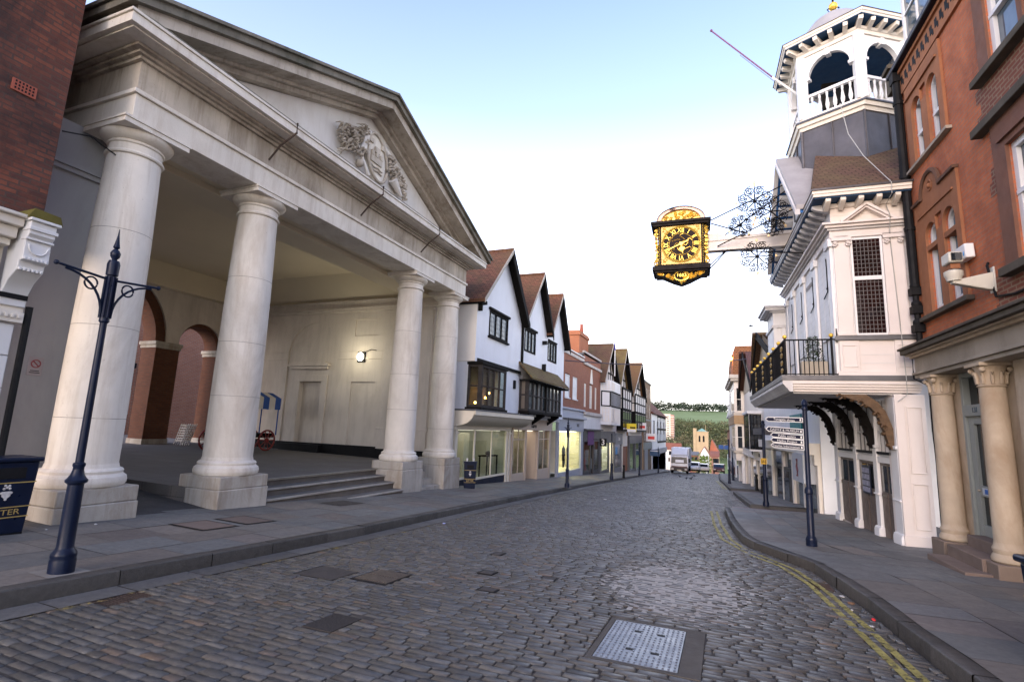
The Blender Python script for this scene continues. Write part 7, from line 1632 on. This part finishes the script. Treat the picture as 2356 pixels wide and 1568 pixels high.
def car(label, x, y, zz, col, flip=False, w=1.66):
    z = zz; t = thing('parked_car', label, 'car', (x, y, z)); cm = plain('car paint %s' % str(col), col, .3, .5, var=.03)
    side = [(0, .35), (0, .72), (.15, .86), (.9, .95), (1.35, 1.4), (2.9, 1.45), (3.6, 1.0), (3.9, .9), (3.95, .4), (3.8, .28), (.2, .28)]
    MB().prism([(y+a, z+b) for a, b in side], 0, x-w/2, x+w/2).build('body', cm, t, bevel=.07)
    MB().add([(x-w/2+.12, y+.93, z+.985), (x+w/2-.12, y+.93, z+.985), (x+w/2-.2, y+1.3, z+1.37), (x-w/2+.2, y+1.3, z+1.37)], [(0, 1, 2, 3)]).build('windscreen', glass_dark('blue car glass', '16283a', '2c445a', .15, .2) if col[0] < .2 else GLV, t)
    for s in (-1, 1):
        MB().add([(x+s*(w/2+.004), y+1.15, z+1.0), (x+s*(w/2+.004), y+3.3, z+1.02), (x+s*(w/2+.004), y+2.85, z+1.35), (x+s*(w/2+.004), y+1.45, z+1.35)], [(0, 1, 2, 3)]).build('side_window', GLV, t)
        MB().box(x+s*(w/2-.22)-.16, x+s*(w/2-.22)+.16, y-.02, y+.05, z+.62, z+.76).build('headlight', plain('headlight glass', (.6, .55, .5), .2), t)
        for a in (.75, 3.15): MB((Vector((x+s*(w/2-.1), 0, 0)), Vector((0, 1, 0)), Vector((1, 0, 0)))).prism([(y+a+.31*math.cos(q), z+.31+.31*math.sin(q)) for q in np.linspace(0, 6.283, 18, endpoint=False)], 1, -.1, .11).build('wheel', BLACKP, t, bevel=.02)
    MB().box(x-.24, x+.24, y-.025, y+.0, z+.45, z+.56).build('number_plate', plain('plate cream', (.6, .55, .4), .5), t)
    MB().box(x-w/2-.02, x+w/2+.02, y-.04, y+.2, z+.3, z+.5).build('bumper', BLACKP, t, bevel=.03)
car('dark red car with blue tinted windscreen at the brow of the street', -.56, 88, gz(88)+.05, (.07, .012, .012))
car('white car half hidden behind the truck', -3.95, 80, gz(80)+.02, (.62, .62, .62)); car('pale cream car beyond the brow right of the truck', -3.0, 93, gz(93)+.1, (.52, .47, .40))
# pigeons
PG = plain('pigeon grey', (.05, .055, .065), .7, var=.3, ns=30)
def pigeon(label, x, y, a, base, up=0.0):
    c, s = math.cos(a), math.sin(a); P_ = lambda f_, l, h: (x+f_*c-l*s, y+f_*s+l*c, base+h)
    pts = [P_(0, 0, .15), P_(.08, 0, .17), P_(.13, 0, .24+up), P_(.16, 0, .27+up), P_(.2, 0, .26+up), P_(-.1, 0, .13), P_(-.22, 0, .11), P_(.02, .03, .07), P_(.03, .03, .005), P_(.02, -.03, .07), P_(.03, -.03, .005)]
    o = skin('pigeon', PG, pts, [(0, 1), (1, 2), (2, 3), (3, 4), (0, 5), (5, 6), (0, 7), (7, 8), (0, 9), (9, 10)], [.075, .06, .032, .034, .008, .05, (.05, .012), .014, .008, .014, .008], None, (x, y, base), 1)
    o['group'] = 'pigeons on the road'; return tag(o, label, 'pigeon', 'pigeons on the road')
pigeon('pigeon standing farthest left in the road before the truck', -3.92, 54.4, 2.5, gz(54.4)); pigeon('pigeon in the road, left of the close pair', -3.06, 50.4, 1.2, gz(50.4), -.08)
pigeon('pigeon in the road, right of the close pair', -2.69, 50.4, .4, gz(50.4)); pigeon('pigeon beyond the other three in the road', -2.91, 61, 3.0, gz(61), -.05)
c0 = Vector((1.58, 30, 7.49)); pts = [c0, c0+Vector((.1, 0, .02)), c0+Vector((.16, 0, .03)), c0+Vector((-.16, 0, 0)), c0+Vector((0, .12, .06)), c0+Vector((-.06, .28, .02)), c0+Vector((0, -.12, .06)), c0+Vector((-.06, -.28, .02))]
tag(skin('flying_bird', PG, pts, [(0, 1), (1, 2), (0, 3), (0, 4), (4, 5), (0, 6), (6, 7)], [.05, .035, .02, (.04, .01), (.05, .012), (.03, .006), (.05, .012), (.03, .006)], None, c0, 1), 'small bird flying in the white sky near the balcony', 'bird')
# ---------------------------------------------------------------- the valley and hill beyond
LEAFM = vcol('leaf mass', (.7, .9), .15, .0, 10, .8)
def crowns(name, spots, per, label=None, kind=None, leaf=.55, seed=1, cols=((.085, .10, .045), (.11, .115, .05), (.07, .085, .04), (.125, .11, .06))):
    g = np.random.default_rng(seed); V, F, C = [], [], []
    for (x, y, zb_, h, w) in spots:
        base = np.array(cols[g.integers(len(cols))])*g.uniform(.55, 1.4)
        lobes = [(g.normal(0, .28, 3)*np.array((w, w, h*.4))+np.array((x, y, zb_+h*.58)), g.uniform(.28, .5)*w) for _ in range(6)]
        for i in range(per):
            c, r = lobes[g.integers(6)]; d = g.normal(size=3); d /= np.linalg.norm(d); p = c+d*r*g.uniform(.55, 1.05)*np.array((1, 1, .85))
            if p[2] < zb_: continue
            a, b = g.normal(size=3), g.normal(size=3); a /= np.linalg.norm(a); b /= np.linalg.norm(b); s = leaf*g.uniform(.5, 1.3); k = len(V)
            V += [p-a*s, p+b*s*.7, p+a*s, p-b*s*.7]; F.append((k, k+1, k+2, k+3)); C.append(base*g.uniform(.6, 1.45))
    o = colmesh(name, V, F, C, LEAFM, kind); return o
rs = random.Random(8)
sp_ = []
for i in range(420):
    y = rs.uniform(480, 840); q = rs.uniform(-.13, .05) if i < 300 else rs.uniform(.05, .3); top = 1.65+y*(.0255-.05*(min(q, .05)+.09)*.9+rs.uniform(-.008, .001)); hh = min(rs.uniform(11, 20), top-gz(y)+1)
    if hh > 4: sp_.append((y*q, y, gz(y)-1, hh, rs.uniform(12, 20)))
o = crowns('woods', sp_, 150, None, 'stuff', 1.1, 2); tag(o, 'broad dark green wood covering the lower hillside', 'woods'); del o['category']
sp_ = [(x, 1180+rs.uniform(-30, 60), gz(1200)-x*.012-1, rs.uniform(15, 24), rs.uniform(18, 28)) for x in np.arange(-200, 90, 6)]
o = crowns('treeline', sp_, 260, None, 'stuff', 1.7, 3, ((.05, .07, .045), (.065, .08, .055))); tag(o, 'dark row of trees along the hill crest', 'treeline'); del o['category']
BARK = plain('bark', (.06, .045, .035), .9)
def tree(label, x, y, zb_, h, w, per, leaf, seed, cols):
    t = thing('tree', label, 'tree', (x, y, zb_)); MB().tube([(x, y, zb_-1), (x+.05*w, y, zb_+h*.35), (x, y, zb_+h*.7)], [h*.03, h*.022, h*.01], 8).tube([(x, y, zb_+h*.35), (x-.25*w, y, zb_+h*.6)], [h*.015, h*.005], 6).build('trunk', BARK, t)
    c = crowns('crown', [(x, y, zb_+h*.12, h*.9, w)], per, None, None, leaf, seed, cols); c.parent = t; c.matrix_parent_inverse = t.matrix_world.inverted(); return t
tree('lone dark tree standing above the hill crest', -71, 1165, gz(1165)+0, 20, 14, 300, 1.3, 5, ((.03, .045, .03),))
tree('pale green tree left of the church tower', -5.5, 128, gz(128)-.4, 6.4, 4.2, 900, .2, 6, ((.12, .17, .03),))
tree('light green bushy tree below the church tower', -3.6, 120, gz(120)-.4, 4.2, 3.6, 900, .17, 7, ((.13, .16, .03),))
tree('small green tree before the tower block', -19, 230, gz(230)-.4, 13, 8, 700, .4, 8, ((.09, .14, .03),))
ch_ = thing('church', 'sandstone church tower with corner turret and green cap below the hill', 'church', (-11, 322, -27))
CH = plain('church sandstone', (.42, .31, .18), .9, var=.15, ns=.3)
MB(FY(318)).wall(-14.6, -7.2, -28, 2.9, [(-12.4, -11.4, -2.6, .9, .3), (-10.2, -9.2, -2.6, .9, .3)], 0, .6).build('tower', CH, ch_, recalc=False)
MB().box(-14.6, -7.2, 318.6, 325, -28, 2.85).build('tower', CH, ch_); MB().box(-14.8, -7.0, 317.7, 325.2, 2.9, 3.3).build('parapet', CH, ch_)
MB().lathe([(1.0, -28), (1.0, 4.6), (1.1, 4.7), (1.1, 5.0)], (-14.4, 318.4), 8).build('stair_turret', CH, ch_)
MB().lathe([(2.9, 3.3), (.2, 5.0)], (-10.6, 321.5), 4).build('copper_cap', plain('copper green', (.20, .36, .30), .7), ch_); MB().tube([(-8.6, 318.5, 3.3), (-8.6, 318.5, 7.0)], .12, 5).build('pinnacle', CH, ch_)
MB(FY(318.5)).box(-12.4, -11.4, .0, .05, -2.6, .9).box(-10.2, -9.2, 0, .05, -2.6, .9).build('belfry_louvre', BLACKP, ch_)
MB().prism([(-7.0, -8.5), (-5.5, -1.0), (-1.5, -8.5)], 1, 320, 350).build('nave_roof', plain('red tile roof', (.33, .11, .06), .9, var=.2, ns=.5), ch_)
MB().box(-7, -1.8, 320.5, 349, -28, -8.4).build('nave', CH, ch_)
tb_ = thing('tower_block', 'pale cream tower block with balconies left of the church', 'building', (-52, 565, -26))
TBW = plain('tower cream', (.66, .55, .45), .8, var=.05)
MB().box(-60, -48.8, 560, 572, -28, 21).build('wall', TBW, tb_); MB().box(-48.79, -45.8, 561, 572, -28, 20.4).build('wall', plain('tower brick', (.45, .26, .20), .8), tb_)
for i in range(11):
    zz = -6+2.35*i; MB().box(-48.9, -45.4, 559.2, 561.1, zz, zz+.75).build('balcony', TBW, tb_); MB(FY(560)).box(-52.5, -50.2, 0, .05, zz+.4, zz+1.5).build('window', GLASSD, tb_)
def cottage(label, x0, x1, y, z0, z1, wall, roof, rh, along=True):
    t = thing('house', label, 'building', ((x0+x1)/2, y, z0)); MB().box(x0, x1, y, y+8, z0-4, z1).build('wall', wall, t)
    xm = (x0+x1)/2
    if along: MB().prism([(y-.3, z1-.1), (y+4, z1+rh), (y+8.3, z1-.1)], 0, x0-.3, x1+.3).build('roof', roof, t)
    else:
        MB(FY(y)).add([(x0, .001, z1), (x1, .001, z1), (xm, .001, z1+rh-.1)], [(0, 1, 2)]).build('gable_wall', wall, t)
        for a in (x0-.3, x1+.3): MB().prism([(a, z1-.1), (xm, z1+rh), (xm, z1+rh+.15), (a, z1+.05)], 1, y-.2, y+8).build('roof', roof, t)
    for i in range(2): xx = x0+(x1-x0)*(.25+.4*i); MB(FY(y)).box(xx, xx+.7, .001, .03, z1-1.6, z1-.5).build('window', GLASSD, t)
    return t
RTL = plain('red valley roof', (.26, .09, .05), .9, var=.2, ns=.6)
cottage('red roofed house beyond the far end of the left row', -15.5, -11.5, 160, -9, -3.0, CREAMP, RTL, 1.8)
cottage('dull red brick house right of the truck, at the bottom of the street', -8.4, -6.2, 150, -10, -3.9, plain('dull brick wall', (.24, .10, .07), .85, var=.2), plain('grey slate', (.13, .12, .12), .8), .8)
cottage('white gabled house before the church tower', -6.6, -4.1, 180, -11, -4.6, WHITEP, RTL, 2.3, False)
cottage('brick and white house right of the church, at the street bottom', -2.6, -1.0, 140, -10, -3.6, plain('pink brick wall', (.32, .16, .11), .85), RTL, 1.2)
cottage('white cottage low in the valley left of the church', -20, -15, 300, -24, -16.5, WHITEP, plain('grey slate', (.13, .12, .12), .8), 2.5)
cottage('cream villa among the trees under the tower block', -30, -22, 420, -24, -13.0, CREAMP, plain('grey slate', (.13, .12, .12), .8), 3)
